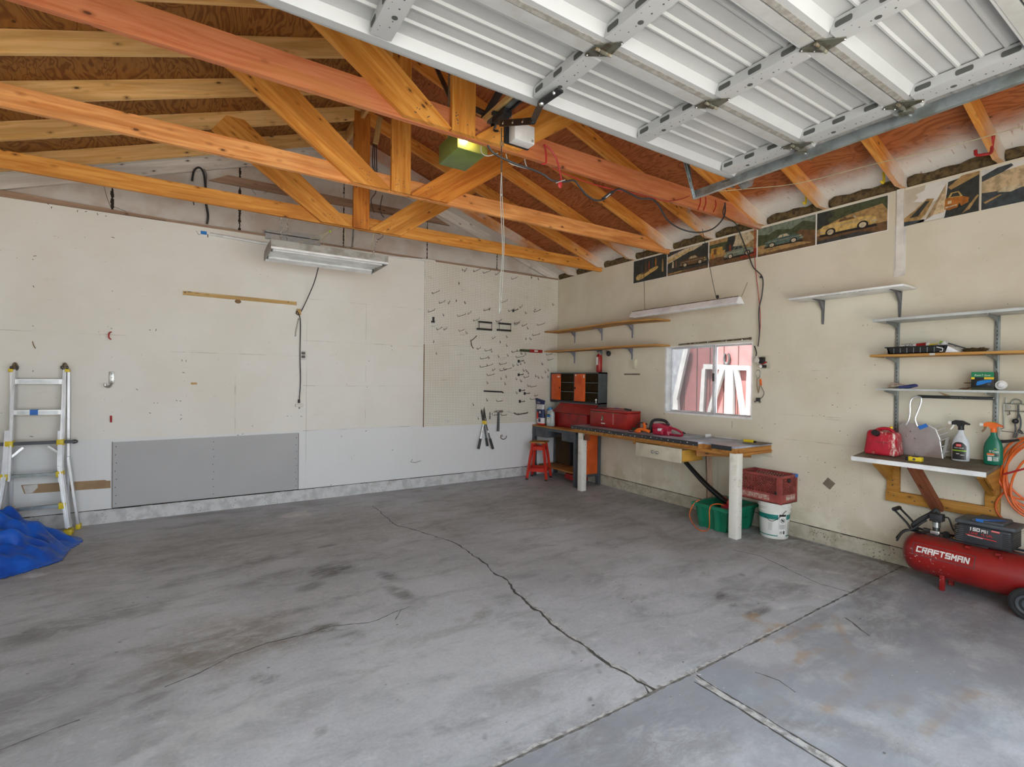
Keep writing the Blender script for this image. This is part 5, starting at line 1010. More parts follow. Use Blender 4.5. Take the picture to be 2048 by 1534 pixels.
poster(ys[3], ys[4], zt, zb, [('ink_sage', R_(0, .6, 1, 1)), ('ink_green', [(0, .3), (0, .78), (.2, .70), (.35, .82), (.6, .72), (.8, .9), (1, .75), (1, .3)]), ('ink_tan', R_(0, 0, 1, .38)), ('ink_brown', [(.55, .3), (.75, .62), (1, .5), (1, .1), (.8, .2)]), ('ink_brown', [(0, 0), (1, 0), (1, .12), (0, .08)])], [((.13, .27, .80), .66, 'ink_teal', False, 0, 'ink_cream')], 'fourth poster from the left, dark green coupe on a sandy road')
_, _W = poster(ys[4], ys[5], zt, zb, [('ink_green', R_(0, 0, 1, 1)), ('ink_night', [(0, .5), (0, 1), (.2, 1), (.3, .5)]), ('ink_tan', [(.4, .7), (.9, .9), (1, .6), (1, .2), (0, .2), (0, .45)]), ('ink_green', [(.15, .72), (.5, .92), (1, .95), (1, .82), (.5, .72), (.2, .6)]), ('ink_brown', R_(0, 0, 1, .26)), ('ink_road', [(0, 0), (.9, 0), (.6, .14), (0, .1)])], [((.05, .24, .92), .80, 'ink_gold', False, 0, 'ink_brown', True)], 'fifth poster from the left, pale yellow open sports car with toothed grille')
# torn poster and the racing one
b = MB(); ya, yb = -4.955, -5.452; b.box((-.0025, yb, 2.982), (-.0002, ya, zt-.002), 'glue')
def W(s, t, k=1): return (-.0026-.0006*k, ya+(yb-ya)*s, 2.982+(zt-2.984)*t)
def pg(pts, m, k): b.add([W(s, t, k) for s, t in pts], [tuple(range(len(pts)))], m)
pg([(.12, .62), (.2, .7), (.16, .8), (.28, .86), (.3, 1), (1, 1), (.6, .62), (.4, .5)], 'paper_tear', 1); pg([(0, 0), (.0, .22), (.15, .38), (.32, .62), (.42, .58), (.3, .2), (.2, .05)], 'ink_tan', 2); pg([(0, .0), (.28, .02), (.3, .08), (.0, .12)], 'ink_slate', 3); pg([(.08, .2), (.3, .56), (.36, .55), (.2, .2)], 'ink_night', 3)
pg([(.55, 0), (.6, .92), (.99, 1), (.99, 0)], 'ink_night', 2); pg([(.6, .78), (.78, 1), (.99, 1), (.99, .92), (.64, .7)], 'ink_tan', 3); pg([(.88, .1), (.99, .4), (.97, .42), (.78, .02)], 'ink_tan', 3)
pg([(.16, .02), (.28, .1), (.42, .2), (.58, .22), (.56, .02)], 'paper_tear', 3)
for m, q, k in (('ink_rust', [(.56, .22), (.56, .48), (.62, .52), (.80, .46), (.87, .40), (.86, .28), (.76, .22), (.62, .18)], 4), ('ink_gold', [(.60, .50), (.64, .62), (.74, .62), (.79, .47)], 5), ('ink_night', [(.63, .51), (.66, .59), (.73, .59), (.76, .49)], 6), ('ink_black', [(.72, .18), (.75, .32), (.78, .20)], 6), ('ink_cream', [(.60, .34), (.65, .34), (.65, .42), (.60, .42)], 6), ('ink_cream', [(.57, .24), (.72, .26), (.72, .29), (.57, .28)], 6)): pg(q, m, k)
fl = MB(); c0 = W(.34, .30, 4); fl.add([W(.30, .05, 5), W(.58, .90, 5), (-.012, W(.56, 0)[1], W(0, .15)[2]), (-.03, W(.42, 0)[1], W(0, .12)[2])], [(0, 1, 2, 3)], 'ink_sand')
o = b.build('poster', smooth=0, recalc=False); tag(o, 'badly torn poster right of the tape seam with an orange car', 'poster', 'car posters along the side wall'); fl.build('torn_flap', o, smooth=0)
b = MB(); ya, yb = -5.462, -6.06; b.box((-.0025, yb, 2.982), (-.0002, ya, zt-.002), 'paper_tear')
pg([(0, .0), (0, .42), (.4, .5), (1, .6), (1, 0)], 'ink_slate', 1); pg([(0, .42), (0, .80), (1, .98), (1, .5), (.6, .34), (.3, .36)], 'ink_sand', 2); pg([(.0, .70), (.0, .84), (.15, .96), (.28, .98), (.30, .92), (.2, .82)], 'ink_slate', 3)
pg([(.15, .36), (.22, .44), (.36, .44), (.38, .36), (.28, .30)], 'ink_cream', 4); pg([(.62, .2), (.66, .34), (.82, .36), (.84, .24), (.75, .17)], 'ink_cream', 4); pg([(.02, .18), (.18, .30), (.2, .28), (.04, .14)], 'ink_tan', 3); pg([(.44, .34), (.48, .58), (.70, .62), (.74, .40), (.6, .30)], 'ink_cream', 3)
b.text('90', (-.0062, W(.49, 0)[1], W(0, .42)[2]), (0, -1, 0), (0, 0, 1), .05, 'ink_black')
tag(b.build('poster', smooth=0, recalc=False), 'rightmost poster, pale race car numbered 90, cut by the photo edge', 'poster', 'car posters along the side wall')

# ------------------------------------------------------------------ corner shelves and their brackets
def bracket(name, y, z, dx, dz, m, parent, w=.026):
    b = MB(); b.prism([(-.002, z), (-dx, z), (-dx, z-.006), (-.02, z-.022), (-.016, z-dz), (-.002, z-dz)], 'y', y-.003, y+.003, m)
    b.bar((-.004, y, z), (-.004, y, z-dz), w, .005, m, up=(1, 0, 0), taper=.55); b.bar((-.004, y, z-.003), (-dx, y, z-.003), w, .005, m, taper=.6)
    b.prism([(-.01, z-.008), (-dx*.45, z-.008), (-.01, z-dz*.45)], 'y', y-.009, y+.009, m)
    return b.build(name, parent)
for z, lab, sag in ((2.41, 'upper bowed wooden shelf reaching from the corner under the strip light', .012), (2.075, 'lower thin wooden shelf in the corner above the fire extinguisher', .004)):
    t = thing('corner_shelf', lab, 'shelf', (-.14, -1.2, z), 'corner shelves')
    b = MB(); n = 12; vs = []
    for i in range(n+1):
        y = -.004-2.42*i/n; dz = -sag*sin(pi*i/n*2+.5)-.01*(i/n); dx = -.285-.008*sin(i*.9)
        vs += [(dx, y, z+dz-.010), (-.002, y, z+dz-.010), (-.002, y, z+dz+.010), (dx, y, z+dz+.010)]
    fs = [(0, 1, 2, 3), tuple(4*n+q for q in (3, 2, 1, 0))]
    for i in range(n):
        for q in range(4): r_ = (q+1) % 4; fs.append((4*i+q, 4*i+4+q, 4*i+4+r_, 4*i+r_))
    b.add(vs, fs, 'shelf_wood'); b.build('board', t)
    for y in (-.48, -1.125, -1.755): bracket('bracket', y, z-.018, .20, .185, 'bracket_blue', t)
# horn/clip right of extinguisher, wedge and tape
t = thing('fire_extinguisher', 'slim red fire extinguisher standing on the hutch cabinet', 'fire extinguisher', (-.09, -1.165, 1.717)); b = MB(); b.lathe([(.040, 0), (.045, .01), (.045, .23), (.035, .26), (.014, .285)], (-.09, -1.165, 1.718), 'red', seg=20); b.build('cylinder', t); b = MB(); b.cyl((-.09, -1.165, 2.0), (-.09, -1.165, 2.035), .012, 'steel'); b.bar((-.09, -1.12, 2.03), (-.09, -1.21, 2.05), .015, .012, 'dark_steel'); b.tube([(-.09, -1.165, 2.02), (-.11, -1.18, 2.03), (-.10, -1.2, 1.98)], .008, 'steel', 6, 4); b.build('valve', t); MB().box((-.136, -1.185, 1.83), (-.132, -1.145, 1.95), 'txt_white').build('label', t)
b = MB(); q = B(1214, 706, -.05); b.tube([(-.01, -1.24, q.z+.03), (-.06, -1.30, q.z+.02), (-.09, -1.36, q.z-.01)], [.014, .022], 'zinc', 8); b.ball((-.10, -1.375, q.z-.015), .035, 'black', 10, (1, 1, 1.2)); tag(b.build('spot_lamp'), 'small dark clamp lamp under the lower corner shelf', 'lamp')
b = MB(); b.prism([(-1.735, 1.875), (-1.745, 1.90), (-1.80, 1.895), (-1.85, 1.90), (-1.845, 1.77), (-1.77, 1.765), (-1.74, 1.79)], 'x', -.035, 0, 'beige_plastic'); b.prism([(-1.80, 1.885), (-1.845, 1.89), (-1.84, 1.78), (-1.81, 1.83)], 'x', -.05, -.034, 'beige_plastic'); tag(b.build('cup_dispenser'), 'small yellowed plastic wedge holder on the side wall beside the bracket', 'holder')
b = MB(); b.box((-.002, -1.905, 1.678), (0, -1.60, 1.70), 'worktop_dirty'); tag(b.build('tape_strip'), 'short strip of dull brown tape on the side wall left of the window', 'tape')
# strip light over the window
t = thing('strip_light', 'narrow white strip light hung on wires above the window', 'light fixture', (-.27, -2.78, 2.43))
y0, y1 = -3.575, -2.01; b = MB(); b.prism([(-.34, 2.455), (-.335, 2.45), (-.27, 2.505), (-.19, 2.455), (-.185, 2.46), (-.25, 2.525), (-.29, 2.525)], 'y', y0+.0065, y1-.0065, 'reflector'); b.box((-.29, y0+.01, 2.523), (-.25, y1-.01, 2.535), 'rust_metal')
for y in (y0, y1-.006): b.prism([(-.34, 2.45), (-.185, 2.455), (-.25, 2.527), (-.29, 2.527)], 'y', y, y+.006, 'white_paint')
b.build('reflector', t); MB().cyl((-.265, y0+.03, 2.462), (-.265, y1-.03, 2.462), .017, 'tube_white', 14).build('fluorescent_tube', t)
for y in (y0+.02, y1-.03): MB().bev((-.285, y-.012, 2.445), (-.245, y+.012, 2.51), 'white_paint', .003).build('lamp_holder', t)
MB().tube([(-.27, -2.18, 3.42), (-.27, -2.22, 2.53)], .0028, 'bench_black', 5).build('hanging_wire', t); MB().tube([(-.22, -3.05, 3.4), (-.25, -3.22, 2.75), (-.27, -3.28, 2.57), (-.27, -3.30, 2.53)], .0032, 'bench_black', 5).ball((-.27, -3.30, 2.56), .018, 'black', 8, (1, 1, 1.3)).build('hanging_wire', t)
# rod over the window and the outlet cluster
b = MB(); b.tube([(-.012, -2.57, 2.068), (-.012, -3.1, 2.078), (-.012, -3.55, 2.085)], .010, 'rust_metal', 8); b.ball((-.015, -3.545, 2.085), .018, 'rust_metal', 8)
for y in (-2.75, -3.0, -3.25, -3.45): b.ball((-.018, y, 2.076), .010, 'steel', 6)
tag(b.build('curtain_rod'), 'rusty curtain rod fixed just above the window', 'rod')
t = thing('wall_outlet', 'cream wall outlet beside the window crowded with plugs and adapters', 'outlet', (-.03, -3.71, 1.74)); MB().bev((-.012, -3.775, 1.745), (0, -3.675, 1.885), 'beige_plastic', .003).build('cover_plate', t)
b = MB(); b.cyl((-.02, -3.66, 1.83), (-.07, -3.655, 1.84), .028, 'warm_white', 12); b.bev((-.06, -3.725, 1.80), (-.01, -3.675, 1.87), 'black', .006); b.bev((-.05, -3.74, 1.755), (-.01, -3.69, 1.785), 'black', .006); b.bar((-.04, -3.70, 1.795), (-.05, -3.76, 1.815), .014, .012, 'cord_red'); b.ball((-.05, -3.69, 1.77), .02, 'txt_white', 8); b.cyl((-.02, -3.645, 1.80), (-.02, -3.625, 1.88), .012, 'txt_white'); b.build('plug', t)
b = MB(); b.tube([B(1509, 692, -.02), B(1513, 705, -.03), B(1512, 712, -.03)], .006, 'bench_black', 6, 3); b.tube([B(1520, 730, -.02), B(1528, 735, -.02), B(1532, 737, -.01)], .003, 'wire_grey', 5, 3); b.build('cord', t)
b = MB(); ps = [(1512, 748), (1513, 742), (1518, 740), (1521, 745), (1520, 752), (1516, 757), (1513, 752)]; b.tube([B(u, v, -.02) for u, v in ps], .0035, 'wire_grey', 5, 3, closed=True); b.tube([B(1514, 757, -.02), B(1514, 772, -.02), B(1517, 786, -.02), B(1519, 772, -.02)], .004, 'brown_stain', 5, 3); b.bar(B(1521, 758, -.02), B(1522, 771, -.02), .016, .014, 'orange_plastic'); b.tube([B(1521, 771, -.02), B(1526, 780, -.02), B(1528, 787, -.02), B(1524, 795, -.02), B(1518, 798, -.02)], .003, 'dark_steel', 5, 4); b.bev((-.04, -3.675, 1.385), (-.01, -3.635, 1.425), 'dark_steel', .004); b.ball((-.03, -3.625, 1.38), .014, 'steel', 8); b.ball((-.03, -3.68, 1.38), .014, 'steel', 8)
tag(b.build('test_lamp'), 'hanging wire gadget with an orange neon body beside the window', 'tester')
b = MB(); q = B(1658, 967); c_ = radians(35); cp = [(q.y+.058*cos(c_+k*pi/2+pi/4), q.z+.058*sin(c_+k*pi/2+pi/4)) for k in range(4)]; b.prism(cp, 'x', -.006, 0, 'worktop_dirty'); b.bar((-.0068, q.y+.035, q.z-.006), (-.0068, q.y-.035, q.z+.008), .003, .002, 'hinge', up=(1, 0, 0)); tag(b.build('vent_plate'), 'tilted brown metal plate on the side wall between crate and compressor', 'plate')
mk2 = MB(); r = random.Random(21)
for u, v in ((1558, 706), (1558, 743), (1632, 758), (1654, 756), (1245, 790), (1230, 812), (1345, 630), (1386, 650), (1312, 738), (1316, 740), (1385, 672), (1518, 850), (1524, 856), (1550, 848), (1640, 830), (1625, 831), (1648, 832), (1615, 915), (1635, 920), (1650, 925), (1600, 913), (1670, 935), (1617, 945), (1600, 960), (1695, 870), (1680, 862), (1665, 810), (1675, 814), (1700, 816), (1590, 1000), (1640, 1005), (1225, 880), (1250, 905), (1300, 962), (1330, 935), (1750, 730), (1735, 650), (1726, 651), (1730, 770), (1205, 885)):
    q = B(u, v); L = r.uniform(.002, .008); a = r.uniform(-.4, .4); mk2.bar((-.0012, q.y-L*cos(a), q.z-L*sin(a)), (-.0012, q.y+L*cos(a), q.z+L*sin(a)), .005, .002, 'nail_dark', up=(1, 0, 0))
mk2.bar((-.001, -3.33, 1.14), (-.001, -3.33, 1.06), .003, .002, 'nail_dark', up=(1, 0, 0))
o = mk2.build('scuff_marks', smooth=0); tag(o, 'dark nicks and scratches over the side wall', 'scuffs'); o['kind'] = 'stuff'

# ------------------------------------------------------------------ white board shelf
t = thing('board_shelf', 'chipped white board shelf with handwriting underneath, on two grey brackets', 'shelf', (-.14, -4.6, 2.42))
MB().bev((-.285, -5.055, 2.416), (-.002, -4.105, 2.434), 'white_paint', .002).build('board', t)
for y in (-4.30, -4.935): bracket('bracket', y, 2.414, .20, .235, 'bracket', t, .034)
x = MB(); x.text('EARTH  DAY', (-.255, -4.36, 2.4158), (0, -1, 0), (-1, 0, 0), .026, 'txt_dark', .20); x.text('SLEEP  BAG', (-.262, -4.60, 2.4158), (0, -1, 0), (-1, 0, 0), .028, 'txt_dark', .20); x.V = [Vector((v.x, v.y, 2.4152)) for v in x.V]; x.build('handwriting', t, smooth=0, recalc=False)
# shelf unit on slotted standards
t = thing('slotted_shelf_unit', 'wall shelving of three boards on two slotted metal standards', 'shelving', (-.14, -5.5, 1.18))
for y in (-4.925, -5.572):
    o = MB().bev((-.014, y-.015, 1.17), (0, y+.015, 2.14), 'grey_standard', .002).build('standard', t); b = MB()
    for k in range(30): z = 1.19+k*.0315; b.box((-.0152, y-.003, z), (-.0138, y+.003, z+.014), 'dark_slot')
    b.build('slot', o)['kind'] = 'stuff'
for z, m, yl, th_ in ((2.145, 'grey_top', -4.83, .022), (1.838, 'shelf_wood', -4.815, .020), (1.548, 'grey_top', -4.87, .018)):
    b = MB(); b.bev((-.275, -6.4, z-th_/2), (-.002, yl, z+th_/2), m, .002); b.build('shelf_board', t)
    for y in (-4.925, -5.572):
        h = MB(); h.prism([(-.014, z-th_/2), (-.25, z-th_/2), (-.25, z-th_/2+.012), (-.255, z-th_/2+.012), (-.255, z-th_/2-.012), (-.10, z-th_/2-.03), (-.04, z-th_/2-.045), (-.014, z-th_/2-.09)], 'y', y-.004, y+.004, 'galv'); h.build('bracket', t)
MB().box((-.2765, -5.27, 1.829), (-.2745, -5.235, 1.846), 'paper_tear').build('label', t)
b = MB(); b.bev((-.014, -5.575, 1.478), (0, -5.078, 1.502), 'bench_black', .002)
for y in (-5.09, -5.56): b.cyl((-.016, y, 1.49), (-.013, y, 1.49), .005, 'steel')
b.text('MAGNA  BAR  24', (-.0145, -5.30, 1.485), (0, -1, 0), (0, 0, 1), .009, 'wire_grey', .10); tag(b.build('magnetic_bar'), 'long black magnetic tool bar under the slotted shelves', 'tool bar')
b = MB(); b.prism([(-5.215, 1.535), (-5.30, 1.505), (-5.26, 1.503)], 'x', -.018, -.014, 'cardboard'); tag(b.build('cardboard_scrap'), 'torn cardboard scrap above the long magnetic bar', 'cardboard')
# on the shelf boards
t = thing('paint_tray', 'black plastic paint roller tray on the wooden slotted shelf', 'paint tray', (-.19, -5.15, 1.849))
b = MB(); b.prism([(-4.965, 1.849), (-5.32, 1.849), (-5.34, 1.905), (-5.33, 1.905), (-5.312, 1.856), (-4.972, 1.856), (-4.955, 1.905), (-4.945, 1.905)], 'x', -.29, -.05, 'black_gloss'); b.box((-.295, -5.35, 1.898), (-.285, -4.935, 1.908), 'black_gloss'); b.box((-.29, -5.335, 1.85), (-.286, -4.955, 1.90), 'black_gloss'); b.box((-.054, -5.335, 1.85), (-.05, -4.955, 1.90), 'black_gloss')
for k in range(7): y = -5.0-k*.045; b.tube([(-.2905, y, 1.855), (-.2905, y, 1.895)], .003, 'slate_edge', 5)
b.tube([(-.2925, -5.285, 1.893), (-.2925, -5.325, 1.880), (-.2925, -5.322, 1.858), (-.2925, -5.305, 1.858)], .0035, 'txt_white', 5); b.build('tray', t)
t = thing('caulk_tube', 'white caulk tube with red band lying in the paint tray', 'caulk tube', (-.19, -5.13, 1.89)); MB().cyl((-.22, -5.02, 1.905), (-.22, -5.215, 1.915), .022, 'txt_white').build('tube', t); b = MB(); b.cyl((-.22, -5.135, 1.911), (-.22, -5.20, 1.9145), .0228, 'red'); b.build('band', t)
def wr(a, c): th_ = pi+.2+c/.0232; return Vector((-.22+.0232*cos(th_), -5.045-a, 1.906+a*.05+.0232*sin(th_)*-1))
MB().text('ALEX', (0, 0, 0), (0, -1, 0), (0, 0, 1), .018, 'txt_dark', .075, fn=wr, shear=.3, bold=.03).build('lettering', t, recalc=False)
MB().tube([(-.22, -5.215, 1.915), (-.22, -5.27, 1.925)], [.008, .003], 'yellow', 8).build('nozzle', t)
b = MB(); b.tube([(-.10, -4.99, 1.925), (-.11, -5.05, 1.93), (-.13, -5.12, 1.92)], [.014, .008], 'black', 8); tag(b.build('brush_handle'), 'black handle lying across the back of the paint tray', 'handle')
b = MB(); b.ball((-.17, -5.30, 1.92), .03, 'txt_white', 10, (.8, 1.1, .8)); b.bar((-.20, -5.33, 1.925), (-.18, -5.43, 1.88), .03, .01, 'black'); b.bar((-.17, -5.30, 1.93), (-.17, -5.27, 1.94), .02, .02, 'label_lime'); tag(b.build('paint_brush'), 'old paint brush resting on the right end of the tray', 'brush')
b = MB(); b.prism([(-5.33, 1.85), (-5.42, 1.849), (-5.345, 1.90)], 'x', -.26, -.10, 'clear_lens'); tag(b.build('plastic_wrap'), 'clear plastic wrap beside the paint tray', 'plastic wrap')
b = MB(); r = random.Random(2)
for k in range(60): b.bar((-.09+r.uniform(-.05, .05), -5.46+r.uniform(-.06, .06), 1.858+r.uniform(0, .03)), (-.09+r.uniform(-.06, .06), -5.46+r.uniform(-.08, .08), 1.855+r.uniform(0, .03)), .014, .003, 'leafmulch')
b.ball((-.09, -5.46, 1.86), .05, 'leafmulch', 10, (1, 1.5, .5)); o = b.build('dry_leaves'); tag(o, 'small heap of dry leaves at the back of the wooden slotted shelf', 'leaves'); o['kind'] = 'stuff'
t = thing('work_gloves', 'crumpled pair of work gloves on the lowest slotted shelf', 'gloves', (-.16, -5.03, 1.557)); b = MB()
for k in range(4): b.tube([(-.2+k*.02, -4.93, 1.572+.01*k), (-.19+k*.02, -5.0-.01*k, 1.58), (-.18+k*.015, -5.06, 1.572)], [.012, .009], 'glove', 7, 3)
b.ball((-.15, -4.99, 1.572), .035, 'glove', 10, (1.2, 1.6, .5)); b.build('pale_glove', t); b = MB()
for k in range(4): b.tube([(-.24+k*.02, -5.02, 1.568), (-.23+k*.02, -5.10, 1.575+.004*k), (-.21+k*.02, -5.14+.01*k, 1.585)], [.012, .010], 'glove_blue', 7, 3)
b.ball((-.2, -5.06, 1.57), .03, 'glove_blue', 10, (1.4, 1.6, .45)); b.build('blue_glove', t)
# box on the lowest slotted shelf
t = thing('product_box', 'green product box with a blue tool picture on the lowest slotted shelf', 'box', (-.12, -5.53, 1.557)); bx0, bx1, by0, by1, bz0, bz1 = -.17, -.07, -5.595, -5.465, 1.5575, 1.695
MB().bev((bx0, by0, bz0), (bx1, by1, bz1), 'black', .001).build('carton', t); b = MB(); X_ = bx0-.0006
b.box((X_, by0, 1.655), (bx0, by1, bz1), 'box_green'); b.box((X_, by0, 1.639), (bx0, by0+.055, 1.655), 'box_yellow'); b.box((X_, by1-.02, 1.639), (bx0, by1, 1.655), 'box_yellow'); b.add([(X_-.0003, by1-y, z) for y, z in ((.03, 1.595), (.035, 1.622), (.07, 1.632), (.118, 1.636), (.116, 1.618), (.09, 1.612), (.06, 1.598), (.036, 1.592))], [tuple(range(8))], 'box_blue'); b.box((X_-.0002, by0+.02, 1.592), (bx0, by0+.035, 1.608), 'slate'); b.box((X_, by0, 1.5575), (bx0, by1, 1.575), 'olive_dark')
b.text("Rain'l Saw", (X_-.0002, by1-.018, 1.664), (0, -1, 0), (0, 0, 1), .014, 'txt_white', .095, shear=.3); b.bar((X_-.0003, by0+.048, 1.650), (X_-.0003, by0+.006, 1.650), .003, .0004, 'orange', up=(1, 0, 0)); b.build('print', t, smooth=0, recalc=False)
t = thing('round_light', 'round white puck light standing beside the green box', 'puck light', (-.14, -5.63, 1.557)); q = B(2000, 773, -.15); MB().lathe([(.0, 0), (.032, .002), (.036, .008), (.034, .018), (.0, .022)], (-.125, -5.628, 1.594), 'txt_white', axis=(-1, 0, .15), seg=20).build('body', t); MB().ball((-.152, -5.63, 1.598), .022, 'clear_lens', 12, (.3, 1, 1)).build('lens', t)
b = MB(); b.tube([(-.12, -5.38, 1.562), (-.11, -5.42, 1.568), (-.12, -5.46, 1.572)], .004, 'brown_stain', 5, 3); b.tube([(-.08, -5.40, 1.61), (-.08, -5.46, 1.61)], .004, 'brown_stain', 5); b.ball((-.13, -5.42, 1.563), .012, 'brown_stain', 8, (1, 2, .6)); tag(b.build('bent_wire'), 'bent rusty wire scraps left of the green box', 'wire')

# ------------------------------------------------------------------ low wooden shelf with its things
t = thing('bracketed_shelf', 'white edged wooden shelf on orange wooden supports above the compressor', 'shelf', (-.2, -5.2, .54))
def sz(x): return .957+(.4+x)*.115
b = MB(); b.prism([(-.40, sz(-.4)), (-.40, sz(-.4)-.030), (-.002, sz(0)-.03), (-.002, sz(0))], 'y', -5.615, -4.745, 'worktop_dirty'); b.build('top_board', t)
MB().box((-.408, -5.618, .922), (-.398, -4.742, .959), 'white_paint').build('edge_band', t)
b = MB(); b.bev((-.04, -4.965, .645), (0, -4.875, .965), 'brace_orange', .002).build('cleat', t); MB().bev((-.04, -5.61, .645), (0, -5.525, .965), 'brace_orange', .002).build('cleat', t); MB().bev((-.045, -5.61, .555), (0, -4.87, .645), 'brace_orange', .002).build('rail', t)
for y, a in ((-4.90, 0), (-5.57, 0)): MB().prism([(-.04, .80), (-.04, .93), (-.34, .922), (-.34, .90), (-.10, .76), (-.06, .74)], 'y', y-.02, y+.02, 'brace_orange', grain=(-1, .4)).build('gusset', t)
MB().prism([(-.395, sz(-.4)-.032), (-.04, sz(-.04)-.032), (-.04, .80), (-.2, .80)], 'y', -5.615, -5.60, 'brace_orange').build('end_panel', t)
MB().bar((-.33, -5.155, .94), (-.03, -5.235, .555), .09, .038, 'brace_red', up=(0, 0, 1)).build('brace', t)
n_ = MB()
for y, z in ((-4.92, .74), (-4.92, .70), (-5.57, .74), (-5.57, .69), (-4.93, .61), (-5.08, .59), (-5.56, .62), (-5.2, .58), (-4.89, .63)): n_.ball((-.042, y, z), .007, 'nail_dark', 6)
n_.build('screw', t)['kind'] = 'stuff'
t = thing('gas_can', 'scuffed red plastic fuel can with black cap on the low shelf', 'fuel can', (-.2, -4.91, sz(-.2)))
b = MB(); gz = sz(-.24)+.004; b.bev((-.29, -5.035, gz), (-.13, -4.785, gz+.215), 'gas_body', .026, 3)
def gf(v): k = (v.z-gz)/.215; cx, cy = -.21, -4.91; s = 1-.20*max(0, k-.1)**1.3; return (cx+(v.x-cx)*(1-.12*k), cy+(v.y-cy)*s+.0, v.z-(.018*max(0, k-.6)*(1 if v.y < cy else .2))*2)
b.xf(gf); b.build('body', t, smooth=60)
MB().cyl((-.26, -4.885, gz+.180), (-.315, -4.88, gz+.195), .026, 'black').build('cap', t); MB().tube([(-.21, -4.845, gz+.20), (-.21, -4.89, gz+.225), (-.21, -4.95, gz+.225), (-.21, -4.985, gz+.195)], .014, 'gas_red', 8, 4).build('handle', t); MB().cyl((-.2, -4.955, gz+.22), (-.2, -4.96, gz+.25), .012, 'yellow').build('vent_cap', t)
b = MB(); X_ = -.2855; b.text('2 GAL', (X_, -4.98, gz+.05), (0, -1, 0), (0, 0, 1), .02, 'txt_white', .04); b.bar((X_, -4.87, gz+.115), (X_, -4.97, gz+.11), .004, .001, 'txt_dark', up=(1, 0, 0)); b.build('marking', t, recalc=False)
t = thing('dustpan', 'large metal dustpan with looped wire handle standing on the low shelf', 'dustpan', (-.13, -5.15, sz(-.15)))
dz = sz(-.12)+.002; b = MB(); pts = [(-4.975, dz), (-5.285, dz), (-5.262, dz+.16), (-5.235, dz+.235), (-5.19, dz+.262), (-5.02, dz+.275), (-4.985, dz+.25)]
b.prism(pts, 'x', -.115, -.108, 'dustpan'); b.build('pan', t); b = MB(); edge = [Vector((-.111, y, z)) for y, z in pts[1:5]]; b.tube(edge, .006, 'alu', 6); b.build('rolled_edge', t)
b = MB()
for k, (y, z) in enumerate(((-5.275, dz+.05), (-5.27, dz+.10), (-5.262, dz+.15), (-5.25, dz+.19), (-5.235, dz+.225), (-5.21, dz+.245))): b.bar((-.10, y+.01, z-.01), (-.06, y-.03-.004*k, z+.012+.003*k), .055-.005*k, .008, 'bristle', up=(0, .3, 1))
b.bar((-.09, -5.28, dz+.01), (-.07, -5.305, dz+.16), .03, .02, 'bristle', up=(0, 1, 0)); b.build('crimped_side', t)
MB().tube([(-.118, -5.035, dz+.255), (-.12, -5.055, dz+.30), (-.118, -5.062, dz+.36), (-.112, -5.06, dz+.44), (-.11, -5.075, dz+.485), (-.108, -5.105, dz+.50), (-.11, -5.135, dz+.485), (-.112, -5.13, dz+.43), (-.118, -5.105, dz+.34), (-.12, -5.10, dz+.30), (-.118, -5.115, dz+.25)], .0075, 'alu', 8, 5).build('handle', t)
b = MB()
for y, z in ((-5.07, dz+.20), (-5.045, dz+.16), (-5.10, dz+.145), (-5.105, dz+.015)): b.ball((-.118, y, z), .008, 'steel', 8)
b.build('rivet', t); MB().bar((-.117, -5.125, dz+.235), (-.117, -5.18, dz+.265), .03, .002, 'blue_tape', up=(1, 0, 0)).build('tape', t)
t = thing('tape_measure', 'small yellow and black tape measure on the low shelf', 'tape measure', (-.29, -5.17, sz(-.3))); z = sz(-.32)+.001; MB().bev((-.33, -5.215, z), (-.28, -5.12, z+.038), 'yellow', .008).build('case', t); b = MB(); b.bev((-.332, -5.128, z+.004), (-.282, -5.108, z+.034), 'black', .004); b.box((-.331, -5.19, z+.036), (-.285, -5.15, z+.040), 'black'); b.cyl((-.3315, -5.165, z+.018), (-.329, -5.165, z+.018), .010, 'slate'); b.build('grip', t)
def sprayer(name, lab, cy, m, mtop, nozzle, labelfn):
    z = sz(-.13)+.003; t = thing(name, lab, 'spray bottle', (-.13, cy, z), 'spray bottles on the low shelf')
    b = MB(); b.lathe([(.040, 0), (.046, .008), (.047, .06), (.046, .13), (.040, .165), (.026, .20), (.016, .222), (.015, .25), (0, .25)], (-.13, cy, z), m, seg=24, sx=.62, sy=1.2, ref=(1, 0, 0)); b.build('bottle', t)
    MB().lathe([(.018, 0), (.019, .006), (.018, .032), (.013, .035)], (-.13, cy, z+.245), mtop, seg=16).build('collar', t)
    h = MB(); h.prism([(cy+.055, z+.285), (cy+.055, z+.310), (cy+.035, z+.322), (cy-.01, z+.320), (cy-.05, z+.298), (cy-.052, z+.288), (cy-.02, z+.292), (cy-.015, z+.275), (cy+.018, z+.272), (cy+.025, z+.286)], 'x', -.145, -.115, mtop); h.build('trigger_head', t)
    MB().cyl((-.13, cy+.055, z+.298), (-.13, cy+.078, z+.298), .013, 'txt_white').build('nozzle', t); MB().tube([(-.13, cy+.045, z+.288), (-.13, cy+.052, z+.265), (-.13, cy+.066, z+.245)], .006, nozzle, 6, 4).build('trigger', t)
    l = MB(); labelfn(l, cy, z); l.build('label', t, smooth=0, recalc=False); return t
def curved(cy, z, r=.0475):
    return lambda a, c: Vector((-.13-.62*r*cos(math.asin(max(-.99, min(.99, a/(1.2*r))))), cy-a, z+c))
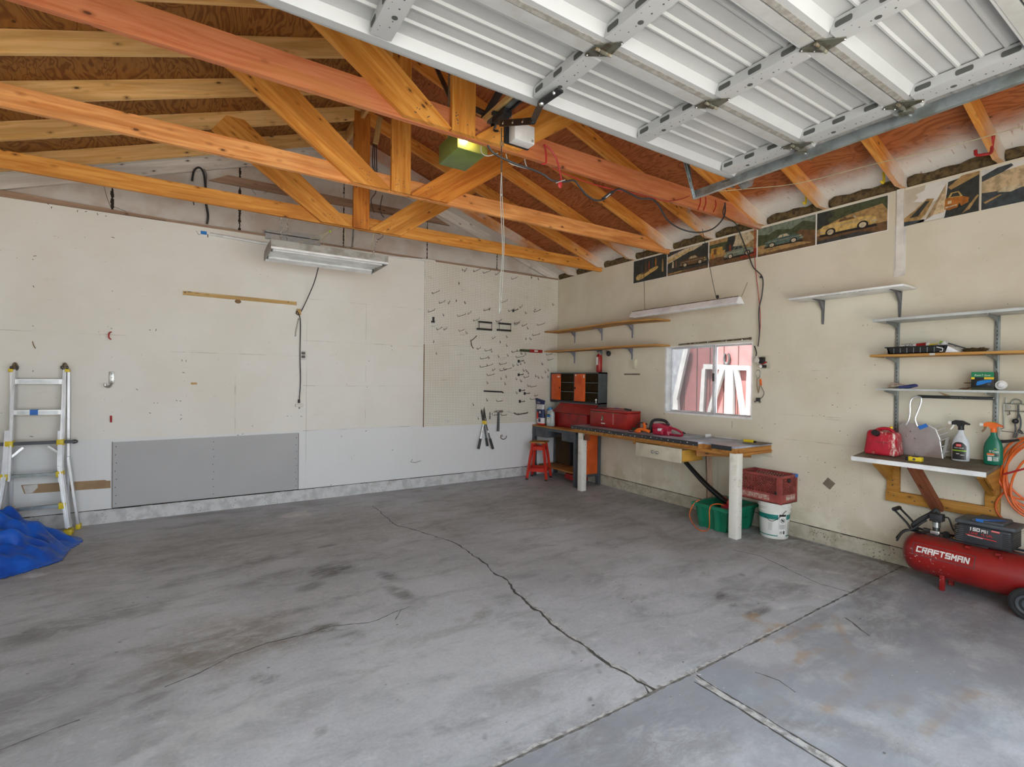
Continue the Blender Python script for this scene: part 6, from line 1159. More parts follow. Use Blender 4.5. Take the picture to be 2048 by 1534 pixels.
def patch(l, cy, z, y0, y1, z0, z1, m, k=0, top=None):
    f = curved(cy, z, .0475+.0006*k); n = 8; vs = []
    for i in range(n+1):
        y = y0+(y1-y0)*i/n; zt_ = z1-(top*abs((y-(y0+y1)/2)/((y1-y0)/2))**3 if top else 0); vs += [f(y, z0), f(y, zt_)]
    l.add(vs, [(2*i, 2*i+2, 2*i+3, 2*i+1) for i in range(n)], m)
def lab1(l, cy, z):
    patch(l, cy, z, -.046, .040, .012, .15, 'label_black', 1, .03); patch(l, cy, z, -.046, .040, .078, .088, 'label_lime', 2); patch(l, cy, z, -.022, .012, .115, .135, 'txt_red', 2); f = curved(cy, z, .0495)
    l.text('WEED KILLER', 0, (1, 0, 0), (0, 0, 1), .008, 'txt_white', .060, fn=lambda a, c: f(-.034+a, .100+c)); l.text('ORTHO', 0, (1, 0, 0), (0, 0, 1), .010, 'txt_white', .026, fn=lambda a, c: f(-.018+a, .120+c)); patch(l, cy, z, -.02, .0, .055, .060, 'txt_white', 2); patch(l, cy, z, .005, .03, .048, .052, 'txt_white', 2)
def lab2(l, cy, z):
    f = curved(cy, z, .0495); l.text("B'Gon", 0, (1, 0, 0), (0, 0, 1), .018, 'txt_white', .050, fn=lambda a, c: f(-.015+a, .093+c)); patch(l, cy, z, -.03, .012, .073, .086, 'orange_plastic', 1); patch(l, cy, z, -.028, .012, .067, .072, 'txt_white', 1); patch(l, cy, z, .015, .038, .068, .084, 'label_black', 1); patch(l, cy, z, -.025, .0, .028, .060, 'bag_white', 1)
    for k in range(4): patch(l, cy, z, .006, .034, .030+k*.008, .033+k*.008, 'txt_white', 1)
    patch(l, cy, z, .01, .024, .118, .124, 'label_lime', 1)
sprayer('spray_bottle', 'grey spray bottle with black trigger on the low shelf', -5.40, 'spray_grey', 'black', 'txt_white', lab1)
o = sprayer('spray_bottle', 'green spray bottle with orange trigger on the low shelf', -5.59, 'spray_green', 'orange_plastic', 'brown_stain', lab2)
MB().bev((-.140, -5.60, sz(-.13)+.322), (-.12, -5.56, sz(-.13)+.327), 'label_lime', .001).build('cap_sticker', o)

# extension cord coil and the wire rack at the right edge
t = thing('wall_rack', 'wire wall rack holding the orange cord at the right edge', 'rack', (-.03, -5.8, 1.2)); b = MB()
for z in (1.455, 1.40): b.tube([(-.02, -5.62, z), (-.02, -6.0, z)], .004, 'wire_grey', 6)
b.tube([(-.02, -5.62, 1.455), (-.02, -5.62, 1.40), (-.02, -5.625, 1.27), (-.05, -5.61, 1.26), (-.05, -5.61, 1.21)], .0035, 'wire_grey', 6); b.tube([(-.05, -5.61, 1.245), (-.05, -5.95, 1.225)], .0035, 'wire_grey', 6); b.tube([(-.02, -5.63, 1.455), (-.02, -5.63, 1.50)], .003, 'wire_grey', 6); b.tube([(-.02, -5.66, 1.455), (-.02, -5.67, 1.48), (-.02, -5.69, 1.488), (-.02, -5.71, 1.48), (-.02, -5.715, 1.455)], .004, 'wire_grey', 6, 3); b.cyl((-.022, -5.645, 1.428), (-.016, -5.645, 1.428), .014, 'zinc'); b.tube([(-.02, -5.65, 1.395), (-.03, -5.655, 1.375), (-.03, -5.64, 1.37)], .004, 'nail_dark', 6); b.build('frame', t)
c = MB(); c.tube([(-.03, -5.70, 1.45), (-.03, -5.70, 1.36), (-.04, -5.685, 1.33), (-.04, -5.69, 1.26), (-.04, -5.68, 1.20)], .005, 'bench_black', 6, 4); c.tube([(-.03, -5.705, 1.38), (-.035, -5.715, 1.34), (-.035, -5.715, 1.28), (-.04, -5.705, 1.25), (-.05, -5.73, 1.235), (-.04, -5.71, 1.26), (-.05, -5.695, 1.20)], .005, 'bench_black', 6, 4); c.ball((-.04, -5.688, 1.325), .020, 'black', 10); tag(c.build('timer_cord'), 'black cord with a round bulb hanging from the wire rack', 'cord')
c = MB(); r = random.Random(9)
def loop(cy, cz, ry, rz_, x, sk, m='hose_orange', n=22): c.tube([(x+.012*sin(3*a), cy+ry*cos(a)+sk*sin(a)+.008*sin(2*a+1), cz+rz_*sin(a)) for a in [2*pi*k/n for k in range(n)]], .0075, m, 7, 2, closed=True)
for k, q in enumerate(((-5.79, .96, .16, .26, -.06, -.03), (-5.80, .93, .14, .29, -.08, .0), (-5.78, .97, .15, .24, -.05, .02), (-5.84, .95, .19, .26, -.07, -.05), (-5.82, .92, .17, .30, -.09, -.03), (-5.83, .90, .13, .25, -.10, -.06))): loop(*q)
c.tube([(-.07, -5.60, .90), (-.08, -5.66, .78), (-.08, -5.76, .75), (-.07, -5.9, .80)], .0075, 'hose_orange', 7, 5); c.tube([(-.06, -5.66, .82), (-.06, -5.60, .70), (-.05, -5.60, .62), (-.05, -5.66, .56), (-.05, -5.8, .545), (-.05, -5.95, .6)], .0075, 'hose_orange', 7, 5); c.tube([(-.10, -5.64, .92), (-.10, -5.75, .98), (-.09, -5.9, 1.06)], .007, 'cord_red', 7, 4)
c.tube([(-.1, -5.58, 1.165), (-.09, -5.64, 1.17), (-.09, -5.72, 1.19)], [.018, .007], 'black', 8, 3); tag(c.build('extension_cord'), 'coiled orange extension cord hanging at the right edge of the photo', 'cord')

# ------------------------------------------------------------------ grey metal workbench in the corner, stool, hutch
t = thing('metal_workbench', 'dark grey metal workbench in the corner with an orange end panel', 'workbench', (-.26, -.6, 0))
MB().bev((-.52, -1.17, .822), (-.01, -.02, .845), 'bench_wood', .003).build('worktop', t)
for x, y in ((-.49, -.055), (-.49, -1.12), (-.045, -.055), (-.045, -1.12)): MB().bev((x-.028, y-.028, 0), (x+.028, y+.028, .822), 'slate', .003).build('leg', t)
b = MB(); b.box((-.515, -1.15, .775), (-.495, -.03, .822), 'slate'); b.box((-.065, -1.15, .775), (-.045, -.03, .822), 'slate'); b.box((-.5, -1.145, .775), (-.05, -1.125, .822), 'slate'); b.build('apron', t)
for y0, y1 in ((-.42, -.10), (-1.08, -.80)): MB().bev((-.512, y0, .66), (-.14, y1, .775), 'slate', .004).build('drawer', t)
MB().bev((-.40, -1.135, .17), (-.05, -1.118, .80), 'orange', .003).build('end_panel', t); MB().box((-.42, -1.14, .135), (-.03, -1.115, .17), 'slate').build('end_rail', t)
MB().bev((-.42, -1.10, .165), (-.03, -.08, .185), 'bench_wood', .002).build('lower_shelf', t); MB().box((-.07, -1.10, .12), (-.05, -.08, .15), 'slate').build('stretcher', t); MB().box((-.07, -.50, .20), (-.055, -.06, .70), 'hutch_inside').build('back_panel', t); MB().box((-.09, -.52, .19), (-.04, -.47, .80), 'black').build('back_post', t)
b = MB(); b.bev((-.36, -1.0, .045), (-.14, -.7, .13), 'toolbox', .006); tag(b.build('red_case'), 'small dark red case under the metal workbench', 'case')
t = thing('stool', 'red metal stool with square wooden seat in front of the metal bench', 'stool', (-.60, -.33, 0)); cx, cy = -.595, -.335; a = radians(40)
sq = lambda r: [(cx+r*cos(a+k*pi/2+pi/4), cy+r*sin(a+k*pi/2+pi/4)) for k in range(4)]
MB().prism(sq(.185), 'z', .585, .605, 'bench_wood').build('seat', t)
tp_, bt = sq(.125), sq(.225)
for (x0, y0), (x1, y1) in zip(tp_, bt): o = MB().bar((x1, y1, .02), (x0, y0, .585), .034, .034, 'stool_red').build('leg', t); MB().cyl((x1, y1, 0), (x1-(x1-x0)*.05, y1-(y1-y0)*.05, .03), .022, 'black').build('foot', o)
for k, z, h in ((.28, .16, .055), (.82, .50, .055)):
    ps = [(x1+(x0-x1)*k, y1+(y0-y1)*k) for (x0, y0), (x1, y1) in zip(tp_, bt)]; b = MB()
    for i in range(4): p, q = ps[i], ps[(i+1) % 4]; b.bar((p[0], p[1], z), (q[0], q[1], z), .006, h, 'stool_red')
    b.build('stretcher', t)
t = thing('hutch_cabinet', 'slate grey hutch cabinet with two orange sliding doors and open bays', 'cabinet', (-.1, -.65, 1.24)); x0, x1, y0, y1, z0, z1 = -.185, -.01, -1.26, -.075, 1.235, 1.715
b = MB(); b.box((x0, y0, z0), (x1, y0+.014, z1), 'slate').box((x0, y1-.014, z0), (x1, y1, z1), 'slate').box((x0, y0, z1-.018), (x1, y1, z1), 'slate').box((x0, y0, z0), (x1, y1, z0+.02), 'slate').box((x1-.008, y0, z0), (x1, y1, z1), 'hutch_inside').box((x0+.012, -.685, z0), (x1, -.665, z1), 'slate').box((x0, y0, z0-.012), (x0+.02, y1, z0+.012), 'slate_edge'); b.box((x0, y0, z0-.14), (x1, y0+.014, z0), 'slate'); b.build('case', t)
for yy in ((-.66, -.09), (-1.245, -.69)):
    for z in (1.40, 1.55): MB().box((x0+.02, yy[0], z), (x1, yy[1], z+.008), 'slate_edge').build('shelf', t)
for ya, yb in ((-.10, -.345), (-.70, -.955)):
    o = MB().bev((x0-.004, yb, z0+.03), (x0+.008, ya, z1-.022), 'orange', .002).build('door', t); MB().bev((x0-.010, (yb+.012 if ya > -.5 else ya-.032), 1.45), (x0-.003, (yb+.032 if ya > -.5 else ya-.012), 1.485), 'black', .002).build('pull', o)
    b = MB()
    if ya > -.5: b.box((x0-.0048, yb+.02, z1-.075), (x0-.0042, yb+.08, z1-.055), 'warm_white')
    else:
        b.box((x0-.0048, ya-.05, z1-.055), (x0-.0042, ya-.02, z1-.03), 'warm_white').box((x0-.0048, yb+.01, z1-.085), (x0-.0042, yb+.04, z1-.04), 'warm_white'); cc = Vector((x0-.005, (ya+yb)/2-.0, z1-.11)); b.tube([cc+Vector((0, .045*cos(q), .05*sin(q))) for q in [2*pi*k/20 for k in range(20)]], .002, 'txt_red', 4, closed=True)
        for dy in (-.012, 0, .012): b.bar(cc+Vector((0, dy, -.03)), cc+Vector((0, dy, .03)), .003, .001, 'txt_red', up=(1, 0, 0))
    b.build('sticker', o)
b = MB(); b.cyl((x0-.005, -1.215, 1.25), (x0-.005, -1.215, 1.30), .006, 'steel'); b.ball((x0-.005, -1.215, 1.30), .016, 'txt_white', 8); tag(b.build('knob'), 'white ball handle standing on the hutch ledge', 'knob')
t = thing('red_tool_chest', 'long dark red metal tool chest on the corner bench under the hutch', 'tool chest', (-.2, -.75, .845))
MB().bev((-.35, -1.19, .846), (-.04, -.36, 1.075), 'toolbox', .006).build('body', t); MB().prism([(-.33, 1.078), (-.345, 1.075), (-.17, 1.222), (-.16, 1.212)], 'y', -1.24, -.33, 'red').build('lid', t); MB().box((-.355, -1.19, 1.068), (-.345, -.45, 1.076), 'black').build('seam', t)
t = thing('red_toolbox', 'scuffed red steel toolbox with hasp at the left end of the black bench', 'toolbox', (-.3, -1.75, .937))
MB().bev((-.44, -2.10, .938), (-.18, -1.36, 1.155), 'red', .014).build('body', t); MB().bev((-.44, -2.10, 1.155), (-.18, -1.36, 1.185), 'red', .01).build('lid', t); b = MB(); b.bar((-.33, -1.42, 1.20), (-.28, -1.9, 1.205), .02, .012, 'toolbox'); b.bar((-.28, -1.9, 1.205), (-.27, -2.0, 1.195), .03, .02, 'black'); b.bar((-.35, -1.50, 1.195), (-.3, -1.62, 1.20), .03, .006, 'bench_black'); b.box((-.30, -1.78, 1.20), (-.28, -1.72, 1.215), 'blue_tape'); b.build('carry_handle', t)
b = MB(); b.bev((-.450, -1.645, 1.035), (-.438, -1.615, 1.11), 'rust_metal', .004); b.tube([(-.452, -1.62, 1.06), (-.458, -1.63, 1.03), (-.452, -1.64, 1.06)], .004, 'steel', 6, 3); b.build('hasp', t); b = MB(); b.bar((-.4415, -1.40, 1.145), (-.4415, -1.95, 1.150), .008, .003, 'rust_metal', up=(1, 0, 0)); b.box((-.4415, -1.68, .985), (-.4402, -1.60, 1.00), 'warm_white'); b.box((-.4415, -1.84, .99), (-.4402, -1.836, 1.14), 'warm_white'); b.build('worn_paint', t)
t = thing('seed_bag', 'tall printed navy, white and red bag leaning in the bench corner', 'bag', (-.36, -.15, .847)); b = MB(); n = 10; vs = []; fs = []
prof = [(0, .085, .045), (.03, .10, .055), (.12, .098, .052), (.26, .095, .042), (.34, .11, .028), (.40, .135, .012), (.425, .145, .004)]
for z, ry, rx in prof:
    for k in range(16): th_ = 2*pi*k/16; vs.append((-.435+rx*cos(th_)-.05*z, -.165+ry*sin(th_)*(1)+.04*z, .847+z+(.02*sin(th_) if z > .38 else 0)))
cols = ['stool_red', 'bag_white', 'bag_navy', 'bag_white', 'bag_navy', 'bag_navy']
for i in range(len(prof)-1): b.add(vs[i*16:(i+2)*16], [(k, (k+1) % 16, 16+(k+1) % 16, 16+k) for k in range(16)]+([tuple(range(16))] if i == 0 else [])+([tuple(range(16, 32))] if i == len(prof)-2 else []), cols[i])
b.build('sack', t, smooth=50); b = MB(); b.text('XTRA', (-.490, -.115, 1.205), (0, -1, 0), (-.1, 0, 1), .026, 'txt_white', .085); b.box((-.500, -.15, .95), (-.47, -.12, 1.06), 'txt_red'); b.ball((-.494, -.20, 1.06), .022, 'bag_white', 10, (.2, 1, 1)); b.box((-.500, -.205, .90), (-.48, -.165, .96), 'bag_navy'); b.build('print', t, recalc=False)
t = thing('jug', 'grey plastic jug with blue cap and label on the corner bench', 'jug', (-.42, -.42, .846)); b = MB(); b.lathe([(.070, 0), (.078, .01), (.080, .06), (.075, .11), (.078, .17), (.070, .23), (.035, .262), (.03, .27)], (-.42, -.40, .847), 'jug', seg=24, sx=.75, sy=1.05, ref=(1, 0, 0)); b.build('bottle', t); MB().lathe([(.034, 0), (.036, .02), (.032, .04), (0, .04)], (-.42, -.385, .847+.262), 'cap_blue', seg=18).bev((-.45, -.42, 1.10), (-.40, -.33, 1.125), 'cap_blue', .008).build('cap', t)
b = MB(); b.bar((-.4815, -.375, .965), (-.4815, -.465, .965), .12, .002, 'bag_white', up=(1, 0, 0)); b.bar((-.4830, -.375, 1.01), (-.4830, -.465, 1.01), .032, .002, 'box_blue', up=(1, 0, 0)); b.bar((-.4832, -.38, 1.035), (-.4832, -.46, 1.035), .016, .002, 'txt_dark', up=(1, 0, 0)); b.bar((-.4832, -.40, .975), (-.4832, -.43, .972), .016, .002, 'label_lime', up=(1, 0, 0)); b.build('label', t)

# ------------------------------------------------------------------ long wooden bench
t = thing('long_workbench', 'long homemade wooden workbench with black edged top under the window', 'workbench', (-.32, -2.5, 0))
top = [(-.655, -1.20), (-.655, -3.36), (-.60, -3.375), (-.60, -3.50), (-.648, -3.52), (-.655, -3.80), (-.005, -3.80), (-.005, -1.20)]
MB().prism(top, 'z', .918, .937, 'bench_top').build('top_sheet', t); MB().prism([(x+(.003 if x < -.1 else 0), y) for x, y in top], 'z', .868, .918, 'bench_wood').build('top_planks', t)
b = MB(); b.box((-.665, -3.36, .893), (-.654, -1.20, .938), 'bench_black'); b.box((-.665, -3.76, .893), (-.654, -3.53, .938), 'bench_black')
for k in range(26): y = -1.26-k*.081+random.uniform(-.03, .03); b.ball((-.6665, y, .912+random.uniform(-.01, .01)), .0045 if k % 3 else .007, 'txt_white', 6, (.4, 1, 1))
b.build('edge_band', t)
b = MB(); b.box((-.62, -3.80, .838), (-.58, -1.22, .868), 'bench_wood'); b.box((-.60, -3.806, .870), (-.02, -3.78, .9175), 'bench_wood'); b.box((-.04, -3.78, .835), (-.004, -1.22, .868), 'bench_wood'); b.box((-.6, -2.40, .80), (-.04, -2.36, .868), 'bench_wood'); b.build('frame', t)
MB().bev((-.56, -3.815, .84), (-.005, -3.775, .868), 'bench_wood', .002).build('side_rail', t); MB().bev((-.02, -3.82, .795), (-.001, -3.45, .865), 'drawer', .002).build('wall_cleat', t)
for x, y, nm in ((-.55, -1.335, 0), (-.60, -3.775, 1)):
    o = MB().bev((x-.045 if nm else x-.045, y-.045, 0), (x+.045, y+.045, .868 if nm else .838), 'post_white', .003).build('post', t)
    if not nm: MB().bev((x-.02, y-.048, .735), (x+.025, y-.044, .80), 'slate', .002).build('plate', o)
    else: MB().ball((x+.046, y-.02, .60), .018, 'olive', 8, (.15, .7, 1.6)).build('knot', o)
MB().bar((-.12, -3.14, .12), (-.14, -3.12, .86), .09, .06, 'brown_timber').build('inner_post', t); MB().bar((-.50, -3.22, .80), (-.06, -3.60, .80), .04, .08, 'bench_wood').build('cross_rail', t)
MB().bev((-.62, -1.53, .745), (-.58, -1.46, .84), 'brace_red', .002).build('block', t)
o = MB().bev((-.665, -3.145, .675), (-.645, -2.47, .835), 'drawer', .002).build('drawer', t)
MB().bev((-.645, -3.13, .685), (-.26, -3.115, .815), 'ochre_ply', .001).bev((-.645, -2.50, .685), (-.26, -2.485, .815), 'ochre_ply', .001).box((-.645, -3.13, .68), (-.26, -2.49, .69), 'ochre_ply').build('drawer_box', o)
for y in (-2.83, -2.755): MB().lathe([(.008, 0), (.008, .012), (.019, .018), (.020, .028), (.010, .036), (0, .037)], (-.665, y, .755), 'steel', axis=(-1, 0, 0), seg=18).build('knob', o)
# chainsaw
t = thing('chainsaw', 'red electric chainsaw with black front handle lying on the bench', 'chainsaw', (-.45, -2.65, .938)); z = .9385
b = MB(); b.prism([(-2.55, z+.01), (-2.53, z+.07), (-2.56, z+.125), (-2.66, z+.14), (-2.72, z+.12), (-2.785, z+.112), (-2.79, z+.09), (-2.775, z+.05), (-2.785, z+.02), (-2.80, z+.0), (-2.6, z+.0)], 'x', -.46, -.38, 'saw_red'); b.build('body', t)
b = MB(); b.tube([(-.42, -2.76, z+.098), (-.42, -2.86, z+.085), (-.42, -2.945, z+.058), (-.42, -2.972, z+.040), (-.42, -2.955, z+.016), (-.42, -2.90, z+.013), (-.42, -2.77, z+.013)], .014, 'saw_red', 10, 5); b.build('rear_handle', t, smooth=60)
MB().bev((-.50, -2.735, z+.0), (-.44, -2.58, z+.075), 'saw_red', .015, 3).build('side_cover', t); MB().bev((-.505, -2.72, z+.045), (-.46, -2.66, z+.082), 'silver_label', .012, 3).build('decal', t); MB().bev((-.44, -2.65, z+.13), (-.38, -2.55, z+.142), 'silver_label', .004).build('top_decal', t)
b = MB(); b.tube([(-.47, -2.52, z+.01), (-.47, -2.53, z+.10), (-.46, -2.55, z+.155), (-.42, -2.58, z+.175), (-.36, -2.66, z+.165), (-.35, -2.70, z+.12)], .018, 'black', 8, 4); b.bev((-.46, -2.56, z+.01), (-.38, -2.50, z+.12), 'black', .01); b.cyl((-.40, -2.74, z+.125), (-.40, -2.745, z+.14), .02, 'black'); b.build('front_handle', t)
b = MB(); b.prism([(-2.50, z+.045), (-2.50, z+.01), (-2.24, z+.012), (-2.215, z+.028), (-2.24, z+.045)], 'x', -.40, -.394, 'dark_steel'); b.tube([(-.397, -2.5, z+.048), (-.397, -2.24, z+.048), (-.397, -2.212, z+.028), (-.397, -2.24, z+.008), (-.397, -2.5, z+.008)], .005, 'black', 6, 2); b.build('bar', t)
MB().tube([(-.42, -2.975, z+.055), (-.42, -3.01, z+.045)], [.012, .006], 'black', 8).build('cord_boot', t)
c = MB(); c.tube([(-.42, -3.0, z+.05), (-.42, -2.985, z+.02), (-.40, -3.0, z+.006), (-.36, -3.05, z+.006), (-.3, -3.12, z+.006), (-.22, -3.14, z+.008), (-.20, -3.16, z+.02)], .004, 'wire_grey', 6, 5); c.cyl((-.22, -3.13, z+.022), (-.17, -3.17, z+.030), .022, 'txt_white', 12); tag(c.build('short_cord'), 'short cord with a round white plug lying behind the chainsaw', 'cord')
t = thing('orange_trimmer', 'orange hand tool with a black guard lying beside the chainsaw', 'tool', (-.5, -2.42, .938)); b = MB(); b.tube([(-.56, -2.36, z+.012), (-.58, -2.42, z+.045), (-.57, -2.50, z+.055), (-.54, -2.58, z+.03)], [.016, .020], 'orange_plastic', 8, 4); b.ball((-.57, -2.42, z+.022), .03, 'orange_plastic', 10, (.8, 1.3, .7)); b.build('handle', t); MB().tube([(-.48, -2.44, z+.02), (-.48, -2.44, z+.08), (-.46, -2.41, z+.115)], .022, 'orange_plastic', 8, 4).build('body', t)
MB().tube([(-.46, -2.46, z+.11), (-.46, -2.38, z+.125), (-.46, -2.31, z+.10), (-.46, -2.29, z+.06), (-.46, -2.32, z+.035), (-.46, -2.38, z+.03)], .008, 'black', 8, 4).build('guard', t); MB().bar((-.44, -2.2, z+.03), (-.46, -2.36, z+.03), .03, .03, 'olive_dark').build('battery', t); MB().tube([(-.58, -2.36, z+.02), (-.60, -2.32, z+.012), (-.61, -2.29, z+.02)], .006, 'black', 6).build('blade', t)
t = thing('utility_knife', 'small yellow and grey utility tool at the right end of the bench', 'hand tool', (-.2, -3.65, .938)); b = MB(); b.bev((-.21, -3.72, z+.002), (-.17, -3.60, z+.034), 'yellow', .008).build('grip', t); MB().bev((-.205, -3.735, z), (-.175, -3.712, z+.028), 'black', .004).build('end_cap', t); MB().bar((-.19, -3.60, z+.015), (-.21, -3.48, z+.006), .02, .006, 'steel').build('blade', t)
b = MB(); b.bar((-.06, -3.15, z+.006), (-.05, -3.55, z+.006), .02, .010, 'txt_white'); tag(b.build('white_strip'), 'thin white strip lying at the back of the bench under the window', 'strip')
b = MB(); b.prism([(-3.66, z+.001), (-3.84, z+.001), (-3.83, z+.007), (-3.64, z+.007)], 'x', -.30, -.05, 'worktop_dirty'); tag(b.build('scrap_board'), 'thin dark scrap board overhanging the right end of the bench', 'board')

# ------------------------------------------------------------------ tote, blower tube, cord, bucket, crate
t = thing('storage_tote', 'green plastic storage tote on the floor beneath the bench', 'tote', (-.3, -3.46, 0)); x0, x1, y0, y1, H = -.565, -.045, -3.66, -3.27, .262
b = MB(); m = 'tote'
def ring(e, z): return [(x0-e, y0-e, z), (x1+e, y0-e, z), (x1+e, y1+e, z), (x0-e, y1+e, z)]
vs = ring(-.03, .0)+ring(.0, H-.035)+ring(.03, H-.035)+ring(.03, H)+ring(-.008, H)+ring(-.042, .012); fs = [(3, 2, 1, 0), (20, 21, 22, 23)]
for i in range(5):
    for k in range(4): l = (k+1) % 4; fs.append((4*i+k, 4*i+l, 4*i+4+l, 4*i+4+k))
b.add(vs, fs, m)
for y in (-3.35, -3.55): b.bar((x0+.012, y, .01), (x0-.016, y, H-.03), .05, .04, m, up=(1, 0, 0))
for x in (-.42, -.2): b.bar((x, y0+.012, .01), (x, y0-.016, H-.03), .05, .04, m, up=(0, 1, 0))
b.text('ROPE', (-.30, y0-.018, .13), (1, 0, 0), (0, 0, 1), .02, 'black', .07); b.build('tub', t, smooth=25)
t = thing('leaf_blower', 'black blower tube with red end leaning out of the green tote', 'leaf blower', (-.3, -3.4, .05)); b = MB(); p0 = B(1371, 924, -.36); p1 = B(1408, 965, -.34); p2 = B(1444, 997, -.30); b.tube([p0, p1, p2, B(1456, 1004, -.29)], [.026, .036], 'black_gloss', 12, 4); b.build('tube', t); b = MB(); b.tube([B(1446, 998, -.29), B(1462, 1009, -.28), B(1472, 1020, -.27)], [.036, .044], 'toolbox', 12, 2); b.build('nozzle_ring', t); b = MB(); b.bev((-.34, -3.62, .03), (-.18, -3.42, .24), 'saw_red', .03, 3).build('motor', t)
b = MB(); b.tube([P(1448, 1011, 'x', -.50), P(1438, 1008, 'x', -.60), P(1424, 1010, 'x', -.605), P(1419, 1020, 'x', -.60), P(1419, 1040, 'x', -.60), Fl(1418, 1056, .01), Fl(1408, 1062, .01), Fl(1394, 1057, .01), P(1383, 1042, 'x', -.62), P(1379, 1030, 'x', -.61), P(1382, 1018, 'x', -.61), P(1390, 1005, 'x', -.59), P(1400, 1000, 'x', -.54)], .0055, 'hose_orange', 7, 5); tag(b.build('orange_line'), 'thin orange cord looping out of the green tote onto the floor', 'cord')
t = thing('bucket', 'white plastic bucket with teal bands under the red crate', 'bucket', (-.175, -3.93, 0)); c_ = (-.165, -3.935, 0)
b = MB(); b.lathe([(.128, 0), (.132, .006), (.140, .18), (.144, .27), (.150, .272), (.150, .280), (.146, .283), (.148, .315), (.156, .317), (.156, .328), (.149, .331), (.151, .350), (.158, .352), (.158, .364), (.152, .366), (0, .366)], c_, 'bucket', seg=40); b.build('pail', t)
b = MB(); rr = lambda z: .1325+(z-.006)*.0457
def band(a0, a1, z0, z1, m, k=1):
    n = max(2, int((a1-a0)/9)); v_ = []
    for i in range(n+1): a = radians(a0+(a1-a0)*i/n); v_ += [(c_[0]+(rr(z0)+.0006*k)*cos(a), c_[1]+(rr(z0)+.0006*k)*sin(a), z0), (c_[0]+(rr(z1)+.0006*k)*cos(a), c_[1]+(rr(z1)+.0006*k)*sin(a), z1)]
    b.add(v_, [(2*i, 2*i+2, 2*i+3, 2*i+1) for i in range(n)], m)
ca = 228
band(0, 360, .20, .25, 'bucket_teal'); band(0, 360, .03, .040, 'bucket_teal'); band(ca-4, ca+30, .03, .262, 'bucket', 2); band(ca-1, ca+27, .10, .258, 'txt_white', 3); band(ca-1, ca+27, .235, .256, 'label_black', 4); band(ca-1, ca-.2, .10, .258, 'label_black', 4); band(ca+26.2, ca+27, .10, .258, 'label_black', 4)
for k in range(5): band(ca+2, ca+24, .108+k*.010, .112+k*.010, 'txt_dark', 4)
for k in range(3): band(ca+2, ca+14, .060+k*.009, .064+k*.009, 'txt_dark', 4)
band(ca+17, ca+24, .055, .088, 'txt_dark', 4)
for k in range(12): band(ca+38, ca+58, .06+k*.010, .0625+k*.010, 'wire_grey', 3)
for k in range(8): band(ca-42, ca-26, .09+k*.010, .0925+k*.010, 'wire_grey', 3)
aa = radians(ca+13); rc_ = rr(.19)+.004; C0 = Vector((c_[0]+rc_*cos(aa), c_[1]+rc_*sin(aa), .193)); T_ = Vector((-sin(aa), cos(aa), 0)); b.tube([C0+T_*.022*cos(q)+Vector((0, 0, .022*sin(q))) for q in [2*pi*k/20 for k in range(20)]], .0018, 'txt_dark', 4, closed=True); b.bar(C0+T_*-.012+Vector((0, 0, .012)), C0+T_*.012+Vector((0, 0, -.008)), .014, .002, 'txt_dark', up=(cos(aa), sin(aa), 0)); b.bar(C0+T_*-.016+Vector((0, 0, -.014)), C0+T_*.016+Vector((0, 0, .014)), .003, .002, 'txt_dark', up=(cos(aa), sin(aa), 0))
b.build('label', t, smooth=0, recalc=False); a = radians(178); a2 = radians(250); h = MB(); h.tube([(c_[0]+.160*cos(a), c_[1]+.160*sin(a), .23), (c_[0]+.18*cos(radians(200)), c_[1]+.18*sin(radians(200)), .19), (c_[0]+.17*cos(radians(222)), c_[1]+.17*sin(radians(222)), .225), (c_[0]+.165*cos(a2), c_[1]+.165*sin(a2), .30)], .003, 'dark_steel', 6, 4); h.build('bail_handle', t)
t = thing('milk_crate', 'worn red lattice milk crate resting on the white bucket', 'crate', (-.16, -3.85, .3665)); x0, x1, y0, y1, z0, z1 = -.315, -.015, -4.085, -3.625, .368, .652
b = MB(); b.box((x0, y0, z0), (x1, y1, z0+.008), 'crate'); e = .008
for (a, c) in (((x0, y0), (x0+e, y1)), ((x1-e, y0), (x1, y1)), ((x0, y0), (x1, y0+e)), ((x0, y1-e), (x1, y1))): b.box((a[0]+(.002 if a[1] == c[1]-e and a[0] == x0 else 0), a[1]+(.002 if a[0] in (x0, x1-e) and c[1] == y1 and a[1] == y0 else 0), z0+.001), (c[0], c[1]-(.002 if a[1] == y0 and c[1] == y1 else 0), z0+.095), 'crate'); b.box((a[0]-(.004 if a[1] == y0 and c[1] == y1 else -e-.004), a[1]-.004, z1-.022), (c[0]+(.004 if a[1] == y0 and c[1] == y1 else -e-.004), c[1]+.004, z1), 'crate')
for x in (x0, x1-.02):
    for y in (y0, y1-.02): b.box((x-.0012, y-.0012, z0-.0007), (x+.0212, y+.0212, z1-.001), 'crate')
b.box((x0-.0005, y0+.02, z0+.09), (x0+e+.001, y0+.05, z1-.02), 'crate'); b.box((x0-.0005, y1-.03, z0+.09), (x0+e+.001, y1-.02, z1-.02), 'crate'); b.build('shell', t)
b = MB(); zl, zh = z0+.095, z1-.022; H = zh-zl
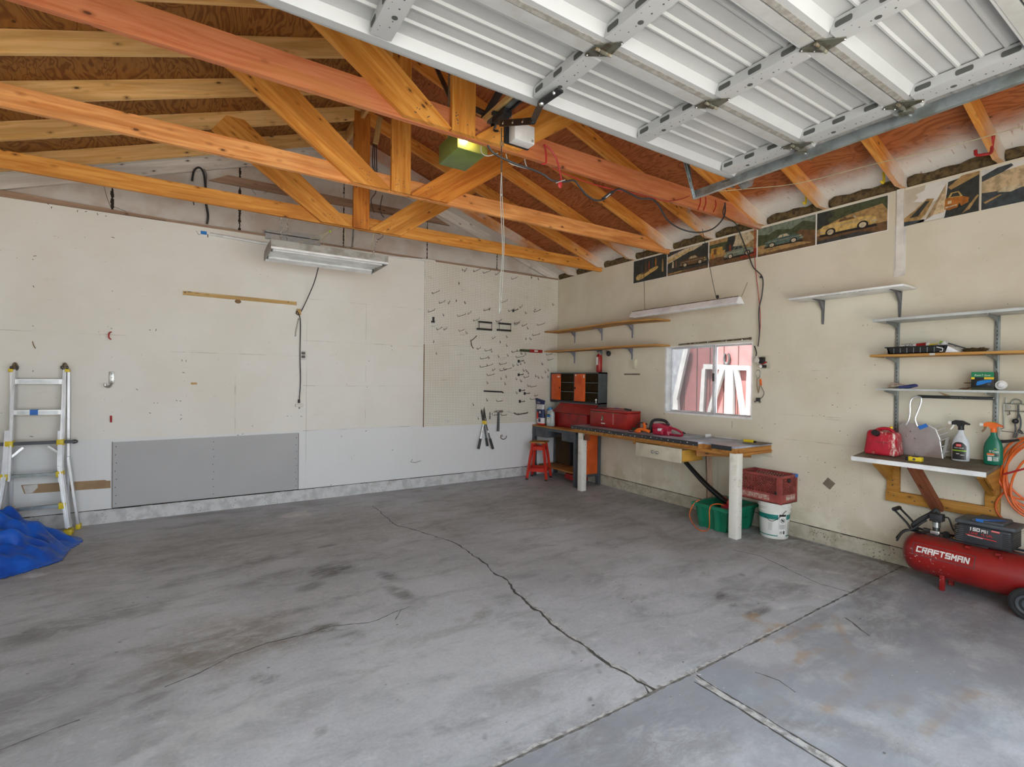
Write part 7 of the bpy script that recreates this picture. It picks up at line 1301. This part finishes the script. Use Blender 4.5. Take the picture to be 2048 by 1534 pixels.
def lattice(u0, u1, f, step=.030):
    k = u0-H
    while k < u1:
        for s in (1, -1):
            ua, ub = (k, k+H) if s > 0 else (k+H, k); za, zb_ = zl, zh
            A0, B0 = (ua, za), (ub, zb_); lo_, hi_ = u0, u1; pts = []
            def cl(p, q, t_): return (p[0]+(q[0]-p[0])*t_, p[1]+(q[1]-p[1])*t_)
            t0, t1 = 0., 1.; d = B0[0]-A0[0]
            for lim, sg in ((lo_, 1), (hi_, -1)):
                tt = (lim-A0[0])/d
                if sg*d > 0: t0 = max(t0, tt)
                else: t1 = min(t1, tt)
            if t1-t0 > .06: p, q = cl(A0, B0, t0), cl(A0, B0, t1); b.bar(f(*p), f(*q), .0055, .0055, 'crate')
        k += step
lattice(y0+.05, y1-.03, lambda u, z: (x0+.004, u, z)); lattice(y0+.02, y1-.02, lambda u, z: (x1-.004, u, z)); lattice(x0+.02, x1-.02, lambda u, z: (u, y0+.004, z)); lattice(x0+.02, x1-.02, lambda u, z: (u, y1-.004, z)); b.build('lattice', t, smooth=0)
b = MB(); b.box((x0-.0008, y0+.12, z0+.025), (x0, y1-.01, z0+.075), 'crate_worn'); b.text('DAIRY FARMS', (x0-.001, y1-.03, z0+.035), (0, -1, 0), (0, 0, 1), .026, 'crate', .26); b.box((x0+.09, y0-.0008, z0+.03), (x1-.04, y0, z0+.085), 'crate_worn'); b.text('DAIRY', (x0+.10, y0-.001, z0+.042), (1, 0, 0), (0, 0, 1), .024, 'warm_white', .14); b.build('worn_lettering', t, recalc=False); MB().ball((x0-.001, y0+.055, z0+.11), .016, 'black', 10, (.1, .7, 1.2)).bev((x0+.11, y0-.006, z1-.07), (x0+.16, y0+.001, z1-.035), 'black', .01).build('hand_hole', t); MB().box((x1-.05, y0-.006, z1-.03), (x1+.002, y0+.03, z1+.002), 'blue_tape').build('tape', t)

# ------------------------------------------------------------------ air compressor
t = thing('air_compressor', 'red horizontal tank air compressor with black motor shroud', 'air compressor', (-.29, -5.5, 0)); tx, tz, tr_ = -.265, .235, .163
b = MB(); prof = [(0, -.075), (.06, -.070), (.11, -.052), (.145, -.022), (.160, .01), (tr_, .04), (tr_, .86), (.150, .90), (.11, .94), (.05, .96), (0, .965)]; b.lathe(prof, (tx, -5.17, tz), 'tank_red', axis=(0, -1, 0), seg=48); b.build('tank', t, smooth=50)
def cyw(a, c, y0=-5.215, ang=0): th_ = pi-(ang+c/tr_); return Vector((tx+(tr_+.0012)*cos(th_), y0-a, tz+(tr_+.0012)*sin(th_)))
b = MB(); N = 12
def wrapbox(y0, L, c0, c1, m, k=0):
    v_ = []
    for i in range(N+1): c = c0+(c1-c0)*i/N; p = cyw(0, c, y0); q = cyw(L, c, y0); d = Vector((p.x-tx, 0, p.z-tz)).normalized()*k*.0006; v_ += [p+d, q+d]
    b.add(v_, [(2*i, 2*i+1, 2*i+3, 2*i+2) for i in range(N)], m)
wrapbox(-5.195, .375, .008, .105, 'slate', -1); wrapbox(-5.199, .367, .012, .101, 'tank_red', 0)
b.block('CRAFTSMAN', .046, .318, 'txt_white', lambda a, c: cyw(a, c+.033, -5.220)+Vector((-.0012, 0, .0006))); b.build('lettering', t, smooth=0, recalc=False)
b = MB(); b.bev((-.33, -5.62, .388), (-.14, -5.40, .405), 'bench_black', .003); b.bar((-.30, -5.20, .392), (-.30, -6.0, .392), .014, .014, 'bench_black'); b.bar((-.16, -5.20, .392), (-.16, -6.0, .392), .014, .014, 'bench_black'); b.build('deck', t)
b = MB(); b.bev((-.375, -5.755, .405), (-.13, -5.435, .555), 'bench_black', .022, 3); b.xf(lambda v: (v.x, v.y+(.0 if v.y < -5.6 else -.02*(v.z-.405)/.15), v.z)); sh = b.build('motor_shroud', t)
MB().bev((-.385, -5.775, .552), (-.12, -5.44, .583), 'slate', .014, 3).bev((-.37, -5.71, .575), (-.14, -5.53, .602), 'slate', .012, 3).build('shroud_lid', t)
b = MB()
for k in range(8): z = .425+k*.0145; b.bar((-.3765, -5.445, z), (-.3765, -5.49, z), .006, .003, 'dark_slot', up=(1, 0, 0)); b.bar((-.3765, -5.705, z), (-.3765, -5.75, z), .006, .003, 'black', up=(1, 0, 0)); b.bar((-.36, -5.4365, z), (-.16, -5.4365, z), .006, .003, 'dark_slot', up=(0, 1, 0)); b.bar((-.36, -5.7555, z), (-.16, -5.7555, z), .006, .003, 'black', up=(0, 1, 0))
b.build('cooling_vent', sh); b = MB(); X_ = -.3768; b.block('150', .026, .060, 'txt_white', lambda a, c: Vector((X_, -5.522-a, .511+c)), th=.24); b.block('PSI', .021, .040, 'txt_white', lambda a, c: Vector((X_, -5.590-a, .510+c)), th=.2); b.text('1.6HP   15 GAL', (X_, -5.525, .486), (0, -1, 0), (0, 0, 1), .018, 'txt_red', .13); b.bar((X_, -5.505, .478), (X_, -5.675, .466), .005, .0006, 'txt_red', up=(1, 0, 0)); b.bar((X_, -5.515, .472), (X_, -5.60, .466), .003, .0006, 'txt_white', up=(1, 0, 0)); b.bar((X_, -5.645, .535), (X_, -5.69, .533), .012, .0006, 'txt_red', up=(1, 0, 0)); b.text('CRAFTSMAN', (X_-.0006, -5.647, .531), (0, -1, 0), (0, 0, 1), .007, 'txt_white', .041); b.build('lettering', sh, smooth=0, recalc=False)
MB().prism([(-.372, -5.555), (-.335, -5.60), (-.25, -5.65), (-.26, -5.70), (-.345, -5.64), (-.372, -5.60)], 'z', .6015, .605, 'blue_tape').prism([(-.3725, .603), (-.3725, .585), (-.371, .585), (-.371, .603)], 'y', -5.60, -5.56, 'blue_tape').build('tape', t)
b = MB()
for x in (-.315, -.205): b.tube([(x, -5.03, .545), (x, -5.12, .455), (x, -5.16, .405), (x, -5.25, .402)], .0085, 'black_gloss', 8, 3)
b.tube([(-.315, -5.03, .545), (-.205, -5.03, .545)], .017, 'black', 8); b.tube([(-.33, -5.22, .40), (-.33, -5.12, .40), (-.33, -5.065, .33), (-.33, -5.06, .31)], .008, 'black_gloss', 8, 4); b.build('handle', t)
b = MB(); b.bev((-.31, -5.345, .510), (-.24, -5.265, .568), 'bench_black', .006); b.build('pressure_switch', t)
b = MB(); b.cyl((-.275, -5.30, .395), (-.275, -5.30, .515), .024, 'dark_steel', 12); b.cyl((-.275, -5.30, .46), (-.275, -5.30, .50), .028, 'steel', 12); b.bev((-.31, -5.33, .405), (-.25, -5.27, .435), 'steel', .006); b.cyl((-.275, -5.265, .42), (-.275, -5.22, .42), .016, 'dark_steel'); b.cyl((-.29, -5.37, .41), (-.31, -5.37, .43), .024, 'black', 14); b.cyl((-.25, -5.285, .51), (-.25, -5.25, .50), .008, 'cord_red'); b.cyl((-.29, -5.42, .39), (-.29, -5.42, .50), .0035, 'brown_stain'); b.ball((-.29, -5.42, .50), .012, 'rust_metal', 8); b.ball((-.29, -5.42, .40), .014, 'yellow', 8); b.cyl((-.275, -5.30, .385), (-.29, -5.42, .385), .010, 'dark_steel'); b.build('regulator', t)
b = MB()
for k in range(4): b.tube([(-.27+.01*k, -5.18, .40+.004*k), (-.30, -5.15-.008*k, .44), (-.27, -5.19-.01*k, .50), (-.25, -5.25-.01*k, .555), (-.24, -5.285, .595-.006*k), (-.24, -5.31, .565)], .009, 'black', 7, 5)
b.tube([(-.36, -5.07, .30), (-.36, -5.11, .38), (-.33, -5.17, .42), (-.30, -5.21, .47), (-.28, -5.24, .50)], .008, 'black', 7, 5); b.tube([(-.25, -5.345, .545), (-.25, -5.37, .54), (-.27, -5.40, .47), (-.27, -5.43, .43)], .006, 'black', 7, 5); b.build('power_cord', t)
for x in (-.36, -.17): MB().bev((x-.02, -5.385, 0), (x+.02, -5.355, .13), 'tank_red', .004).build('foot', t)
for x, s in ((-.475, -1), (-.055, 1)):
    o = MB().lathe([(.0, -.028), (.055, -.028), (.075, -.022), (.095, -.026), (.108, -.020), (.110, -.010), (.110, .010), (.108, .020), (.095, .026), (.075, .022), (0, .028)], (x, -5.87, .110), 'rubber', axis=(1, 0, 0), seg=36).build('wheel', t)
    MB().lathe([(.0, 0), (.014, 0), (.014, .012), (.045, .004), (.068, .010), (.070, 0)], (x+s*.022, -5.87, .110), 'slate', axis=(s, 0, 0), seg=28).build('hub', o)
MB().cyl((-.475, -5.87, .11), (-.055, -5.87, .11), .009, 'dark_steel').build('axle', t)
b = MB(); b.box((-.44, -5.90, .09), (-.40, -5.84, .13), 'tank_red').box((-.13, -5.90, .09), (-.09, -5.84, .13), 'tank_red').build('axle_bracket', t)
b = MB(); b.box((-.385, -5.535, .375), (-.365, -5.505, .39), 'red').box((-.385, -5.70, .365), (-.365, -5.67, .385), 'red').box((-.385, -5.71, .33), (-.375, -5.69, .37), 'red').build('mount_tab', t)
